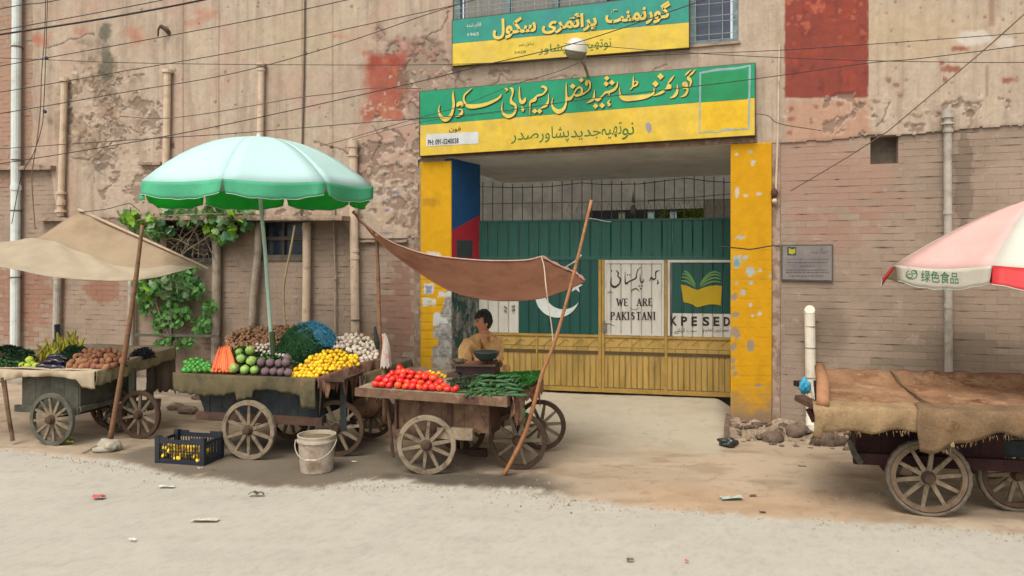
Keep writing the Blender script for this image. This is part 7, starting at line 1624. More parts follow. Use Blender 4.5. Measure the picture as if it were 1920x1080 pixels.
leafheap('leafy_greens', 'fresh green leaves lying in front of the spinach at the left edge', 'greens', [(-30, 690), (30, 691), (34, 680), (10, 676), (-20, 676)], df1, lambda x: yf1(x)+1, .006, 300, .07, pm('leaf_fresh', (92, 146, 70), .62, .6, .3, 14), 12, aspect=1.8)
leafheap('leafy_greens', 'dark green coriander heaped between the bitter gourds and the potatoes', 'greens', [(112, 676), (150, 672), (164, 656), (150, 648), (128, 650), (116, 662)], df1, yf1, .0085, 900, .06, m_grn, 13, aspect=3)
leafheap('okra_heap', 'small blackish heap of shrivelled pods at the right end of the far left cart', 'pods', [(242, 672), (262, 676), (292, 670), (285, 660), (275, 652), (258, 655), (246, 664)], lambda x: 9.45, lambda x: 676, .006, 420, .07, pm('pods_dark', (48, 48, 60), .62, .6, .4, 14), 14, aspect=4)
gou = proto('bitter_gourd', lambda mb: mb.tube([(0, 0, -.11), (0, .004, -.08), (0, .012, 0), (0, .006, .08), (0, 0, .11)], [.004, .016, .022, .014, .004], 9), pm('gourd_skin', (178, 172, 52), .68, .5, .25, 20, rnd=.22, huer=.03))
for i in range(34):
    x = 74+78*i/33+rp.uniform(-1, 1); yb = 668 if x < 110 else 656; y = yb-rp.uniform(0, 24 if x > 90 else 16); put(gou, 'bitter_gourd', at(x, y, df1(x)+.28+(680-y)*.004), 'yellow-green bitter gourd, %s from the left in the spiky bundle' % nth(i+1), 'gourd', 'bitter gourds on the far left cart', (rp.uniform(-.5, .5), rp.uniform(-.6, .6), rp.uniform(0, 6)), rp.uniform(.8, 1.1))
mb = MB(); mb.ico(at(116, 682, 9.12), .17, 3, .1, sc=(1.5, .7, .55), seed=9); tag(mb.build('gourd_riser', m_sackd, smooth=True), 'dark sack behind the aubergines under the bitter gourds', 'sack')
mb = MB(); mb.ico(at(10, 678, 9.3), .2, 3, .1, sc=(1.7, .6, .65), seed=9); tag(mb.build('greens_riser', m_sackd, smooth=True), 'dark sack under the spinach at the left edge', 'sack')

# ------------------------------------------------------------------ weighing scale on the tomato cart
m_iron = pm('scale_iron', (92, 66, 62), K, .55, .25, 8, 60, .3, spots=[((62, 46, 46), 7, .5, .64)], spec=.4); m_pan = pm('scale_pan', (70, 82, 80), K, .35, .2, 5, spec=.5, spots=[((48, 56, 56), 5, .5, .7)])
sc0 = at(890, 706, 8.05); scl = thing('weighing_scale', 'old beam scale with a dark metal bowl standing on the tomato cart', 'scale', (sc0.x, sc0.y, .90))
ew = e3
mb = MB(); a = at(854, 702, 8.10); b_ = at(928, 706, 8.0); zt0 = at(890, 684, 8.05).z; mb.hexa([Vector((a.x, a.y, .905)), Vector((b_.x, b_.y, .905)), Vector((b_.x, b_.y, zt0)), Vector((a.x, a.y, zt0))], b3*.16); mb.build('base', m_iron, scl)
mb = MB(); mb.beam(at(850, 683, 8.08), at(932, 684, 7.98), .17, .02); mb.build('top_plate', m_hub, scl)
mb = MB(); mb.hexa([at(838, 708, 8.02), at(858, 709, 8.0), at(858, 700, 8.0), at(838, 700, 8.02)], b3*.2); mb.build('foot', m_iron, scl)
mb = MB(); mb.beam(at(845, 680, 8.1), at(926, 678, 8.02), .03, .03); mb.build('beam', pm('scale_copper', (150, 96, 80), K, .4, .2), scl)
c_ = at(912, 662, 8.0)
mb = MB(); r_ = .148; mb.lathe([(.03, -.085), (.07, -.078), (.115, -.045), (r_, .012), (r_+.004, .018), (r_-.004, .018), (.108, -.038), (.065, -.066), (.001, -.072)], c_, 28); mb.build('bowl', m_pan, scl, smooth=True)
mb = MB(); mb.tube([c_+Vector((0, 0, -.08)), at(912, 681, 8.02)], [.028, .012], 8)
for s_ in (-1, 1): mb.tube([c_+e3*(.05*s_)+Vector((0, 0, -.075)), at(912, 683, 8.02)+e3*(.03*s_)], .007, 6)
mb.build('cradle', pm('scale_copper', (150, 96, 80), K), scl)
mb = MB(); mb.lathe([(.05, -.01), (.075, 0), (.078, .008), (.06, .006)], at(862, 682, 8.08), 18); mb.build('weight_plate', m_pan, scl)
mb = MB(); mb.ico(at(862, 676, 8.08), .05, 2, .2, sc=(1.6, .9, .55), seed=3); tag(mb.build('leaf_bunch', pm('dull_olive', (92, 84, 62), K, .8, .3, 20)), 'dull brown-green bunch lying on the left plate of the scale', 'bunch')
for (x, y) in ((930, 676), (924, 678), (938, 680)): mb = MB(); mb.lathe([(.001, -.03), (.02, -.028), (.022, .02), (.012, .025), (.008, .035), (.001, .036)], at(x, y+3, 8.02), 10); tag(mb.build('scale_weight', m_iron), 'rusty iron weight on the scale, the %s' % {930: 'middle one', 924: 'one nearest the bowl', 938: 'rightmost one'}[x], 'weight', 'iron weights on the scale')
# ------------------------------------------------------------------ bucket, crate
m_bk = pm('bucket_plastic', (206, 190, 170), K, .55, .15, 8, 50, .2, spots=[((160, 134, 112), 7, .5, .68), ((120, 98, 82), 5, .66, .74)])
bp = ground(594, 882); bkt = thing('bucket', 'dirty cream plastic bucket with a wire handle in front of the umbrella cart', 'bucket', bp)
mb = MB(); mb.lathe([(.160, 0), (.168, .006), (.190, .31), (.206, .315), (.206, .335), (.194, .338), (.194, .365), (.200, .37), (.200, .385), (.186, .385), (.184, .33), (.150, .012), (.001, .012)], bp, 32); mb.build('shell', m_bk, bkt, smooth=False)
mb = MB(); q = []
for i in range(13): a = -math.pi*(i/12); q.append(bp+Vector((math.cos(a)*.215, -.03+math.sin(a)*.20, .33+math.sin(a)*.17)))
mb.tube(q, .0055, 6); mb.build('handle', pm('wire_handle', (196, 186, 172), K), bkt)
mb = MB(); mb.tube([q[5]+Vector((0, -.004, 0)), q[7]+Vector((0, -.004, 0))], .012, 8); mb.build('grip', m_bk, bkt)
mb = MB(); mb.lathe([(.001, .33), (.183, .33), (.183, .345), (.001, .348)], bp, 24); tag(mb.build('bucket_contents', pm('muck', (132, 118, 84), K, .8, .3, 12)), 'murky greenish water filling the cream bucket', 'water')
m_cr = pm('crate_black', (38, 44, 54), .75, .45, .15, 10, 60, .1, spec=.45)
cpA = ground(291, 868); cpB = ground(382, 874); ce = (cpB-cpA); cl = ce.length; ce.normalize(); cb = Vector((-ce.y, ce.x, 0)); cw = .36; chh = .30
crt = thing('crate', 'black plastic lattice crate holding yellow fruit on the wet ground', 'crate', cpA)
def cP(u, v, z): q = cpA+ce*u+cb*v; return Vector((q.x, q.y, z+.003))
def cbox(nm, u0, u1, v0, v1, z0, z1, mat=m_cr):
    mb = MB(); mb.hexa([cP(u0, v0, z0), cP(u1, v0, z0), cP(u1, v1, z0), cP(u0, v1, z0)], (0, 0, z1-z0)); return mb.build(nm, mat, crt)
cl = max(cl, .55)
cbox('floor', 0, cl, 0, cw, 0, .02)
for (u0, u1, v0, v1) in ((0, cl, 0, .012), (0, cl, cw-.012, cw)):
    cbox('rail', u0, u1, v0, v1, .021, .05); cbox('rail', u0, u1, v0, v1, .215, .245)
for v0 in (0, cw-.012):
    n_ = 17
    for k in range(n_+1):
        u = (cl-.01)*k/n_; cbox('slat', u, u+.010, v0+.002, v0+.010, .051, .214)
    cbox('rail', 0, cl, v0+.001, v0+.011, .128, .140)
for u0 in (0, cl-.012):
    cbox('rail', u0, u0+.012, .013, cw-.013, .021, .05); cbox('rail', u0, u0+.012, .013, cw-.013, .215, .30 if False else .245)
    for k in range(12): v = .02+(cw-.05)*k/11; cbox('slat', u0+.002, u0+.010, v, v+.010, .051, .214)
for u0, v0 in ((-.004, -.004), (cl-.05, -.004), (-.004, cw-.05), (cl-.05, cw-.05)): cbox('corner_post', u0, u0+.054, v0, v0+.054, .0, .29)
for v0 in (0, cw-.012):
    cbox('top_rim', .051, .16, v0, v0+.013, .246, .285); cbox('top_rim', cl-.16, cl-.051, v0, v0+.013, .246, .285); cbox('top_rim', .161, cl-.161, v0, v0+.013, .246, .262)
for k in range(70): put(lem, 'lemon', cP(rp.uniform(.05, cl-.05), rp.uniform(.02, .16), .045+rp.uniform(0, .13)), 'yellow lemon inside the black crate on the ground', 'lemon', 'lemons inside the crate', R3(), rp.uniform(.95, 1.2))

# ------------------------------------------------------------------ vine
m_leaf = [pm('vine_leaf_a', (112, 162, 84), .62, .6, .2, 12, rnd=.25, huer=.02, trans=.25), pm('vine_leaf_b', (148, 176, 130), .62, .6, .2, 12, rnd=.2, huer=.02, trans=.2), pm('vine_leaf_c', (160, 208, 64), .66, .6, .15, 12, rnd=.15, trans=.3), pm('vine_leaf_d', (74, 118, 72), .62, .6, .2, 12, rnd=.25, trans=.2)]
vin = thing('climbing_vine', 'leafy gourd vine climbing the wall between the cream awning and the umbrella', 'vine', F.at(320, 700, .3))
lm = []
for k_, m_ in enumerate(m_leaf):
    def mk(mb):
        out = [(0, 0), (.30, -.10), (.52, .10), (.42, .30), (.56, .55), (.30, .62), (.18, .85), (0, 1.0), (-.18, .85), (-.30, .62), (-.56, .55), (-.42, .30), (-.52, .10), (-.30, -.10)]
        vs = [(0, .45, .06)]+[(x, y, -.10*abs(x)*2+.03*math.sin(y*6)) for x, y in out]; N = len(out); mb.add(vs, [(0, 1+i, 1+(i+1) % N) for i in range(N)])
    lm.append(proto('leaf', mk, m_, False))
clus = [(240, 408, 16, 14, 14, 2), (262, 418, 24, 16, 14, 2), (284, 428, 24, 20, 20, 0), (300, 436, 22, 16, 12, 1), (330, 400, 30, 12, 14, 1), (350, 412, 22, 14, 12, 0), (378, 408, 20, 14, 12, 1), (404, 402, 22, 18, 16, 0), (418, 420, 22, 18, 16, 1), (432, 436, 14, 16, 10, 2), (420, 448, 16, 12, 9, 2), (452, 402, 16, 14, 12, 2), (462, 416, 14, 16, 10, 0), (398, 436, 12, 12, 8, 2),
        (282, 540, 26, 22, 26, 0), (300, 528, 26, 16, 18, 1), (320, 550, 22, 26, 22, 1), (270, 556, 16, 20, 12, 2), (340, 530, 22, 22, 16, 0), (362, 545, 22, 18, 18, 3), (350, 512, 16, 14, 10, 3), (276, 578, 16, 14, 12, 1), (320, 594, 24, 24, 24, 3), (338, 585, 20, 24, 18, 0), (296, 606, 10, 20, 12, 3), (392, 575, 14, 14, 12, 0), (376, 612, 20, 16, 18, 0), (382, 602, 12, 10, 6, 1), (330, 645, 40, 12, 20, 3), (300, 648, 14, 8, 6, 2), (345, 500, 30, 8, 10, 3)]
rv_ = random.Random(17); nl = 0
for (x, y, rx, ry, n, k_) in clus:
    for _ in range(n):
        if nl >= 298: break
        a = rv_.uniform(0, 6.28); rr = math.sqrt(rv_.random()); px, py = x+rx*rr*math.cos(a), y+ry*rr*math.sin(a)
        o = bpy.data.objects.new('leaf', lm[k_ if rv_.random() < .7 else rv_.choice([0, 1, 3])]); COL.objects.link(o); o.parent = vin; o.location = F.at(px, py, rv_.uniform(.16, .50))-vin.location
        o.rotation_euler = (rv_.gauss(1.2, .5), rv_.gauss(0, .5), rv_.gauss(0, .8)+(3.14 if rv_.random() < .6 else 0)+R(-18)); s_ = rv_.uniform(.09, .165); o.scale = (s_, s_, s_); nl += 1
rd = random.Random(31)
leafmb = MB()
for (x, y, rx, ry, n, k_) in clus:
    for _ in range(int(n*4)):
        a = rd.uniform(0, 6.28); rr = math.sqrt(rd.random()); p_ = F.at(x+rx*rr*math.cos(a), y+ry*rr*math.sin(a), rd.uniform(.08, .32)); d = Vector((rd.gauss(0, 1), rd.gauss(0, .5), rd.gauss(-.4, 1))).normalized(); s1 = d.cross(Vector((rd.gauss(0, .5), 1, rd.gauss(0, .5)))).normalized(); L_ = rd.uniform(.06, .13)
        leafmb.add([p_-d*L_*.5, p_+s1*L_*.36, p_+d*L_*.5, p_-s1*L_*.36], [(0, 1, 2), (0, 2, 3)])
o = leafmb.build('small_leaves', m_leaf[0], vin); o['kind'] = 'stuff'
mb = MB()
for q in ([(316, 700, .28), (320, 640, .25), (317, 590, .25), (322, 540, .28), (335, 490, .3), (360, 440, .32), (385, 405, .4)], [(322, 640, .25), (300, 590, .3), (290, 545, .3), (300, 480, .35), (270, 430, .45)], [(335, 490, .3), (350, 470, .3), (395, 440, .3), (420, 410, .4), (460, 400, .45)], [(250, 415, .45), (300, 406, .48), (380, 402, .48), (470, 400, .45)], [(330, 470, .2), (342, 430, .25), (356, 412, .4)], [(318, 470, .2), (350, 440, .2), (375, 420, .3)], [(300, 452, .2), (330, 448, .25), (372, 470, .2)], [(400, 480, .2), (386, 450, .25), (380, 425, .3)], [(372, 482, .2), (372, 450, .25), (360, 425, .3)]):
    mb.tube([F.at(*p) for p in [tuple(a) for a in spl(q, 5)]], .010, 5)
mb.build('stem', pm('vine_stem', (150, 132, 104), K, .8, .25, 20), vin)
mb = MB()
for _ in range(60):
    x, y = rd.uniform(325, 395), rd.uniform(420, 478); q = [(x, y)]
    for k_ in range(3): q.append((q[-1][0]+rd.uniform(-14, 14), q[-1][1]+rd.uniform(-12, 14)))
    mb.tube([F.at(a, b_, rd.uniform(.05, .3)) for a, b_ in q], .0035, 4)
o = mb.build('dry_tendrils', pm('tendril', (158, 146, 122), K), vin); o['kind'] = 'stuff'
t_ = MB(); t_.beam(F.at(254, 628, .28), F.at(412, 630, .28), .05, .04); t_.beam(F.at(322, 560, .27), F.at(320, 700, .27), .035, .035); tag(t_.build('trellis_rail', m_wgr), 'low wooden rail and post supporting the vine', 'rail')
pole('stick', 'thin pale bamboo cane leaning under the ledge beside the dark window', [F.at(553, 422, .30), F.at(545, 468, .32), F.at(533, 530, .36), F.at(532, 580, .40), F.at(538, 640, .45), F.at(540, 700, .5)], (.016, .020), pm('cane_pale', (176, 158, 122), K), 'stick', knots=1)
# tree showing above the gate
mb = MB(); rd = random.Random(2)
for _ in range(1500):
    p_ = F.P(float(F.uz(rd.uniform(1238, 1320), 400, -6.6)[0]), EYE+(490-rd.uniform(384, 420))*16/FPX, -6.6+rd.uniform(-.5, .25)); d = Vector((rd.gauss(0, 1), rd.gauss(0, 1), rd.gauss(0, 1))).normalized(); s1 = d.cross(Vector((rd.gauss(0, 1), rd.gauss(0, 1), rd.gauss(0, 1)))).normalized(); L_ = rd.uniform(.05, .12)
    mb.add([p_-d*L_*.5, p_+s1*L_*.3, p_+d*L_*.5, p_-s1*L_*.3], [(0, 1, 2), (0, 2, 3)])
tb = thing('bush', 'yellow-green bush seen over the gate in the courtyard behind', 'bush', F.P(float(F.uz(1285, 400, -6.6)[0]), 0, -6.6))
o = mb.build('foliage', pm('bush_leaf', (172, 184, 60), .66, .6, .3, 10, trans=.3), tb)
mb = MB(); mb.tube([tb.location, tb.location+Vector((.05, 0, 1.5)), tb.location+Vector((0, 0, 3.2))], [.06, .05, .03], 8); mb.build('trunk', m_wdr, tb)

# ------------------------------------------------------------------ wires
m_wire = pm('wire', (52, 46, 44), .7, .6, .1, bump=0); m_wire2 = pm('wire_faded', (120, 96, 82), .7, .7, .1, bump=0)
def wire(lab, pts, D, r=.0055, mat=None, name='overhead_wire'):
    n = len(pts); q = [tuple(at(x, y, (D[0]+(D[1]-D[0])*i/(n-1)))) for i, (x, y) in enumerate(pts)]
    mb = MB(); mb.tube([Vector(p) for p in (spl(q, 6) if n > 2 else q)], r, 5); tag(mb.build(name, mat or m_wire), lab, 'wire')
wire('short black wire crossing the very top left corner', [(-300, 90), (0, 17), (122, -3), (400, -80)], (9, 8.5))
wire('thin wire just above the thick cable at the top left', [(-300, 112), (0, 57), (150, 30), (300, 1), (500, -40)], (9, 8.5))
wire('thick twisted cable at the top left', [(-300, 112), (0, 65), (200, 34), (390, -2), (600, -50)], (9, 8.5), .012)
wire('wire running from the white drainpipe up to the top edge left of the window', [(-300, 180), (0, 124), (80, 110), (300, 70), (480, 36), (650, 0), (900, -60)], (9.4, 8.8))
wire('wire that ends at the left corner of the upper window', [(-300, 220), (0, 173), (240, 132), (480, 90), (747, 33), (868, 6), (900, -6)], (9.4, 9.6))
wire('wire passing the top of the cut-off pipe above the umbrella', [(-300, 260), (0, 213), (240, 172), (440, 137), (640, 82), (810, 24), (930, -12)], (9.4, 9.4))
wire('long wire rising across both signboards to the top edge', [(-300, 350), (0, 307), (240, 268), (440, 230), (760, 159), (900, 124), (1088, 78), (1330, -3), (1600, -90)], (9.2, 7.5))
wire('long sagging wire that crosses the lower signboard lettering and the red square', [(-300, 300), (0, 279), (250, 262), (440, 250), (684, 230), (900, 213), (1100, 186), (1400, 150), (1622, 119), (1722, 110), (1920, 85), (2200, 45)], (9.2, 7.0), .0045)
wire('nearly level faded wire behind the lamp and across the upper sign', [(-200, 100), (60, 111), (300, 119), (690, 122), (900, 119), (1120, 108), (1290, 101), (1500, 92), (1920, 62), (2200, 42)], (9.4, 7.4), .004)
wire('thin wire from the lamp drooping to the right across the red square', [(1060, 82), (1100, 84), (1230, 95), (1400, 105), (1570, 112), (1750, 116), (1920, 117), (2200, 112)], (9.0, 7.4), .004)
wire('taut faded cable running steeply down from the top right corner', [(2150, -180), (1920, 27), (1840, 98), (1665, 246)], (7.6, 8.55), .007, m_wire2)
wire('fading end of the taut cable lying along the brick', [(1665, 246), (1580, 300), (1482, 358)], (8.55, 9.3), .007, m_wire2)
wire('pale cable looping across the plaster above the umbrella', [(225, 218), (300, 222), (380, 214), (480, 197), (560, 183), (620, 176), (700, 165), (790, 166)], (11.5, 10.6), .007, m_wire2)
wire('thin wire from the umbrella top to the lower signboard', [(600, 274), (660, 258), (760, 228), (860, 200), (960, 160), (1040, 136), (1085, 118)], (9.6, 9.2), .004)
wire('short thin wire grazing the left end of the lower signboard', [(660, 262), (790, 229), (900, 215), (1000, 205)], (9.5, 9.3), .003)
wire('old cable hanging down the wall at the left beside the bell joint', [(86, -30), (84, 60), (78, 140), (76, 200), (70, 260), (62, 310), (60, 345), (66, 430)], (11.8, 11.8), .008, m_wire2)
wire('second old cable hanging down the wall right of the white drainpipe', [(90, -30), (86, 100), (82, 200), (78, 240), (62, 290), (40, 330), (22, 420)], (11.9, 11.9), .006)
wire('dark cable sagging round the right yellow pillar', [(1350, 462), (1392, 466), (1410, 467), (1447, 461), (1462, 462)], (9.1, 9.0), .008)
wire('short wires curling from the right end of the lower signboard', [(1415, 213), (1440, 217), (1462, 232), (1540, 245)], (9.2, 9.0), .0045)
wire('thin dark wire from the cream awning to the vine', [(150, 398), (200, 392), (240, 382), (252, 388), (262, 396)], (9.9, 9.4), .005)
for (x, y) in ((87, 109), (84, 209)): mb = MB(); mb.ico(F.at(x, y, .12), .035, 2, .1); tag(mb.build('insulator', pm('insulator_blue', (88, 96, 124), K), smooth=True), 'small blue-grey insulator on the left wall, %s' % ('upper one' if y < 150 else 'lower one'), 'insulator')
mb = MB(); mb.ico(F.at(622, 275, .08), .03, 2, .1); tag(mb.build('pipe_end', m_pb), 'small dark bracket on the wall right of the umbrella', 'bracket')
mb = MB(); mb.beam(F.at(107, 608, .20), F.at(108, 642, .20), .10, .03); tag(mb.build('slate', pm('slate_blue', (58, 64, 78), K)), 'narrow dark slate leaning on the pipe behind the gourds', 'slate')
# plastic bag on the pole
mb = MB(); rws = []
for i in range(9):
    t_ = i/8; a0 = 712+t_*1; rws.append([at(717+5*t_+(j/6-.35)*(3+17*t_**.7)+2*math.sin(t_*5), 626+t_*(66-6*(j % 2)), 8.38-.05*math.sin(j/6*3.14)*t_-.03*(j % 2)*t_) for j in range(7)])
mb.grid(rws); mb.grid([[p+Vector((0, .10, 0)) for p in r_] for r_ in rws], flip=True)
o = mb.build('plastic_bag', pm('bag_white', (226, 214, 200), .7, .4, .1, 12, trans=.2, spots=[((226, 150, 150), 6, .55, .62), ((220, 214, 130), 5, .6, .66)]), smooth=True); tag(o, 'white and pink plastic bag hanging on the pole beside the garlic', 'bag')
mb = MB(); mb.tube([at(703, 612, 8.36), at(706, 640, 8.35), at(708, 655, 8.36)], [.012, .03, .02], 8); tag(mb.build('dark_strap', pm('strap_dark', (52, 60, 56), K)), 'dark strap tied round the pole above the plastic bag', 'strap')
# litter
def scrap(nm, lab, px, py, w_, rgb, seed, asp=.5, cat='litter', h=.015):
    p_ = ground(px, py); z0 = gh(p_.x, p_.y); rd = random.Random(seed); rws = []
    for i in range(6): rws.append([Vector((p_.x+(i/5-.5)*w_*(1+.2*rd.random()), p_.y+(j/3-.5)*w_*asp*(1+.4*rd.random()), z0+.004+rd.random()*h)) for j in range(4)])
    mb = MB(); mb.grid(rws); tag(mb.build(nm, pm(nm+str(seed), rgb, .7, .8, .15, 30), loc=(p_.x, p_.y, z0)), lab, cat)
scrap('plastic_scrap', 'crumpled red plastic scrap on the road at the lower left', 184, 934, .10, (206, 96, 88), 1, .6, h=.04)
scrap('paper_scrap', 'torn cream paper strip on the road below the crate', 384, 976, .20, (208, 196, 172), 2, .25)
scrap('dead_leaf', 'curled dark leaf on the road below the bucket', 480, 929, .13, (92, 82, 62), 3, .3, h=.04)
scrap('paper_scrap', 'pale paper scrap on the road in front of the black crate', 312, 913, .14, (212, 206, 194), 4, .3)
scrap('paper_scrap', 'tiny white scrap on the lower left of the road', 248, 1013, .05, (236, 230, 220), 5)
scrap('plastic_scrap', 'grey-white plastic scrap on the sand in front of the gate', 1372, 937, .18, (176, 188, 178), 6, .4, h=.03)
scrap('dead_leaf', 'small brown leaf on the sand beside the grey-white scrap', 1412, 931, .06, (112, 84, 58), 7)
scrap('dead_leaf', 'tiny dark leaf near the bottom centre of the road', 1182, 1051, .05, (110, 96, 76), 8)
scrap('plastic_scrap', 'tiny red speck of litter near the bottom right of the road', 1288, 1053, .03, (220, 110, 96), 9)
scrap('dead_leaf', 'small twig on the road right of the gate', 1430, 962, .05, (104, 82, 62), 10)
scrap('paper_scrap', 'greyish paper on the dirt above the road edge near the empty cart', 1504, 874, .08, (182, 172, 152), 11)
scrap('vegetable_leaf', 'yellow-green cabbage leaf lying by the wheel of the far left cart', 118, 834, .20, (160, 168, 60), 12, .3, h=.05)
scrap('vegetable_leaf', 'green leaf tip beside the wheel of the far left cart', 132, 829, .10, (110, 146, 56), 13, .4, h=.05)
scrap('paper_scrap', 'white peel on the wet ground below the crate', 374, 879, .05, (216, 206, 186), 14)
scrap('paper_scrap', 'white fleck on the wet ground left of the tomato cart', 664, 867, .05, (216, 210, 196), 15)
scrap('plastic_scrap', 'scrap of white plastic standing by the stones left of the umbrella cart', 377, 741, .10, (226, 230, 228), 16, .4, h=.14)
scrap('vegetable_leaf', 'small green leaf on the wet ground right of the crate', 402, 882, .04, (100, 120, 56), 17)
# brick under the tomato cart wheel
p_ = ground(897, 855); mb = MB(); mb.box(p_+Vector((0, 0, .04)), (.20, .10, .08), Matrix.Rotation(-.2, 3, 'Z'), jit=.006); tag(mb.build('loose_brick', m_wdr, loc=p_), 'loose reddish brick on the ground under the tomato cart', 'brick')
# ------------------------------------------------------------------ the seated vendor
m_skin = pm('skin', (214, 148, 116), .80, .6, .08, 12, 60, .1, spec=.3, sub=.05); m_shirt = pm('shirt_tan', (230, 182, 122), .78, .9, .22, 14, 60, .5, .006, spots=[((184, 134, 80), 9, .56, .72)])
m_trou = pm('trousers_tan', (230, 182, 120), .78, .9, .24, 12, 60, .5, .008, spots=[((176, 132, 82), 8, .54, .70)], stretch=(1.5, 1.5, .5)); m_hair = pm('hair_black', (26, 24, 28), .7, .5, .3, 40, 90, .6, spec=.4); m_eye = pm('eye_dark', (30, 22, 20), .7, .3); m_beard = pm('stubble', (92, 62, 50), .62, .8, .15, 40)
PD = 9.05
def skin_mesh(nodes, edges, radii, sub=2, root=0):
    me = bpy.data.meshes.new('tmp'); me.from_pydata([tuple(n) for n in nodes], edges, []); o = bpy.data.objects.new('tmp', me); COL.objects.link(o)
    o.modifiers.new('s', 'SKIN')
    for i, r in enumerate(radii):
        v = me.skin_vertices[0].data[i]; v.radius = r if isinstance(r, tuple) else (r, r); v.use_root = (i == root)
    sb = o.modifiers.new('b', 'SUBSURF'); sb.levels = sub; sb.render_levels = sub
    dg = bpy.context.evaluated_depsgraph_get(); m2 = bpy.data.meshes.new_from_object(o.evaluated_get(dg)); bpy.data.objects.remove(o)
    vs = [tuple(v.co) for v in m2.vertices]; fs = [tuple(p.vertices) for p in m2.polygons]; bpy.data.meshes.remove(m2); return vs, fs
# skeleton in survey units at the man's distance: A(x, y, depth offset)
def A(x, y, d=0): return at(x, y, PD+d)
pel = A(922, 706, .06); wst = A(921, 684, .07); chs = A(918, 655, .05); nkb = A(912, 632, .02); nk = A(908, 622, 0); shL = A(889, 640, -.10); shR = A(931, 638, .14)
elR = A(937, 672, .02); wrR = A(916, 678, -.24); elL = A(890, 664, -.28); wrL = A(902, 684, -.38)
hpL = A(908, 706, -.04); knL = A(876, 637, -.30); anL = A(868, 696, -.34); toL = A(858, 702, -.44)
hpR = A(932, 706, .10); knR = A(926, 690, -.36); anR = A(922, 742, -.34); toR = A(916, 746, -.46)
person_o = None
bn_, be_, br_ = [pel, wst, chs, nkb, nk, A(907, 612, -.01), shL, elL, wrL, shR, elR, wrR, hpL, knL, anL, toL, hpR, knR, anR, toR], \
    [(0, 1), (1, 2), (2, 3), (3, 4), (4, 5), (3, 6), (6, 7), (7, 8), (3, 9), (9, 10), (10, 11), (0, 12), (12, 13), (13, 14), (14, 15), (0, 16), (16, 17), (17, 18), (18, 19)], \
    [.12, .11, .12, .075, .052, .05, .055, .040, .026, .055, .040, .026, .085, .055, .036, .026, .085, .055, .036, .026]
vs, fs = skin_mesh(bn_, be_, br_, 2)
body = MB(); body.add(vs, fs, 0)
# head: turned to the left, looking along the street
hc = A(907, 605, -.02); fw = Vector((-.93, -.36, -.05)).normalized(); up = Vector((.04, 0, 1)).normalized(); sd_ = fw.cross(up).normalized(); up = sd_.cross(fw)
def H(f, s, u): return hc+fw*f+sd_*s+up*u
bm = bmesh.new(); bmesh.ops.create_icosphere(bm, subdivisions=4, radius=1); hv = []
for v in bm.verts:
    f, s, u = v.co.x, v.co.y, v.co.z
    F_ = f*.098; S_ = s*.074; U_ = u*.118
    if u < 0: S_ *= 1-.30*(-u)**1.3; F_ *= 1-.12*(-u) if f > 0 else 1-.40*(-u)
    if f > .3:
        F_ += .012*math.exp(-((u+.78)**2)/.02-(s**2)/.12)            # chin
        F_ -= .010*math.exp(-((u-.10)**2)/.015)*math.exp(-((abs(s)-.38)**2)/.05)   # eye sockets
        F_ += .008*math.exp(-((u-.27)**2)/.01-(s**2)/.3)             # brow
        nb = math.exp(-(s**2)/.018)*(math.exp(-((u+.20)**2)/.022)*.030+math.exp(-((u+.02)**2)/.03)*.014); F_ += nb   # nose
        F_ += .007*math.exp(-((u+.47)**2)/.006-(s**2)/.08)-.004*math.exp(-((u+.54)**2)/.001-(s**2)/.08)   # lips
    hv.append(H(F_, S_, U_))
body.add(hv, [tuple(x.index for x in f.verts) for f in bm.faces], 0); bm.free()
for sgn in (1, -1):                                                  # ears
    bm = bmesh.new(); bmesh.ops.create_icosphere(bm, subdivisions=2, radius=1)
    body.add([H(-.012+v.co.x*.018, sgn*(.072+v.co.y*.010), -.008+v.co.z*.031) for v in bm.verts], [tuple(x.index for x in f.verts) for f in bm.faces], 0); bm.free()
def hand(wr, dirv, palmn, sgn, curl=.6):
    """palm, four unequal bent fingers and a thumb from the side of the palm"""
    d = dirv.normalized(); n = palmn.normalized(); s = d.cross(n).normalized()
    nodes = [wr, wr+d*.045, wr+d*.085]; vs, fs = skin_mesh(nodes, [(0, 1), (1, 2)], [(.026, .018), (.036, .016), (.038, .013)], 1); body.add(vs, fs, 0)
    for k, (o_, L_) in enumerate(((-.030, .066), (-.010, .076), (.010, .070), (.029, .056))):
        b = wr+d*.078+s*o_; c1 = b+d*L_*.45-n*L_*.08*curl; c2 = c1+d*L_*.28-n*L_*.28*curl; c3 = c2+d*L_*.12-n*L_*.28*curl
        vs, fs = skin_mesh([b, c1, c2, c3], [(0, 1), (1, 2), (2, 3)], [.0095, .009, .0082, .007], 1); body.add(vs, fs, 0)
    b = wr+d*.022+s*(-.022*sgn); c1 = b+s*(-.030*sgn)+d*.025-n*.008; c2 = c1+d*.032-n*.012*curl
    vs, fs = skin_mesh([b, c1, c2], [(0, 1), (1, 2)], [.012, .0105, .008], 1); body.add(vs, fs, 0)
hand(wrR, Vector((-.9, -.35, -.15)), Vector((0, 0, 1)), 1); hand(wrL, Vector((-.3, -.8, -.35)), Vector((-.3, 0, 1)), -1)
for an, to in ((anL, toL), (anR, toR)):
    pass
per = body.build('person', m_skin, loc=(pel.x, pel.y, .62), smooth=True)
tag(per, 'man in a tan shalwar kameez sitting behind the scale with one knee up, looking left', 'person')
sh = MB()
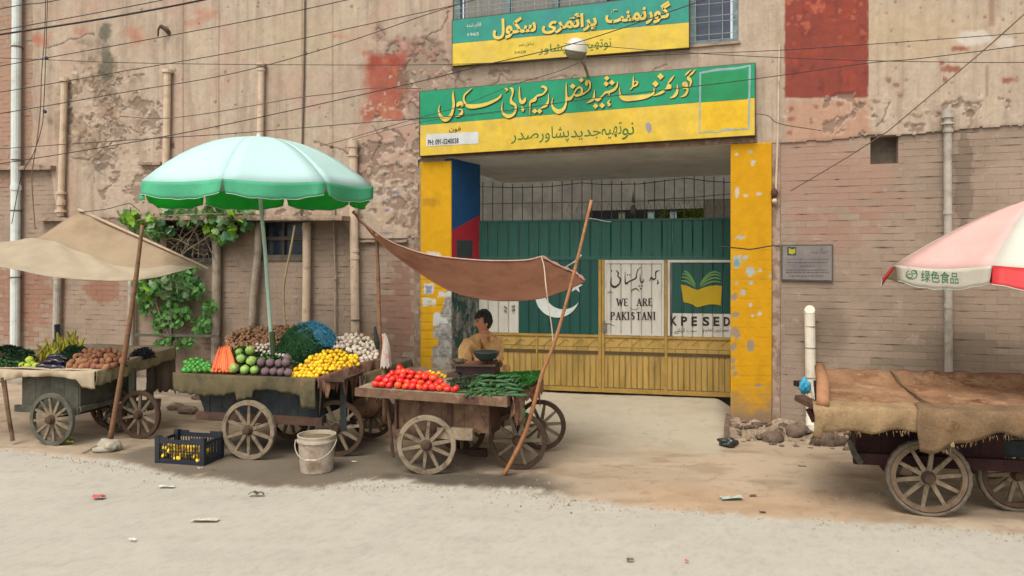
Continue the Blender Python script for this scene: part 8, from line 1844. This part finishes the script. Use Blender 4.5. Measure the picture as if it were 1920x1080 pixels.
vs, fs = skin_mesh([pel, wst, chs, nkb, shL, elL, wrL-(wrL-elL)*.10, shR, elR, wrR-(wrR-elR)*.15], [(0, 1), (1, 2), (2, 3), (3, 4), (4, 5), (5, 6), (3, 7), (7, 8), (8, 9)], [(.165, .15), (.150, .135), (.158, .138), (.09, .09), (.088, .088), (.060, .060), (.046, .046), (.090, .090), (.064, .064), (.052, .052)], 3)
o_ = Vector(chs)
vs = [tuple(Vector(v)+Vector((1, .3, 0))*.010*math.sin(v[2]*48+v[0]*25)+Vector((0, 0, 1))*.004*math.sin(v[0]*70+v[1]*40)) for v in vs]
sh.add(vs, fs); sh.build('shirt', m_shirt, per, smooth=True)
cl_ = MB()                                                            # collar flaps
nn = (A(905, 640, -.14)-nkb)
for s_, pts in ((1, [A(899, 633, -.13), A(903, 626, -.06), A(912, 634, -.14), A(907, 646, -.18)]), (2, [A(915, 626, -.04), A(926, 627, .0), A(928, 636, -.08), A(920, 641, -.12)]), ):
    cl_.hexa(pts, Vector((.005, .02, .0)))
rc = []
for i in range(17):
    a = 2*math.pi*i/16; rc.append(A(909, 627, -.01)+Vector((math.cos(a)*.072, math.sin(a)*.070-.01, .012*math.sin(a)-.004)))
cl_.tube(rc, .022, 6)
cl_.build('collar', m_shirt, per)
mb = MB(); mb.add([A(903, 630, -.165), A(914, 629, -.155), A(910, 643, -.19)], [(0, 1, 2)]); mb.add([A(903.5, 630, -.160), A(914, 629, -.150), A(910, 643, -.185)], [(2, 1, 0)]); mb.build('neck_opening', m_skin, per)
tr = MB()
vs, fs = skin_mesh([pel, hpL, knL, anL+(knL-anL)*.06, hpR, knR, anR+(knR-anR)*.06], [(0, 1), (1, 2), (2, 3), (0, 4), (4, 5), (5, 6)], [.155, .125, .098, .088, .125, .098, .085], 3)
vs = [tuple(Vector(v)+Vector((1, .3, 0))*.010*math.sin(v[0]*75+v[2]*12)+Vector((0, 1, 0))*.006*math.sin(v[0]*60+v[2]*30)) for v in vs]
tr.add(vs, fs); tr.build('trousers', m_trou, per, smooth=True)
hr = MB(); bm = bmesh.new(); bmesh.ops.create_icosphere(bm, subdivisions=4, radius=1); rdh = random.Random(3); keepv = {}
for v in bm.verts:
    f, s, u = v.co.x, v.co.y, v.co.z; k = 1.05+.03*math.sin(f*14+s*9)+.02*math.sin(u*17+s*13)
    top = .035 if u > .3 else 0
    lim = .34 if f > .35 else (-.10 if f > -.05 else -.62); keepv[v.index] = u > lim+.10*math.sin(s*9+f*5)-.1*(f < -.2)
    F_ = f*.104*k-.008; S_ = s*.079*k; U_ = u*.118*k+.012+top*max(0, u)
    if u < 0: S_ *= 1-.15*(-u); F_ *= 1-.22*(-u)
    if f > .3 and u > .3: F_ += .014
    v.co = H(F_, S_, U_)
hr.add([v.co.copy() for v in bm.verts], [tuple(x.index for x in f.verts) for f in bm.faces if all(keepv[x.index] for x in f.verts)]); bm.free()
ho = hr.build('hair', m_hair, per, smooth=True); md = ho.modifiers.new('thickness', 'SOLIDIFY'); md.thickness = .012; md.offset = -1
mb = MB()
for k in range(260):                                                 # loose locks
    a = rdh.uniform(0, 6.28); zz = rdh.uniform(.25, 1); rr = math.sqrt(1-zz*zz); p0 = H(math.cos(a)*rr*.112, math.sin(a)*rr*.085, zz*.135+.02); dirn = (fw*rdh.uniform(-.3, .8)+sd_*rdh.uniform(-.5, .5)+up*rdh.uniform(-.2, .5))*.020
    mb.tube([p0-dirn*.6, p0+up*.006, p0+dirn], [.004, .004, .001], 3)
mb.build('hair_locks', m_hair, per)
mb = MB()
for sgn in (1, -1):
    mb.ico(H(.084, sgn*.030, .012), .008, 2)
    mb.tube([H(.093, sgn*.012, .030), H(.096, sgn*.028, .036), H(.086, sgn*.046, .030)], [.004, .006, .004], 5)
mb.build('eyes_and_brows', m_eye, per)
mb = MB(); mb.tube([H(.098, -.024, -.054), H(.112, 0, -.044), H(.098, .024, -.054)], [.003, .006, .003], 6); mb.build('moustache', m_hair, per)
for an, to in ((anL, toL), (anR, toR)):
    mb = MB(); vs, fs = skin_mesh([an+Vector((.02, .03, -.02)), an+(to-an)*.5+Vector((0, 0, -.012)), to], [(0, 1), (1, 2)], [(.036, .03), (.042, .024), (.034, .016)], 1); mb.add(vs, fs); mb.build('sandal', m_hub, per)
# what he sits on
mb = MB(); b0 = A(922, 706, .06); mb.box((b0.x, b0.y, .30), (.62, .55, .60), Matrix.Rotation(-.3, 3, 'Z'), jit=.01)
sz = pel.z-.10
st_ = thing('box_seat', 'plank box behind the tomato cart on which the vendor sits', 'seat', (b0.x, b0.y, gh(b0.x, b0.y)))
for k in range(5):
    mb = MB(); mb.box((b0.x-.28+.14*k, b0.y-.12-(-.28+.14*k)*-.3*0, sz-.015), (.136, .85, .03), None); mb.build('plank', m_wdr, st_)
for sx in (-.30, .30):
    for sy in (-.50, .25): mb = MB(); mb.beam((b0.x+sx, b0.y+sy, gh(b0.x, b0.y)-.02), (b0.x+sx, b0.y+sy, sz-.03), .06, .06); mb.build('leg', m_wdr, st_)
mb = MB(); q_ = (anL+toL)/2; mb.box((q_.x, q_.y, q_.z-.06), (.30, .36, .05)); mb.box((q_.x, q_.y, (q_.z-.09)/2), (.22, .28, q_.z-.09)); tag(mb.build('foot_block', m_wdr, loc=(q_.x, q_.y, 0)), 'stacked wooden block under the raised foot of the vendor', 'wood block')
